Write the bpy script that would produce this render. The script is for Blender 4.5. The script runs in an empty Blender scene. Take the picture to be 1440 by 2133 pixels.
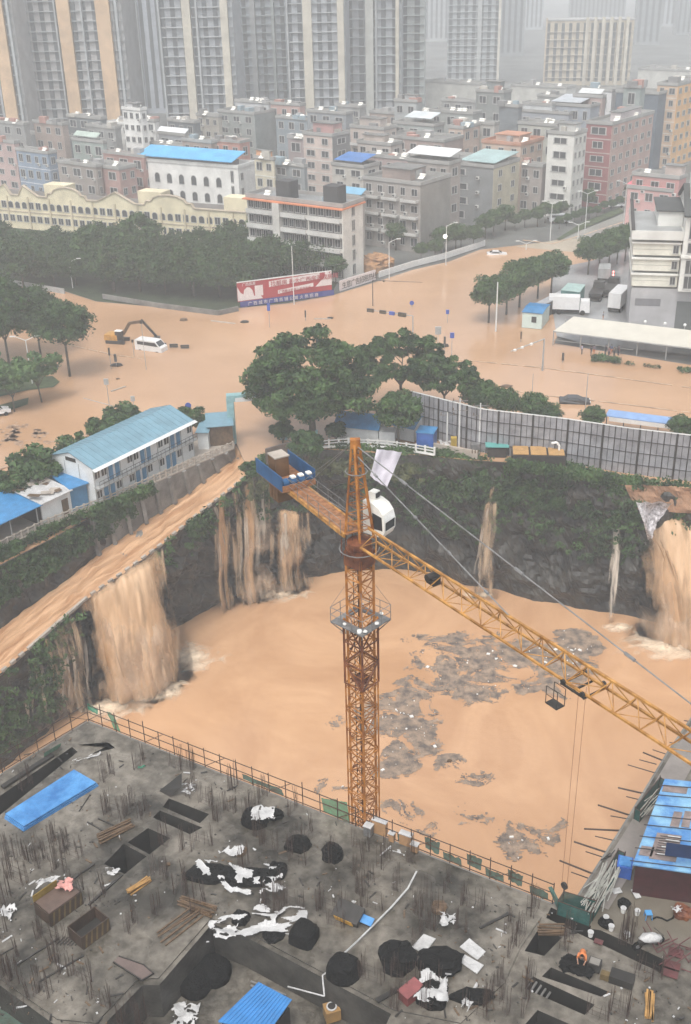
import bpy, math, random
import numpy as np
from mathutils import Vector, Matrix, noise
from mathutils.geometry import tessellate_polygon
R = math.radians
rng = random.Random(7)
nr = np.random.default_rng(11)
scn = bpy.context.scene
COL = scn.collection
# ------------------------------------------------------------ camera
CAMZ, PITCH, ROLL, F = 63.0, R(27), R(1.4), 2300.0
fw = Vector((0, math.cos(PITCH), -math.sin(PITCH)))
r0 = Vector((1, 0, 0)); u0 = Vector((0, math.sin(PITCH), math.cos(PITCH)))
rt = r0 * math.cos(ROLL) - u0 * math.sin(ROLL)
up = u0 * math.cos(ROLL) + r0 * math.sin(ROLL)
cam = bpy.data.objects.new('camera', bpy.data.cameras.new('camera')); COL.objects.link(cam)
cam.matrix_world = Matrix(((rt.x, up.x, -fw.x, 0), (rt.y, up.y, -fw.y, 0), (rt.z, up.z, -fw.z, CAMZ), (0, 0, 0, 1)))
cam.data.sensor_fit = 'VERTICAL'; cam.data.sensor_height = 24; cam.data.lens = 24 * F / 2133
cam.data.clip_start = 0.5; cam.data.clip_end = 6000
scn.camera = cam
# ------------------------------------------------------------ light
scn.view_settings.view_transform = 'Standard'; scn.view_settings.look = 'None'
scn.cycles.volume_bounces = 3; scn.view_settings.gamma = 1; scn.view_settings.exposure = 0.70
W = bpy.data.worlds.new('World'); scn.world = W; W.use_nodes = True
nt = W.node_tree; bg = nt.nodes['Background']
sky = nt.nodes.new('ShaderNodeTexSky'); sky.sky_type = 'NISHITA'; sky.sun_disc = False
SUN_EL, SUN_AZ = R(62), R(200)
sky.sun_elevation = SUN_EL; sky.sun_rotation = SUN_AZ; sky.dust_density = 4.0; sky.air_density = 1.0; sky.ozone_density = 1.0
hs = nt.nodes.new('ShaderNodeHueSaturation'); hs.inputs['Saturation'].default_value = 0.22
nt.links.new(sky.outputs[0], hs.inputs['Color']); nt.links.new(hs.outputs[0], bg.inputs[0]); bg.inputs[1].default_value = 0.15
sl = bpy.data.lights.new('sun', 'SUN'); sl.energy = 1.2; sl.angle = R(25); sl.color = (1, 0.94, 0.85)
so = bpy.data.objects.new('sun', sl); COL.objects.link(so)
sd = Vector((math.sin(SUN_AZ) * math.cos(SUN_EL), math.cos(SUN_AZ) * math.cos(SUN_EL), math.sin(SUN_EL)))
so.rotation_euler = sd.to_track_quat('Z', 'Y').to_euler()
# ------------------------------------------------------------ picture -> world
def ray(px, py): return fw * F + rt * (px - 720) + up * (1066.5 - py)
def P(px, py, z=0.0):
    d = ray(px, py); t = (z - CAMZ) / d.z
    return Vector((d.x * t, d.y * t, z))
def PY(px, py, Y):
    d = ray(px, py); t = Y / d.y
    return Vector((d.x * t, Y, CAMZ + d.z * t))
def proj(v):
    v = Vector(v) - Vector((0, 0, CAMZ)); w = v.dot(fw)
    return 720 + F * v.dot(rt) / w, 1066.5 - F * v.dot(up) / w
def solve(fn, lo, hi):
    a = fn(lo)
    for _ in range(50):
        m = (lo + hi) / 2
        if (fn(m) > 0) == (a > 0): lo = m
        else: hi = m
    return (lo + hi) / 2
# ------------------------------------------------------------ materials
MATS = {}
def mat(name, col, rough=0.7, var=0.12, scale=0.6, bump=0.0, bscale=None, metal=0.0, spec=0.4, col2=None, detail=6, alpha=None, coords='Object', stretch=None):
    if name in MATS: return MATS[name]
    m = bpy.data.materials.new(name); m.use_nodes = True; t = m.node_tree; N = t.nodes; L = t.links
    b = N['Principled BSDF']; b.inputs['Roughness'].default_value = rough; b.inputs['Metallic'].default_value = metal
    b.inputs['Specular IOR Level'].default_value = spec
    tc = N.new('ShaderNodeTexCoord'); src = tc.outputs[coords]
    if stretch:
        mp = N.new('ShaderNodeMapping'); mp.inputs['Scale'].default_value = stretch; L.new(src, mp.inputs[0]); src = mp.outputs[0]
    nz = N.new('ShaderNodeTexNoise'); nz.inputs['Scale'].default_value = scale; nz.inputs['Detail'].default_value = detail; nz.inputs['Roughness'].default_value = 0.6
    L.new(src, nz.inputs['Vector'])
    c1 = [max(0, c * (1 - var)) for c in col]; c2 = list(col2) if col2 else [min(1, c * (1 + var)) for c in col]
    rp = N.new('ShaderNodeValToRGB'); rp.color_ramp.elements[0].position = 0.36; rp.color_ramp.elements[1].position = 0.64
    rp.color_ramp.elements[0].color = (*c1, 1); rp.color_ramp.elements[1].color = (*c2, 1)
    L.new(nz.outputs['Fac'], rp.inputs[0]); L.new(rp.outputs[0], b.inputs['Base Color'])
    if bump:
        n2 = N.new('ShaderNodeTexNoise'); n2.inputs['Scale'].default_value = bscale or scale * 6; n2.inputs['Detail'].default_value = 5
        L.new(src, n2.inputs['Vector'])
        bp = N.new('ShaderNodeBump'); bp.inputs['Strength'].default_value = bump; bp.inputs['Distance'].default_value = 0.2
        L.new(n2.outputs['Fac'], bp.inputs['Height']); L.new(bp.outputs[0], b.inputs['Normal'])
    if alpha:
        b.inputs['Alpha'].default_value = alpha
    MATS[name] = m; return m
def corrugated(name, col, rough=0.45, freq=10.0, axis=0, var=0.12):
    m = mat(name, col, rough, var, 0.5); t = m.node_tree; N = t.nodes; L = t.links; b = N['Principled BSDF']
    if any(n.type == 'TEX_WAVE' for n in N): return m
    tc = [n for n in N if n.type == 'TEX_COORD'][0]
    w = N.new('ShaderNodeTexWave'); w.bands_direction = 'XYZ'[axis]; w.inputs['Scale'].default_value = freq; w.inputs['Distortion'].default_value = 0.0
    L.new(tc.outputs['Object'], w.inputs['Vector'])
    bp = N.new('ShaderNodeBump'); bp.inputs['Strength'].default_value = 0.7; bp.inputs['Distance'].default_value = 0.05
    L.new(w.outputs['Fac'], bp.inputs['Height']); L.new(bp.outputs[0], b.inputs['Normal'])
    return m
def foliage(name, dark, light, scale=0.45):
    m = mat(name, dark, 0.6, 0, scale, col2=light, detail=3, spec=0.25)
    b = m.node_tree.nodes['Principled BSDF']
    return m
# ------------------------------------------------------------ mesh builder
def wloc(o):
    l = Vector((0, 0, 0))
    while o: l = l + Vector(o.location); o = o.parent
    return l
class MB:
    def __init__(s): s.v = []; s.f = []; s.mi = []; s.uv = None
    def face(s, pts, mi=0):
        n = len(s.v); s.v += [tuple(p) for p in pts]; s.f.append(tuple(range(n, n + len(pts)))); s.mi.append(mi)
    def box(s, c, size, M=None, mi=0, taper=1.0):
        # c = centre; size = full size; M = 3x3 orientation
        c = Vector(c); h = Vector(size) / 2; n = len(s.v)
        for z in (-1, 1):
            k = taper if z > 0 else 1
            for x, y in ((-1, -1), (1, -1), (1, 1), (-1, 1)):
                p = Vector((x * h.x * k, y * h.y * k, z * h.z))
                if M is not None: p = M @ p
                s.v.append(tuple(c + p))
        for q in ((0, 3, 2, 1), (4, 5, 6, 7), (0, 1, 5, 4), (1, 2, 6, 5), (2, 3, 7, 6), (3, 0, 4, 7)):
            s.f.append(tuple(n + i for i in q)); s.mi.append(mi)
    def prism(s, poly, z0, z1, mi=0):
        # poly: list of xy, any order; z0 / z1 numbers
        a = sum(poly[i][0] * poly[(i + 1) % len(poly)][1] - poly[(i + 1) % len(poly)][0] * poly[i][1] for i in range(len(poly)))
        if a < 0: poly = poly[::-1]
        n = len(s.v); k = len(poly)
        s.v += [(p[0], p[1], z0) for p in poly] + [(p[0], p[1], z1) for p in poly]
        s.f.append(tuple(n + i for i in range(k - 1, -1, -1))); s.mi.append(mi)
        s.f.append(tuple(n + k + i for i in range(k))); s.mi.append(mi)
        for i in range(k):
            j = (i + 1) % k; s.f.append((n + i, n + j, n + k + j, n + k + i)); s.mi.append(mi)
    def tube(s, a, b, r, r2=None, k=5, mi=0, caps=True):
        a = Vector(a); b = Vector(b); r2 = r if r2 is None else r2
        d = b - a
        if d.length < 1e-6: return
        d.normalize(); x = d.orthogonal().normalized(); y = d.cross(x); n = len(s.v)
        for p, q in ((a, r), (b, r2)):
            for i in range(k):
                t = 2 * math.pi * i / k + 0.4
                s.v.append(tuple(p + x * math.cos(t) * q + y * math.sin(t) * q))
        for i in range(k):
            j = (i + 1) % k; s.f.append((n + i, n + j, n + k + j, n + k + i)); s.mi.append(mi)
        if caps:
            s.f.append(tuple(n + i for i in range(k - 1, -1, -1))); s.mi.append(mi)
            s.f.append(tuple(n + k + i for i in range(k))); s.mi.append(mi)
    def bar(s, a, b, w, h=None, mi=0):
        # square bar between two points
        a = Vector(a); b = Vector(b); d = b - a; L = d.length
        if L < 1e-6: return
        d.normalize(); side = d.cross(Vector((0, 0, 1)))
        if side.length < 1e-3: side = Vector((1, 0, 0))
        side.normalize(); upv = side.cross(d)
        M = Matrix((d, side, upv)).transposed()
        s.box((a + b) / 2, (L, w, h or w), M, mi)
    def path(s, pts, r, k=5, mi=0):
        for i in range(len(pts) - 1): s.tube(pts[i], pts[i + 1], r, r, k, mi)
    def ball(s, c, r, seg=8, rings=5, sc=(1, 1, 1), jit=0.0, mi=0):
        n = len(s.v); c = Vector(c)
        for i in range(rings + 1):
            th = math.pi * i / rings
            for j in range(seg):
                ph = 2 * math.pi * j / seg; q = r * (1 + rng.uniform(-jit, jit))
                s.v.append((c.x + q * sc[0] * math.sin(th) * math.cos(ph), c.y + q * sc[1] * math.sin(th) * math.sin(ph), c.z + q * sc[2] * math.cos(th)))
        for i in range(rings):
            for j in range(seg):
                k = (j + 1) % seg; s.f.append((n + i * seg + j, n + (i + 1) * seg + j, n + (i + 1) * seg + k, n + i * seg + k)); s.mi.append(mi)
    def build(s, name, mats, parent=None, loc=None, label=None, cat=None, group=None, kind=None, smooth=False):
        base = wloc(parent) if parent else Vector(loc) if loc is not None else Vector((0, 0, 0))
        me = bpy.data.meshes.new(name)
        me.from_pydata([(v[0] - base.x, v[1] - base.y, v[2] - base.z) for v in s.v], [], s.f)
        for m in (mats if isinstance(mats, (list, tuple)) else [mats]): me.materials.append(m)
        if any(s.mi): me.polygons.foreach_set('material_index', s.mi)
        if smooth: me.polygons.foreach_set('use_smooth', [True] * len(me.polygons))
        if s.uv:
            u = me.uv_layers.new(name='UV'); fl = []
            for f in s.f:
                for i in f: fl += s.uv[i]
            u.data.foreach_set('uv', fl)
        me.update()
        o = bpy.data.objects.new(name, me); COL.objects.link(o)
        if parent: o.parent = parent
        elif loc is not None: o.location = loc
        return tag(o, label, cat, group, kind)
def tag(o, label=None, cat=None, group=None, kind=None):
    if label: o['label'] = label
    if cat: o['category'] = cat
    if group: o['group'] = group
    if kind: o['kind'] = kind
    return o
def empty(name, loc, label, cat, group=None):
    o = bpy.data.objects.new(name, None); o.location = loc; o.empty_display_size = 0.2; COL.objects.link(o)
    return tag(o, label, cat, group)
def dup(root, loc=None, rotz=None, scale=None, label=None, group=None, parent=None):
    r = root.copy(); COL.objects.link(r)
    if loc is not None: r.location = loc
    if rotz is not None: r.rotation_euler = (0, 0, rotz)
    if scale is not None: r.scale = (scale,) * 3 if isinstance(scale, (int, float)) else scale
    if label: r['label'] = label
    if group: r['group'] = group
    if parent: r.parent = parent
    for ch in list(root.children):
        if ch.name in COL.objects: dup_child(ch, r)
    return r
def dup_child(ch, par):
    c = ch.copy(); COL.objects.link(c); c.parent = par
    for g in list(ch.children): dup_child(g, c)
def rot(v, a):
    return Vector((v[0] * math.cos(a) - v[1] * math.sin(a), v[0] * math.sin(a) + v[1] * math.cos(a), v[2] if len(v) > 2 else 0))
def npmesh(name, V, Fq, mats, parent=None, loc=None, mi=None, **kw):
    # V (n,3), Fq (m,4) arrays
    base = wloc(parent) if parent else Vector(loc) if loc is not None else Vector((0, 0, 0))
    me = bpy.data.meshes.new(name); V = np.asarray(V, dtype=np.float32) - np.array(base, dtype=np.float32)
    k = Fq.shape[1]
    me.vertices.add(len(V)); me.vertices.foreach_set('co', V.ravel())
    me.loops.add(Fq.size); me.loops.foreach_set('vertex_index', Fq.astype(np.int32).ravel())
    me.polygons.add(len(Fq)); me.polygons.foreach_set('loop_start', np.arange(0, Fq.size, k, dtype=np.int32)); me.polygons.foreach_set('loop_total', np.full(len(Fq), k, dtype=np.int32))
    for m in (mats if isinstance(mats, (list, tuple)) else [mats]): me.materials.append(m)
    if mi is not None: me.polygons.foreach_set('material_index', mi.astype(np.int32))
    me.update(calc_edges=True)
    o = bpy.data.objects.new(name, me); COL.objects.link(o)
    if parent: o.parent = parent
    elif loc is not None: o.location = loc
    return tag(o, **kw)
def leaf_quads(pts, nrm, size, flat=0.5):
    # one folded leaf clump quad per point
    n = len(pts); d = nrm + nr.normal(0, flat, (n, 3)); d /= np.linalg.norm(d, axis=1)[:, None] + 1e-9
    a = np.cross(d, nr.normal(0, 1, (n, 3))); a /= np.linalg.norm(a, axis=1)[:, None] + 1e-9
    b = np.cross(d, a); sz = size * nr.uniform(0.6, 1.3, (n, 1))
    V = np.empty((n, 4, 3)); V[:, 0] = pts - a * sz; V[:, 1] = pts - b * sz * 0.45; V[:, 2] = pts + a * sz; V[:, 3] = pts + b * sz * 0.45
    V[:, 1] += d * sz * 0.12; V[:, 3] += d * sz * 0.12
    Fq = np.arange(n * 4).reshape(n, 4)
    return V.reshape(-1, 3), Fq
# ============================================================ SETTING: ground, flood, pit, ramp, cliffs
ZW = -20.0       # water level in the pit
ZS = 12.0        # slab of the unfinished building
def water_mat(name, c1, c2, rough, bump, bscale, nscale, spec=0.5):
    m = mat(name, c1, rough, 0.0, nscale, bump=bump, bscale=bscale, col2=c2, spec=spec, detail=8)
    return m
M_flood = water_mat('muddy_flood_water', (0.39, 0.235, 0.135), (0.49, 0.305, 0.185), 0.2, 0.12, 1.1, 0.035)
M_pit = water_mat('muddy_pit_water', (0.46, 0.26, 0.138), (0.575, 0.345, 0.195), 0.16, 0.16, 1.1, 0.045)
for q_ in M_pit.node_tree.nodes:
    if q_.type == 'TEX_NOISE' and q_.inputs['Scale'].default_value < .1: q_.inputs['Distortion'].default_value = 2.2
M_run = mat('rushing_muddy_water', (0.44, 0.24, 0.12), 0.3, 0, 0.5, 0.8, 1.6, col2=(0.56, 0.34, 0.19), stretch=(1, 1, 1))
M_ground = mat('wet_town_ground', (0.11, 0.115, 0.11), 0.5, 0.35, 0.05, 0.1, 1.0)
M_yard = mat('wet_yard_paving', (0.26, 0.265, 0.27), 0.12, 0.2, 0.12, 0.05, 1.0)
M_rock = mat('wet_dark_rock', (0.012, 0.012, 0.011), 0.5, 0.5, 0.35, 1.0, 1.2, col2=(0.048, 0.045, 0.038))
M_soil = mat('damp_earth', (0.13, 0.085, 0.055), 0.85, 0.5, 0.5, 0.6, 3)
M_conc = mat('weathered_concrete', (0.17, 0.165, 0.155), 0.7, 0.3, 0.5, 0.2, 4)
M_pave = mat('pale_paving', (0.34, 0.30, 0.26), 0.6, 0.2, 0.4, 0.1, 4)
M_grass = mat('wet_grass', (0.035, 0.06, 0.022), 0.8, 0.4, 0.4, 0.8, 6, col2=(0.07, 0.10, 0.04))

def sheet(name, outline, z, m, holes=(), **kw):
    poly = [[Vector((p[0], p[1], 0)) for p in outline]] + [[Vector((p[0], p[1], 0)) for p in h] for h in holes]
    flat = [v for q in poly for v in q]; tris = tessellate_polygon(poly)
    b = MB(); b.v = [(v.x, v.y, z) for v in flat]
    for t in tris:
        a, c, d = (flat[i] for i in t)
        if (c - a).cross(d - a).z < 0: t = t[::-1]
        b.f.append(tuple(t)); b.mi.append(0)
    return b.build(name, m, **kw)
def Z(pts, z): return [P(x, y, z) for x, y in pts]
def resample(pts, n):
    pts = [Vector(p) for p in pts]; L = [0]
    for a, b in zip(pts, pts[1:]): L.append(L[-1] + (b - a).length)
    out = []
    for i in range(n):
        s = L[-1] * i / (n - 1); k = 0
        while k < len(pts) - 2 and L[k + 1] < s: k += 1
        t = (s - L[k]) / max(1e-6, L[k + 1] - L[k]); out.append(pts[k].lerp(pts[k + 1], min(1, t)))
    return out
def loft(name, A, B, nu, nv, m, amp=0.0, sc=0.25, bulge=None, smooth=False, seed=0, edge=1.0, **kw):
    A = resample(A, nu); B = resample(B, nu); b = MB(); b.uv = []
    ulen = sum((A[i + 1] - A[i]).length for i in range(nu - 1))
    for i in range(nu):
        tang = (A[min(nu - 1, i + 1)] - A[max(0, i - 1)]).normalized()
        for j in range(nv):
            t = j / (nv - 1); p = A[i].lerp(B[i], t)
            nrm = tang.cross(B[i] - A[i]).normalized()
            if nrm.y > 0: nrm = -nrm
            w = min(1, min(t, 1 - t) * 5 + (1 - edge))
            if bulge: p = p + nrm * bulge * math.sin(math.pi * min(1, t * 1.0)) 
            if amp:
                q = p * sc + Vector((seed * 7.3, 0, 0))
                p = p + nrm * (noise.fractal(q, 0.9, 2.1, 5) * amp * w)
            b.v.append(tuple(p)); b.uv.append([ulen * i / (nu - 1), (B[i] - A[i]).length * t])
    for i in range(nu - 1):
        for j in range(nv - 1):
            k = i * nv + j; f = (k, k + 1, k + nv + 1, k + nv)
            b.f.append(f); b.mi.append(0)
    return b.build(name, m, smooth=smooth, **kw)

# outline of the pit at street level (pixels), then round behind the unfinished building
rampO = [(-260, 1600, -11), (-60, 1455, -8.6), (60, 1352, -7.4), (185, 1243, -6), (262, 1190, -5), (330, 1140, -4), (405, 1078, -2.6), (490, 1012, -1.2), (520, 985, -0.6)]
rampI = [(-260, 1500, -11), (-60, 1352, -8.6), (0, 1310, -8), (130, 1215, -6.6), (210, 1150, -5.4), (300, 1085, -4.2), (370, 1030, -3.2), (440, 985, -2), (485, 955, -1), (492, 925, -0.3)]
backE = [(520, 985), (560, 960), (640, 935), (720, 938), (800, 945), (880, 948), (960, 957), (1060, 963), (1180, 975), (1290, 1010), (1440, 1018), (1620, 1040)]
RO = [P(*p) for p in rampO]; RI = [P(*p) for p in rampI]
BE = Z(backE, 0.0)
pit_hole = [Vector((-90, 20, 0)), Vector((-75, 75, 0))] + [Vector((p.x, p.y, 0)) for p in RI] + [Vector((p.x, p.y, 0)) for p in BE[0:]] + [Vector((95, 105, 0)), Vector((90, 20, 0)), Vector((90, -60, 0)), Vector((-90, -60, 0))]
big = [(-2500, -600), (2500, -600), (2500, 4200), (-2500, 4200)]
sheet('ground', big, -0.15, M_ground, holes=[pit_hole], kind='structure')
sheet('grove_floor', Z([(-420, 470), (520, 470), (720, 560), (690, 612), (600, 630), (495, 641), (455, 653), (330, 640), (200, 627), (135, 606), (30, 590), (-420, 585)], -.1), -.1, mat('grove_floor', (.025, .04, .018), .9, .4, .3, .8, 3), kind='structure')
# flooded streets and crossing
flood = Z([(-420, 560), (-60, 575), (0, 592), (30, 590), (135, 607), (200, 628), (330, 640), (455, 654), (495, 642), (600, 632), (690, 616), (775, 590), (860, 562), (935, 545), (1000, 520), (1150, 503), (1215, 478), (1290, 448), (1340, 425), (1400, 400),
           (1500, 405), (1400, 450), (1300, 500), (1235, 545), (1210, 600), (1230, 640), (1175, 668), (1155, 715), (1500, 770), (1900, 800), (2100, 1000)], 0.0)
inner = [Vector((p.x, p.y, 0)) for p in BE[::-1]] + [Vector((p.x, p.y, 0)) for p in RI[::-1]][0:]
flood = flood + [BE[-1] + Vector((30, 3, 0))] + inner + Z([(-420, 1400)], 0)
sheet('flood_water', flood, 0.0, M_flood, kind='structure')
sheet('pit_water', [(-110, -60), (110, -60), (110, 175), (-110, 175)], ZW, M_pit, kind='structure')
# ramp road with water rushing down it
loft('access_ramp', [p - Vector((0, 0, 0.25)) for p in RO], [p - Vector((0, 0, 0.25)) for p in RI], 60, 4, M_conc, kind='structure')
def runmat():
    m = bpy.data.materials.new('ramp_torrent'); m.use_nodes = True; t = m.node_tree; N = t.nodes; L = t.links; b = N['Principled BSDF']
    b.inputs['Roughness'].default_value = 0.35
    uv = N.new('ShaderNodeUVMap'); mp = N.new('ShaderNodeMapping'); mp.inputs['Scale'].default_value = (0.16, 0.9, 1); mp.inputs['Rotation'].default_value = (0, 0, 0.12)
    nz = N.new('ShaderNodeTexNoise'); nz.inputs['Scale'].default_value = 1.0; nz.inputs['Detail'].default_value = 7; nz.inputs['Distortion'].default_value = 0.6
    rp = N.new('ShaderNodeValToRGB'); e = rp.color_ramp.elements; e[0].position = 0.33; e[0].color = (0.36, 0.185, 0.09, 1); e[1].position = 0.66; e[1].color = (0.62, 0.39, 0.23, 1)
    L.new(uv.outputs[0], mp.inputs[0]); L.new(mp.outputs[0], nz.inputs[0]); L.new(nz.outputs[0], rp.inputs[0]); L.new(rp.outputs[0], b.inputs['Base Color'])
    bp = N.new('ShaderNodeBump'); bp.inputs['Strength'].default_value = 0.8; bp.inputs['Distance'].default_value = 0.4; L.new(nz.outputs[0], bp.inputs['Height']); L.new(bp.outputs[0], b.inputs['Normal'])
    return m
M_torrent = runmat()
loft('ramp_torrent', RO, RI, 160, 14, M_torrent, amp=0.35, sc=0.5, smooth=True, edge=0.2, kind='structure')
# pit walls: a wavy rock face under the ramp and under the back edge
RB = [P(x, y, ZW - 1) for x, y in [(-260, 1790), (-60, 1650), (30, 1600), (110, 1532), (190, 1450), (255, 1405), (345, 1335), (420, 1285), (500, 1248), (560, 1232)]]
loft('pit_cliff', [p - Vector((0, 0, 0.3)) for p in RO], RB, 190, 46, M_rock, amp=1.5, sc=0.28, smooth=False, seed=1, edge=0.9, kind='structure')
BB = [P(x, y, ZW - 1) for x, y in [(560, 1232), (640, 1215), (720, 1203), (800, 1196), (900, 1205), (1000, 1236), (1100, 1262), (1200, 1280), (1310, 1297), (1440, 1330), (1640, 1375)]]
BEd = [p - Vector((0, 0, 0.1)) for p in BE]
BBo = loft('pit_cliff', BEd, BB, 260, 46, M_rock, amp=2.2, sc=0.22, seed=2, edge=0.9, kind='structure')
# left bank: raised terrace with its own slope down to the ramp
bankE = [(-260, 1268), (-60, 1172), (0, 1147), (95, 1100), (190, 1062), (245, 1040), (330, 1003), (400, 972), (489, 935)]
BK = [P(x, y, 0.9) for x, y in bankE]
bankBack = Z([(489, 905), (400, 905), (380, 905), (300, 912), (200, 962), (130, 985), (0, 1040), (-260, 1140)], 0.9)
sheet('bank_ground', BK + bankBack, 0.9, M_pave, kind='structure')
loft('bank_kerb', bankBack, [p - Vector((0, 0, 1.2)) for p in bankBack], 30, 2, M_conc, kind='structure')
wl = [(i, p) for i, p in enumerate(BK)]
def near_ri(p):  # foot of the slope on the ramp's inner edge
    return min(resample(RI, 160), key=lambda q: (q - p).xy.length + abs(q.x - p.x) * 0.4)
BKf = resample(BK, 60); RIf = []
for i, p in enumerate(BKf):
    RIf.append(resample(RI, 60)[i])
loft('bank_slope', BKf[:34], [p - Vector((0, 0, 0.4)) for p in RIf[:34]], 70, 16, M_rock, amp=0.9, sc=0.4, seed=4, edge=0.8, kind='structure')
# concrete retaining wall beneath the dormitory
b = MB(); top = resample(BKf[32:], 30); bot = resample(RIf[32:], 30)
for i in range(29):
    a, c = top[i], top[i + 1]; d, e = bot[i].copy(), bot[i + 1].copy(); d.z -= 0.5; e.z -= 0.5
    d.x, d.y = d.x * 0.25 + a.x * 0.75, d.y * 0.25 + a.y * 0.75; e.x, e.y = e.x * 0.25 + c.x * 0.75, e.y * 0.25 + c.y * 0.75
    b.face([a, d, e, c])
wall = b.build('retaining_wall', M_conc, label='stained concrete retaining wall between the blue roofed dormitory and the muddy ramp', cat='wall', loc=top[0])
b = MB()
for i in range(0, 30, 3):
    a, d = top[i], bot[i]; n = Vector((0.35, -0.35, 0)); q = Vector((d.x * 0.25 + a.x * 0.75, d.y * 0.25 + a.y * 0.75, d.z))
    b.bar(a + n * 0.3, q + n, 0.5)
b.build('buttress', M_conc, wall)
loft('bank_apron', [Vector((q.x * 0.25 + a.x * 0.75, q.y * 0.25 + a.y * 0.75, q.z - 0.1)) for a, q in zip(top, bot)], [q + Vector((0, 0, 0.1)) for q in bot], 30, 3, M_torrent, kind='structure')
# kerb wall with posts along the ramp's outer edge
b = MB(); ro = resample(RO, 90)
for i in range(89):
    if i % 2 == 0 or 30 < i < 45: b.bar(ro[i] + Vector((0, 0, 0.1)), ro[i + 1] + Vector((0, 0, 0.1)), 0.35, 0.35)
b.build('ramp_kerb', M_pave, loc=ro[40], label='thin broken concrete kerb along the ramp edge above the pit', cat='kerb')

# ------------------------------------------------------------ waterfalls
def fallmat(name, c1, c2, lo, hi, us=0.8, vs=0.05):
    m = bpy.data.materials.new(name); m.use_nodes = True; t = m.node_tree; N = t.nodes; L = t.links; b = N['Principled BSDF']
    b.inputs['Roughness'].default_value = 0.5
    uv = N.new('ShaderNodeUVMap'); mp = N.new('ShaderNodeMapping'); mp.inputs['Scale'].default_value = (us, vs, 1)
    nz = N.new('ShaderNodeTexNoise'); nz.inputs['Scale'].default_value = 1.0; nz.inputs['Detail'].default_value = 5; nz.inputs['Roughness'].default_value = 0.55; nz.inputs['Distortion'].default_value = 0.6
    rp = N.new('ShaderNodeValToRGB'); e = rp.color_ramp.elements; e[0].position = 0.3; e[0].color = (*c1, 1); e[1].position = 0.72; e[1].color = (*c2, 1)
    L.new(uv.outputs[0], mp.inputs[0]); L.new(mp.outputs[0], nz.inputs[0]); L.new(nz.outputs[0], rp.inputs[0]); L.new(rp.outputs[0], b.inputs['Base Color'])
    n2 = N.new('ShaderNodeTexNoise'); n2.inputs['Scale'].default_value = 1.0; n2.inputs['Detail'].default_value = 6
    mp2 = N.new('ShaderNodeMapping'); mp2.inputs['Scale'].default_value = (us * 1.6, vs * 1.3, 1); mp2.inputs['Location'].default_value = (13, 5, 0)
    L.new(uv.outputs[0], mp2.inputs[0]); L.new(mp2.outputs[0], n2.inputs[0])
    mr = N.new('ShaderNodeMapRange'); mr.inputs[1].default_value = lo; mr.inputs[2].default_value = hi; at = N.new('ShaderNodeAttribute'); at.attribute_name = 'fade'; ma = N.new('ShaderNodeMath'); ma.operation = 'MULTIPLY_ADD'; ma.inputs[1].default_value = .42; L.new(at.outputs['Fac'], ma.inputs[0]); L.new(n2.outputs[0], ma.inputs[2]); ms = N.new('ShaderNodeMath'); ms.operation = 'SUBTRACT'; ms.inputs[1].default_value = .42; L.new(ma.outputs[0], ms.inputs[0]); L.new(ms.outputs[0], mr.inputs[0]); L.new(mr.outputs[0], b.inputs['Alpha'])
    bp = N.new('ShaderNodeBump'); bp.inputs['Strength'].default_value = 0.35; bp.inputs['Distance'].default_value = 0.4; L.new(nz.outputs[0], bp.inputs['Height']); L.new(bp.outputs[0], b.inputs['Normal'])
    return m
M_f1 = fallmat('thick_muddy_fall', (0.36, 0.20, 0.09), (0.70, 0.49, 0.31), 0.22, 0.50, 0.34, 0.085)
M_f2 = fallmat('thin_muddy_fall', (0.34, 0.23, 0.14), (0.62, 0.50, 0.36), 0.44, 0.68, 0.7, 0.09)
M_f3 = fallmat('pale_thin_fall', (0.45, 0.38, 0.30), (0.72, 0.66, 0.58), 0.42, 0.64, 0.7, 0.08)
def fall(top, bot, m, zt=None, out=1.6, layers=2, nu=60, name='waterfall', zb=ZW):
    # top: (px,py,z) list, bot: (px,py) list at the water; a falling sheet that arcs off the lip
    A = [P(*p) for p in top]; B = [P(x, y, zb + 0.05) for x, y in bot]
    for l in range(layers):
        a = resample(A, nu); c = resample(B, nu); b = MB(); b.uv = []; nv = 26; fd = []
        for i in range(nu):
            h = a[i].z - c[i].z; of = Vector((c[i].x - a[i].x, c[i].y - a[i].y, 0)); 
            for j in range(nv):
                t = j / (nv - 1); s = t ** 0.55
                p = Vector((a[i].x + of.x * s, a[i].y + of.y * s, a[i].z - h * t ** 1.0))
                wv = noise.fractal(Vector((i * 0.13 + l * 9, t * 1.2, l * 3)), 0.8, 2, 4)
                k = (0.25 + t) * out
                p += Vector((0, -1, 0.15)) * (wv * k * 0.6 + l * 0.45 + 0.9)
                p.x += noise.noise(Vector((i * 0.05, t * 2 + l * 4, 7))) * 0.8 * t
                b.v.append(tuple(p)); b.uv.append([(i / (nu - 1)) * (a[0] - a[-1]).length + l * 17, t * 20 + l * 5]); fd.append(min(1, min(i, nu - 1 - i) / (nu * .30)) * (.35 if t < .02 else 1) * (1 if t < .9 else 1 - (t - .9) * 4))
        for i in range(nu - 1):
            for j in range(nv - 1):
                k = i * nv + j; b.f.append((k, k + 1, k + nv + 1, k + nv)); b.mi.append(0)
        o = b.build(name, m, smooth=True, kind='structure'); at = o.data.attributes.new('fade', 'FLOAT', 'POINT'); at.data.foreach_set('value', fd)
M_mist = fallmat('fine_spray_veil', (0.55, 0.38, 0.25), (0.74, 0.58, 0.43), 0.40, 0.95, 0.22, 0.12)
fall([(160, 1255, -6), (262, 1186, -4.7), (345, 1128, -3.8)], [(185, 1440), (290, 1452), (405, 1395)], M_f1, layers=3, out=2.0)
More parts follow.
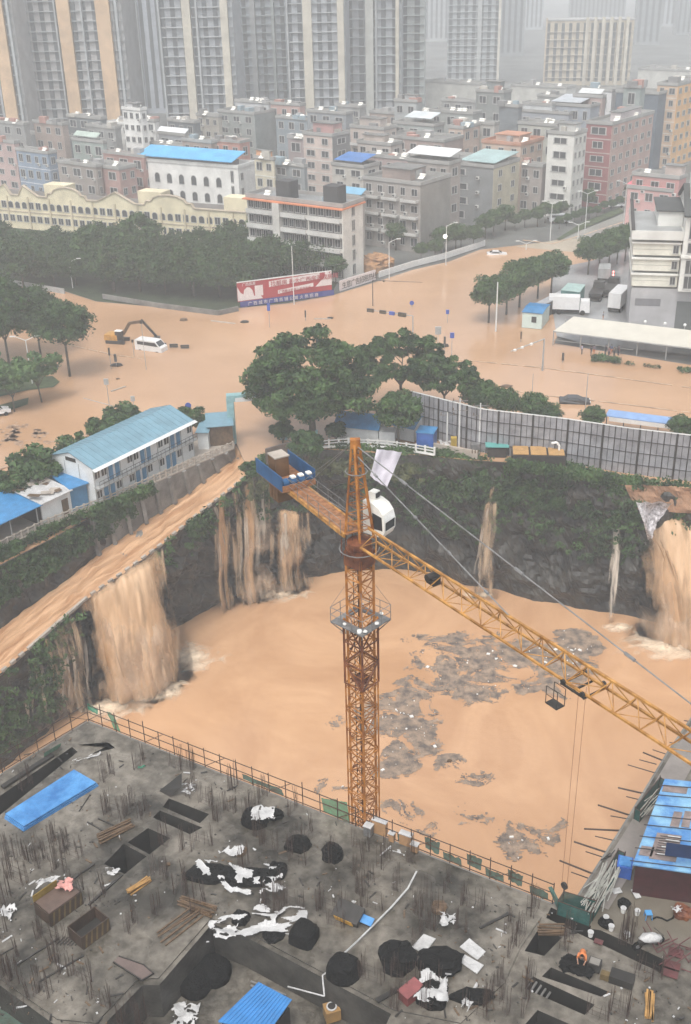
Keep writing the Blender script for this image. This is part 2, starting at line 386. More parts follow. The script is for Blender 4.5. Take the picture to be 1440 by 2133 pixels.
fall([(175, 1270, -7), (262, 1216, -7), (340, 1170, -7)], [(175, 1462), (295, 1478), (425, 1400)], M_mist, layers=2, out=3.2, name='spray')
fall([(470, 1090, -8), (560, 1080, -8), (640, 1080, -9)], [(465, 1275), (560, 1252), (665, 1228)], M_mist, layers=1, out=3, name='spray')
fall([(1318, 1095, -7), (1400, 1090, -7), (1520, 1090, -7)], [(1290, 1325), (1390, 1352), (1560, 1390)], M_mist, layers=2, out=3, name='spray')
fall([(325, 1140, -3.8), (345, 1126, -3.8)], [(345, 1405), (385, 1380)], M_f2, layers=1)
fall([(60, 1350, -7.4), (130, 1292, -6.6), (188, 1240, -6)], [(95, 1500), (160, 1480), (235, 1440)], M_f2, layers=2, out=2.2)
fall([(445, 1048, -2), (500, 1005, -1), (560, 975, -.4)], [(470, 1262), (530, 1240), (575, 1228)], M_f2, layers=1, out=1.5)
rf = random.Random(3)
for i in range(17):
    x_ = 452 + i * 11.5; t_ = 1046 - (x_ - 445) * .62 if x_ < 560 else 1062; z_ = -1.5 if x_ < 560 else -7; w_ = rf.uniform(5, 15); sh = rf.uniform(4, 16)
    if i in (3, 11): continue
    fall([(x_ - w_, t_, z_), (x_ + w_, t_ - 3, z_)], [(x_ - w_ + sh - 4, 1268 - (x_ - 470) * .27), (x_ + w_ + sh + 6, 1264 - (x_ - 470) * .27)], rf.choice([M_f1, M_f2, M_f2, M_f3]), layers=1, nu=20, out=rf.uniform(.5, 2.0))
for i in range(11):
    x_ = 62 + i * 12.5; t_ = 1355 - (x_ - 60) * .83; w_ = rf.uniform(2, 6); fall([(x_ - w_, t_ + 6, -8), (x_ + w_, t_ + 2, -8)], [(x_ + 18, 1530 - (x_ - 60) * .45), (x_ + 34, 1525 - (x_ - 60) * .45)], rf.choice([M_f2, M_f3]), layers=1, nu=12, out=rf.uniform(.6, 1.8))
fall([(575, 1050, -7), (632, 1065, -8)], [(575, 1228), (642, 1218)], M_f1, layers=2, out=1.0)
for xa, ya, xb, yb, z_ in ((452, 1075, 470, 1268, -4), (436, 1090, 452, 1180, -5), (500, 1040, 512, 1255, -4), (412, 1110, 440, 1200, -6), (72, 1370, 92, 1470, -9), (108, 1345, 122, 1500, -9), (140, 1330, 150, 1480, -8), (168, 1310, 185, 1450, -8), (88, 1420, 112, 1520, -12), (50, 1440, 78, 1530, -12), (1395, 1080, 1402, 1330, -5), (1268, 1100, 1274, 1290, -7)): fall([(xa - 5, ya, z_), (xa + 5, ya - 2, z_)], [(xb - 8, yb), (xb + 10, yb - 3)], M_f3 if xa % 3 else M_f2, layers=1, nu=14, out=.7)
fall([(430, 1060, -3), (455, 1040, -2)], [(470, 1265), (500, 1255)], M_f3, layers=1)
fall([(1000, 1040, -4), (1045, 1030, -4)], [(972, 1238), (1036, 1246)], M_f2, layers=3, nu=24, out=.8)
fall([(1010, 1050, -4), (1022, 1045, -4)], [(980, 1238), (1000, 1240)], M_f3, layers=2, nu=16, out=.6)
fall([(1022, 985, -1), (1040, 990, -1)], [(1005, 1090), (1030, 1080)], M_f2, layers=1, nu=16, zb=-8)
fall([(1262, 1090, -7), (1300, 1075, -6)], [(1255, 1290), (1280, 1295)], M_f3, layers=2, nu=24, out=0.8)
fall([(1318, 1065, -4), (1380, 1060, -4), (1450, 1050, -4), (1520, 1050, -4)], [(1322, 1312), (1385, 1330), (1450, 1350), (1560, 1370)], M_f1, layers=3, out=1.6)
fall([(1330, 1100, -6), (1360, 1100, -6)], [(1400, 1325), (1440, 1345)], M_f1, layers=1, out=2.5)
# foam and churned water where the falls land
def foammat():
    m = bpy.data.materials.new('pale_brown_foam'); m.use_nodes = True; t = m.node_tree; N = t.nodes; L = t.links; b = N['Principled BSDF']
    b.inputs['Roughness'].default_value = 0.7; b.inputs['Base Color'].default_value = (0.86, 0.70, 0.52, 1)
    tc = N.new('ShaderNodeTexCoord'); nz = N.new('ShaderNodeTexNoise'); nz.inputs['Scale'].default_value = 0.35; nz.inputs['Detail'].default_value = 8; nz.inputs['Distortion'].default_value = 1.2
    L.new(tc.outputs['Object'], nz.inputs[0]); uv = N.new('ShaderNodeUVMap'); sx = N.new('ShaderNodeSeparateXYZ'); L.new(uv.outputs[0], sx.inputs[0])
    ad = N.new('ShaderNodeMath'); ad.operation = 'MULTIPLY_ADD'; ad.inputs[1].default_value = 1.6; L.new(nz.outputs[0], ad.inputs[0])
    sb = N.new('ShaderNodeMath'); sb.operation = 'MULTIPLY'; sb.inputs[1].default_value = -1.15; L.new(sx.outputs[0], sb.inputs[0]); L.new(sb.outputs[0], ad.inputs[2])
    mr = N.new('ShaderNodeMapRange'); mr.inputs[1].default_value = 0.0; mr.inputs[2].default_value = 0.7; mr.inputs[4].default_value = 0.9; L.new(ad.outputs[0], mr.inputs[0]); L.new(mr.outputs[0], b.inputs['Alpha'])
    return m
M_foam = foammat()
def foam(cx, cy, rx, ry, z=ZW, rings=7, seg=40, hh=.35):
    c = P(cx, cy, z); b = MB(); b.uv = []; ex = P(cx + rx, cy, z) - c; ey = P(cx, cy - ry, z) - c
    for i in range(rings + 1):
        for j in range(seg):
            a = 2 * math.pi * j / seg; r = i / rings
            p = c + ex * math.cos(a) * r + ey * math.sin(a) * r + Vector((0, 0, 0.06 + hh * (1 - r) * abs(noise.noise(Vector((math.cos(a) * r * 5, math.sin(a) * r * 5, cx))))))
            b.v.append(tuple(p)); b.uv.append([r, a])
    for i in range(rings):
        for j in range(seg):
            k = (j + 1) % seg; b.f.append((i * seg + j, (i + 1) * seg + j, (i + 1) * seg + k, i * seg + k)); b.mi.append(0)
    b.build('foam', M_foam, loc=c, kind='stuff', label='pale churned foam on the brown pit water below a waterfall', cat='foam')
for hh_, k_ in ((.4, 1.0), (1.0, .7)): foam(300, 1428, 120 * k_, 52 * k_, hh=hh_); foam(575, 1238, 95 * k_, 24 * k_, hh=hh_); foam(1395, 1345, 150 * k_, 52 * k_, hh=hh_)
foam(400, 1370, 90, 50); foam(345, 1445, 60, 22);  foam(1290, 1308, 50, 18); foam(1000, 1240, 50, 12); foam(225, 1475, 110, 40)

# ------------------------------------------------------------ floating scum and litter on the pit water
blobs = [  # px, py, rx, ry, strength
 (1205, 1345, 36, 26, 1.6), (1150, 1370, 60, 28, 1.2), (1080, 1375, 70, 32, 1.2), (1010, 1378, 55, 34, 1.1), (960, 1350, 60, 20, .75), (900, 1380, 45, 18, .6), (985, 1430, 50, 26, 1.0), (925, 1430, 60, 14, .9),
 (870, 1440, 34, 22, 1.0), (840, 1490, 50, 34, 1.25), (790, 1498, 40, 20, 1.0), (870, 1525, 30, 34, 1.25), (840, 1575, 28, 26, 1.1), (810, 1600, 28, 16, .9), (900, 1560, 40, 18, .7), (935, 1590, 24, 14, .6),
 (990, 1625, 34, 12, .4), (960, 1680, 20, 16, .35), (1010, 1708, 46, 9, .5), (1068, 1742, 26, 32, 1.0), (1108, 1768, 14, 18, .6), (1130, 1735, 40, 30, .3), (700, 1500, 16, 14, .6), (820, 1680, 30, 12, .85), (865, 1700, 28, 14, .75), (890, 1730, 16, 18, .65), (700, 1640, 40, 12, .55), (1100, 1430, 24, 12, .8), (1160, 1420, 34, 22, .9), (1190, 1400, 34, 24, 1.0), (730, 1320, 16, 6, .3), (960, 1330, 80, 10, .45)]
C = np.array([(P(x, y, ZW).x, P(x, y, ZW).y, abs(P(x + a, y, ZW).x - P(x, y, ZW).x), abs(P(x, y - c, ZW).y - P(x, y, ZW).y), s) for x, y, a, c, s in blobs])
def fld(x, y):
    m = 0
    for cx, cy, rx, ry, s in C:
        d = ((x - cx) / rx) ** 2 + ((y - cy) / ry) ** 2
        if d < 4: m = max(m, (s + .1) * (1 - d * 0.34))
    return m
cell = 0.13; x0, x1 = C[:, 0].min() - 6, C[:, 0].max() + 6; y0, y1 = C[:, 1].min() - 6, C[:, 1].max() + 6
V = []; lit = MB(); q = []
nx = int((x1 - x0) / cell); ny = int((y1 - y0) / cell)
for iy in range(ny):
    for ix in range(nx):
        x = x0 + ix * cell; y = y0 + iy * cell; f = fld(x, y)
        if f <= 0.05: continue
        wx = noise.noise(Vector((x * .22, y * .22, 5))) * 3; wy = noise.noise(Vector((x * .22, y * .22, 8))) * 3; n = noise.fractal(Vector(((x + wx) * 0.26, (y + wy) * 0.42, 3)), 0.45, 2.2, 6) * 0.95 + noise.noise(Vector((x * 2.6, y * 2.6, 9))) * 0.18
        if f + n > 0.55 + rng.random() * 0.06:
            k = len(V); c = cell * 0.5
            V += [(x - c, y - c, ZW + 0.05), (x + c, y - c, ZW + 0.05), (x + c, y + c, ZW + 0.05), (x - c, y + c, ZW + 0.05)]
            if rng.random() < 0.011 * f * f * max(0, noise.noise(Vector((x * .5, y * .5, 20))) * 2.4 + .35):
                s = rng.choice([.07, .1, .14, .2, .42]); M = Matrix.Rotation(rng.random() * 6, 3, 'Z'); lit.box((x, y, ZW + 0.1), (s, s * rng.uniform(.3, 1), 0.12), M)
M_scum = mat('grey_floating_scum', (0.15, 0.125, 0.11), 0.75, 0.3, .8, 0.5, 6, col2=(0.34, 0.25, 0.18))
npmesh('floating_scum', np.array(V), np.arange(len(V)).reshape(-1, 4), M_scum, kind='stuff', label='grey scum of floating debris spread in a winding patch on the pit water', cat='debris')
M_white = mat('white_plastic', (0.75, 0.75, 0.73), 0.5, 0.1, 2)
lit.build('floating_litter', M_white, kind='stuff', label='scattered white bits of litter floating in the grey scum', cat='litter')
# swirl of silt on the street at the left edge
def scum_patch(blobs, name, label, z=0.03, cell=0.22, zl=0.0, thr=0.55):
    CC = [(P(x, y, zl).x, P(x, y, zl).y, abs(P(x + a, y, zl).x - P(x, y, zl).x), abs(P(x, y - c, zl).y - P(x, y, zl).y), s) for x, y, a, c, s in blobs]; V = []
    for cx, cy, rx, ry, s in CC:
        for ix in range(int(-rx * 1.6 / cell), int(rx * 1.6 / cell)):
            for iy in range(int(-ry * 1.6 / cell), int(ry * 1.6 / cell)):
                x, y = cx + ix * cell, cy + iy * cell; d = ((x - cx) / rx) ** 2 + ((y - cy) / ry) ** 2
                f = s * (1 - d * 0.45); n = noise.fractal(Vector((x * 0.5, y * 0.5, 3)), 0.5, 2.2, 6) * 1.1
                if f > 0.05 and f + n > thr + 0.15 * rng.random():
                    c = cell * 0.5; V += [(x - c, y - c, zl + z), (x + c, y - c, zl + z), (x + c, y + c, zl + z), (x - c, y + c, zl + z)]
    if V: npmesh(name, np.array(V), np.arange(len(V)).reshape(-1, 4), M_scum2, kind='stuff', label=label, cat='debris')
M_scum2 = mat('brown_silt', (0.27, 0.17, 0.11), 0.75, 0.3, 1.2, 0.5, 6, col2=(0.4, 0.27, 0.18))
scum_patch([(25, 893, 26, 10, .9), (15, 905, 30, 14, .65), (60, 905, 30, 8, .6), (40, 925, 60, 10, .4), (80, 900, 16, 4, .7)], 'silt_raft', 'brown raft of floating silt and twigs on the street at the left edge')
M_wetroad = mat('wet_asphalt', (.30, .30, .28), .14, .15, .08); M_shallow = mat('shallow_muddy_water', (.40, .34, .26), .14, .12, .08)
sheet('wet_road', Z([(1165, 499), (1215, 478), (1290, 448), (1340, 425), (1400, 400), (1500, 405), (1400, 450), (1318, 490)], .03), .03, M_wetroad, kind='structure'); sheet('shallow_water', Z([(1075, 514), (1165, 499), (1318, 490), (1300, 500), (1250, 530)], .026), .026, M_shallow, kind='structure')
sheet('grass_median', Z([(1160, 497), (1215, 462), (1290, 432), (1300, 440), (1215, 476), (1165, 500)], .25), .2, M_grass, kind='structure')
# lower things on the flood: kerbs of the medians just breaking the surface, the parking yard, the grass island
yard = Z([(1150, 560), (1225, 545), (1300, 525), (1700, 520), (1900, 700), (1500, 745), (1330, 728), (1210, 714), (1160, 700), (1150, 640)], 0.06)
sheet('truck_yard', yard, 0.06, M_yard, kind='structure')
isl = Z([(-60, 860), (20, 838), (60, 828), (58, 842), (20, 855), (-60, 900)], 0.12)
sheet('grass_verge', isl, 0.12, M_grass, kind='structure')
isl = Z([(-60, 800), (60, 786), (110, 783), (125, 795), (112, 806), (60, 812), (-60, 840)], 0.12)
sheet('grass_verge', isl, 0.12, M_grass, kind='structure')
M_kerb = mat('submerged_kerb', (0.36, 0.25, 0.17), 0.6, 0.3, 0.5)
def kerb(pts, w=0.35, h=0.16, name='median_kerb', m=None, gap=0.12, label=None):
    q = resample(Z(pts, 0.02), max(3, int(len(pts) * 14))); b = MB()
    for i in range(len(q) - 1):
        if rng.random() > gap: b.bar(q[i], q[i + 1], w, h * rng.uniform(.4, 1))
    b.build(name, m or M_kerb, loc=q[0], label=label, cat='kerb', kind='structure')
kerb([(940, 748), (1120, 765), (1220, 778), (1440, 808)], label='x'); kerb([(940, 795), (1120, 822), (1300, 842), (1440, 860)], label='x')
kerb([(-20, 985), (90, 944), (190, 903), (270, 876)], w=0.5, h=0.3, gap=0, label='x'); kerb([(1090, 500), (1150, 508), (1220, 488), (1300, 462)], w=.5, label='x')
kerb([(150, 720), (240, 740), (300, 748)], label='x')
for o in COL.objects:
    if o.name.startswith('median_kerb'):
        del o['label']; del o['category']
# ============================================================ TOWER CRANE
M_orange = mat('rusty_orange_paint', (0.26, 0.085, 0.02), 0.55, 0.3, 1.2, 0.1, 8, col2=(0.48, 0.20, 0.04))
M_yel = mat('weathered_yellow_paint', (0.30, 0.13, 0.03), 0.5, 0.25, 1.5, col2=(0.56, 0.29, 0.08))
M_red = mat('dark_red_oxide', (0.10, 0.03, 0.018), 0.55, 0.3, 1.5, col2=(0.22, 0.075, 0.03))
M_bluep = mat('blue_painted_panel', (0.02, 0.085, 0.20), 0.45, 0.2, 1.2, 0.05, 5)
M_cw = mat('brown_counterweight', (0.14, 0.075, 0.035), 0.7, 0.25, 1)
M_cabw = mat('white_cab_paint', (0.78, 0.77, 0.72), 0.35, 0.06, 1)
M_glass = mat('dark_glass', (0.03, 0.035, 0.04), 0.08, 0.1, 1, spec=0.8)
M_steel = mat('grey_steel', (0.22, 0.22, 0.22), 0.45, 0.25, 2, metal=0.4)
M_dark = mat('dark_steel', (0.03, 0.027, 0.025), 0.5, 0.3, 2)
M_grate = mat('rusty_deck_grating', (0.28, 0.13, 0.06), 0.7, 0.35, 3, 0.3, 20)
CY = 55.4
c0 = PY(754, 1420, CY); zj = PY(748, 1122, CY).z      # underside of the jib
CX = c0.x
crane = empty('tower_crane', (CX, CY, ZW - 2), 'orange lattice tower crane standing in the flooded pit with its long jib reaching right', 'crane')
ux, uy = rot((1, 0, 0), R(47)), rot((0, 1, 0), R(47))
def mp_(a, c, z): return Vector((CX, CY, z)) + ux * a + uy * c
def lattice(b, s, z0, z1, nb, leg=0.075, br=0.035, kb=True):
    h = s / 2; K = [(-h, -h), (h, -h), (h, h), (-h, h)]
    for a, c in K: b.bar(mp_(a, c, z0), mp_(a, c, z1), leg * 2)
    dz = (z1 - z0) / nb
    for i in range(nb):
        za = z0 + i * dz; zb = za + dz
        for j in range(4):
            p, q = K[j], K[(j + 1) % 4]
            b.tube(mp_(*p, za), mp_(*q, za), br); m_ = za + dz / 2
            mid = ((p[0] + q[0]) / 2, (p[1] + q[1]) / 2)
            if i % 2 == j % 2: b.tube(mp_(*p, za), mp_(*q, zb), br)
            else: b.tube(mp_(*q, za), mp_(*p, zb), br)
zc = PY(754, 1345, CY).z; zpl = PY(754, 1292, CY).z     # sleeve bottom / platform
s_m = 1.12; z = zc - 2.2; k = 0
zz = ZW - 2
secs = []
while zz < zj - 1.8:
    z1 = min(zz + 2.5, zj - 1.0); b = MB(); lattice(b, s_m, zz, z1 - 0.04, 3); o = b.build('mast_section', M_orange, crane); zz = z1
b = MB(); lattice(b, s_m + 0.28, PY(754, 1700, CY).z - 6, zpl + 0.2, 13, leg=0.05, br=0.03)
b.build('climbing_frame', M_orange, crane)
b = MB(); lattice(b, s_m + 0.34, PY(754, 1420, CY).z, zpl + 0.1, 3, leg=0.055, br=0.045)
for zq in (PY(754, 1415, CY).z,): b.box((CX, CY, zq), (s_m * .8, s_m * .8, 0.14), Matrix((ux, uy, Vector((0, 0, 1)))).transposed())
b.build('jacking_collar', M_red, crane)
# ladder inside mast
b = MB()
for a in (-0.2, 0.2): b.tube(mp_(a, 0.35, ZW), mp_(a, 0.35, zj), 0.025)
zq = ZW
while zq < zj: b.tube(mp_(-0.2, 0.35, zq), mp_(0.2, 0.35, zq), 0.015, k=4); zq += 0.35
b.build('ladder', M_dark, crane)
# climbing platform
b = MB(); h0, h1 = 0.78, 1.26
for a0, a1, c_0, c_1 in ((-h1, h1, -h1, -h0), (-h1, h1, h0, h1), (-h1, -h0, -h0, h0), (h0, h1, -h0, h0)):
    M = Matrix((ux, uy, Vector((0, 0, 1)))).transposed(); b.box(mp_((a0 + a1) / 2, (c_0 + c_1) / 2, zpl), (a1 - a0, c_1 - c_0, 0.08), M)
b.build('platform_deck', M_steel, crane)
b = MB(); K = [(-h1, -h1), (h1, -h1), (h1, h1), (-h1, h1)]
for j in range(4):
    p, q = K[j], K[(j + 1) % 4]
    for zr in (0.5, 1.0): b.tube(mp_(*p, zpl + zr), mp_(*q, zpl + zr), 0.022)
    for t in (0, .33, .66): b.tube(mp_(p[0] + (q[0] - p[0]) * t, p[1] + (q[1] - p[1]) * t, zpl), mp_(p[0] + (q[0] - p[0]) * t, p[1] + (q[1] - p[1]) * t, zpl + 1.0), 0.022)
    b.tube(mp_(p[0] * .5, p[1] * .5, zpl - 0.9), mp_(*p, zpl - 0.05), 0.03)
    b.tube(mp_(p[0] * .5, p[1] * .5, zpl + 2.4), mp_(*p, zpl + 1), 0.012)
b.build('platform_railing', M_steel, crane)
b = MB()
for a, c, s in ((-1.1, -.9, .3), (-.9, -1.15, .22), (1.1, 1.0, .35), (0.2, -1.1, .25), (1.2, -.6, .2), (-1.1, .3, .2)): b.ball(mp_(a, c, zpl + 0.15), s * .6, 7, 4, (1, 1, .7), .2)
b.build('stored_gear', M_white, crane)
# slewing ring and turntable
b = MB()
b.tube((CX, CY, zj - 1.0), (CX, CY, zj - 0.55), 0.78, 0.78, 20); b.tube((CX, CY, zj - 0.5), (CX, CY, zj - 0.15), 0.72, 0.72, 20)
b.box((CX, CY, zj - 1.2), (1.3, 1.3, 0.9), Matrix((ux, uy, Vector((0, 0, 1)))).transposed())
for a in np.linspace(0, 6.28, 14): b.tube((CX + 1.05 * math.cos(a), CY + 1.05 * math.sin(a), zj - 1.0), (CX + 1.05 * math.cos(a), CY + 1.05 * math.sin(a), zj - 0.1), 0.03)
b.build('slewing_ring', M_red, crane)
b = MB()
n = 18
for rr, zr in ((1.15, zj - .6),):
    for i in range(n):
        a, c = 2 * math.pi * i / n, 2 * math.pi * (i + 1) / n
        if i in (0, 1, 2, 3): continue
        b.tube((CX + rr * math.cos(a), CY + rr * math.sin(a), zr), (CX + rr * math.cos(c), CY + rr * math.sin(c), zr), 0.035)
b.build('guard_ring', M_steel, crane)
# jib directions
JE = P(1440, 1568, zj); jd = Vector((JE.x - CX, JE.y - CY, 0)).normalized(); js = Vector((-jd.y, jd.x, 0))   # js = left/back side
CE = P(603, 1000, zj + .3); cd = Vector((CE.x - CX, CE.y - CY, 0)).normalized(); cs = Vector((-cd.y, cd.x, 0))
J0 = Vector((CX, CY, zj))
def jp(t, s, h): return J0 + jd * t + js * s + Vector((0, 0, h))
JL = 44.0; JW = 0.56; JH = 1.05; seg = 1.45
k = int(JL / seg); per = 5
for g in range(0, k, per):
    b = MB(); t0 = 0.9 + g * seg; t1 = 0.9 + min(k, g + per) * seg - 0.03
    b.bar(jp(t0, JW, 0), jp(t1, JW, 0), 0.11); b.bar(jp(t0, -JW, 0), jp(t1, -JW, 0), 0.11); b.bar(jp(t0, 0, JH), jp(t1, 0, JH), 0.12)
    for i in range(g, min(k, g + per)):
        ta = 0.9 + i * seg; tb = ta + seg; tm = (ta + tb) / 2
        for s in (-1, 1): b.tube(jp(ta, s * JW, 0), jp(tm, 0, JH), 0.03); b.tube(jp(tm, 0, JH), jp(tb, s * JW, 0), 0.03)
        b.tube(jp(ta, -JW, 0), jp(ta, JW, 0), 0.025)
        if i % 2: b.tube(jp(ta, -JW, 0), jp(tb, JW, 0), 0.022)
        else: b.tube(jp(ta, JW, 0), jp(tb, -JW, 0), 0.022)
    b.build('jib_section', M_yel, crane)
b = MB()
for t in (6.6,): b.box(jp(t, 0, .4), (0.7, 0.5, 0.4), Matrix((jd, js, Vector((0, 0, 1)))).transposed()); b.tube(jp(t, -.4, .6), jp(t, .4, .6), .22, k=10)
b.build('trolley_winch', M_dark, crane)
# counter jib
def kp(t, s, h): return J0 + cd * t + cs * s + Vector((0, 0, h))
CL = (CE - J0).xy.length + 1.1
b = MB()
for s in (-.62, .62): b.bar(kp(.6, s, .1), kp(CL, s, .1), 0.13, 0.26)
for t in np.arange(.8, CL, .9): b.tube(kp(t, -.6, .05), kp(t, .6, .05), .04)
b.build('counter_jib_beam', M_yel, crane)
b = MB(); b.box(kp(CL * .45, 0, .18), (CL * .8, 1.1, .04), Matrix((cd, cs, Vector((0, 0, 1)))).transposed()); b.build('counter_jib_deck', M_grate, crane)
b = MB()
for s in (-.7, .7):
    for hh in (.55, 1.0): b.tube(kp(.9, s, hh), kp(CL - 2.2, s, hh), .018)
    for t in np.arange(.9, CL - 2, 1.3): b.tube(kp(t, s, .1), kp(t, s, 1.0), .02)
b.build('counter_jib_railing', M_steel, crane)
MC = Matrix((cd, cs, Vector((0, 0, 1)))).transposed()
for s in (-1.15, 1.15):
    b = MB(); b.box(kp(CL - .6, s, .75), (3.6, .06, .95), MC); b.tube(kp(CL - 2.4, s, 1.25), kp(CL + 1.2, s, 1.25), .035)
    b.build('blue_side_panel', M_bluep, crane)
b = MB(); b.box(kp(CL - 2.4, 0, .45), (.12, 2.3, .4), MC); b.box(kp(CL - .6, 0, .22), (3.5, 2.3, .06), MC); b.build('winch_bed', M_grate, crane)
b = MB()
for s in (-.8, -.25, .3, .85): b.tube(kp(CL - 2.15, s - .2, .75), kp(CL - 2.15, s + .2, .75), .27, k=12)
b.build('winch_drum', M_bluep, crane)
b = MB()
for s in (-.8, -.25, .3): b.box(kp(CL - 2.2, s, 1.05), (.35, .3, .1), MC)
b.build('motor_cover', M_cabw, crane)
b = MB(); b.box(kp(CL + .1, .1, .95), (1.0, .95, 1.3), MC); o = b.build('electric_cabinet', M_cw, crane)
b = MB(); b.box(kp(CL + .1, .1, 1.64), (1.1, 1.05, .08), MC); b.build('cabinet_top', M_pave, o)
for i in range(3):
    b = MB(); b.box(kp(CL - .3 + i * .42, 0, -.75), (.34, 1.1, 1.35), MC); b.build('counterweight', M_cw, crane)
# tower head
zt = solve(lambda z: proj((CX, CY, z))[1] - 928, zj, zj + 14)
tp = Vector((CX, CY, zt)) + cd * .25
b = MB()
base = [jp(.75, .5, .2), jp(.75, -.5, .2), kp(.7, .5, .2), kp(.7, -.5, .2)]
tops = [tp + js * .16 + jd * .14, tp - js * .16 + jd * .14, tp - js * .14 - jd * .14, tp + js * .14 - jd * .14]
for q, w in zip(base, tops): b.bar(q, w, .12)
for i in range(1, 9):
    f = i / 9; ps = [q.lerp(w, f) for q, w in zip(base, tops)]; pn = [q.lerp(w, (i - 1) / 9) for q, w in zip(base, tops)]
    for j, kx in ((0, 1), (1, 3), (3, 2), (2, 0)): b.tube(ps[j], ps[kx], .025); b.tube(pn[j], ps[kx], .025)
b.box(tp + Vector((0, 0, .05)), (.55, .4, .5)); b.build('tower_head', M_orange, crane)
b = MB(); f = .55; c = tp.lerp(J0, .28)
for i in range(10):
    a, d = 2 * math.pi * i / 10, 2 * math.pi * (i + 1) / 10
    b.tube(c + Vector((math.cos(a), math.sin(a), 0)) * .62, c + Vector((math.cos(d), math.sin(d), 0)) * .62, .035)
b.build('head_ring', M_steel, crane)
b = MB(); zq = .3
for a in (-.16, .16): b.tube(jp(.2, -.1 + a, .3) - jd * .9, tp + js * a - jd * .2, .02)
for i in range(22):
    f = i / 22; q = (jp(.2, -.1, .3) - jd * .9).lerp(tp - jd * .2, f); b.tube(q - js * .16, q + js * .16, .012, k=4)
b.build('head_ladder', M_steel, crane)
# pendant ties
def tie(px, py, toph, r=.035, name='pendant_tie'):
    tpt = tp + Vector((0, 0, toph)) + jd * .25
    def err(t):
        e = proj(jp(t, 0, JH)); s = proj(tpt); k_ = (px - s[0]) / (e[0] - s[0]); return s[1] + (e[1] - s[1]) * k_ - py
    ts = [x * .5 for x in range(8, 84)]
    t = min(ts, key=lambda q: abs(err(q))); b = MB(); e = jp(t, 0, JH)
    b.tube(tpt, e, r)
    for f in (.12, .4, .62, .85): q = tpt.lerp(e, f); w = tpt.lerp(e, f + .018); b.tube(q, w, r * 2.4, k=6)
    b.build(name, M_steel, crane); return t
T1 = tie(1270, 1335, -.1); T2 = tie(1000, 1220, -.7)
b = MB()
for s in (-.45, .45): b.tube(tp - jd * .2, kp(CL - 2.5, s, .4), .02)
for s in (.2, .55): b.tube(kp(CL - 2.1, s, .9), jp(.3, s * .5, 1.1), .014)
b.build('counter_tie', M_steel, crane)
# operator's cab: rounded shell on the right-hand side of the head
cabc = J0 + js * 1.62 + jd * .1 + Vector((0, 0, .1))
CABY = rot(jd, R(18)); CABX = Vector((-CABY.y, CABY.x, 0)) * -1
def cp(x, y, z): return cabc + CABX * x + CABY * y + Vector((0, 0, z))
prof = [(-.75, 0.0), (.55, 0.0), (.72, .35), (.74, .95), (.6, 1.45), (.3, 1.82), (-.15, 2.02), (-.75, 2.05)]
def shell(b, x0, x1, pr, g=0.0):
    n = len(pr); A = [cp(x0, y, z) for y, z in pr]; Bp = [cp(x1, y, z) for y, z in pr]
    b.face(A[::-1]); b.face(Bp)
    for i in range(n): j = (i + 1) % n; b.face([A[i], A[j], Bp[j], Bp[i]])
cabo = CABX
b = MB(); shell(b, -.55 + .35, .55 + .35, prof); cab = b.build('cab', M_cabw, crane)
b = MB(); b.face([cp(-.1, .745, .45), cp(.8, .745, .45), cp(.8, .755, .98), cp(-.1, .755, .98)]); b.face([cp(.905, -.1, .45), cp(.905, .6, .45), cp(.905, .55, 1.3), cp(.905, -.1, 1.45)][::-1]); b.face([cp(-.205, -.1, .45), cp(-.205, .6, .45), cp(-.205, .55, 1.3), cp(-.205, -.1, 1.45)])
b.build('window', M_glass, cab)
b = MB(); b.face([cp(-.1, .76, 1.03), cp(.8, .76, 1.03), cp(.8, .64, 1.4), cp(-.1, .64, 1.4)]); b.build('sunshade', M_white, cab)
b = MB(); b.box(cp(.2, -.45, 2.25), (.5, .45, .4), Matrix((CABX, CABY, Vector((0, 0, 1)))).transposed()); ac = b.build('air_conditioner', M_cabw, cab)
b = MB(); b.box(cp(.2, -.2, 2.25), (.34, .06, .28), Matrix((CABX, CABY, Vector((0, 0, 1)))).transposed()); b.build('fan_grille', M_dark, ac)
# trolley, its basket and hoist ropes
tt = solve(lambda t: proj(jp(t, 0, 0))[0] - 1215, 5, 30)
b = MB(); MJ = Matrix((jd, js, Vector((0, 0, 1)))).transposed()
for s in (-.68, .68):
    b.bar(jp(tt - .7, s, -.1), jp(tt + .7, s, -.1), .09)
    for q in (-.6, .6): b.tube(jp(tt + q, s - .06, .02), jp(tt + q, s + .06, .02), .13, k=10)
for q in (-.7, 0, .7): b.bar(jp(tt + q, -.7, -.15), jp(tt + q, .7, -.15), .08)
tr = b.build('trolley', M_dark, crane)
b = MB(); bc = jp(tt - .55, -1.15, -1.0)
b.box(bc, (.7, .5, .06), MJ)
for q in (-.35, .35):
    for s in (-.25, .25): b.tube(bc + jd * q + js * s, bc + jd * q + js * s + Vector((0, 0, .95)), .02)
for hh in (.5, .95):
    for s in (-.25, .25): b.tube(bc - jd * .35 + js * s + Vector((0, 0, hh)), bc + jd * .35 + js * s + Vector((0, 0, hh)), .018)
b.build('service_basket', M_dark, tr)
rb = jp(tt, 0, -.1); zr = solve(lambda z: proj((rb.x, rb.y, z))[1] - 1845, rb.z - 30, rb.z)
b = MB()
for q in (-.22, .22): b.tube(rb + jd * q, (rb.x + jd.x * q * .8, rb.y + jd.y * q * .8, zr), .011, k=4)
b.build('hoist_rope', M_red, crane)
b = MB(); hb = Vector((rb.x, rb.y, zr)); b.tube(hb - js * .06 , hb + js * .06, .2, k=10); b.tube(hb, hb - Vector((0, 0, .4)), .04); b.tube(hb - Vector((0, 0, .4)), hb - Vector((0, .12, .5)), .03)
b.build('hook_block', M_dark, crane)
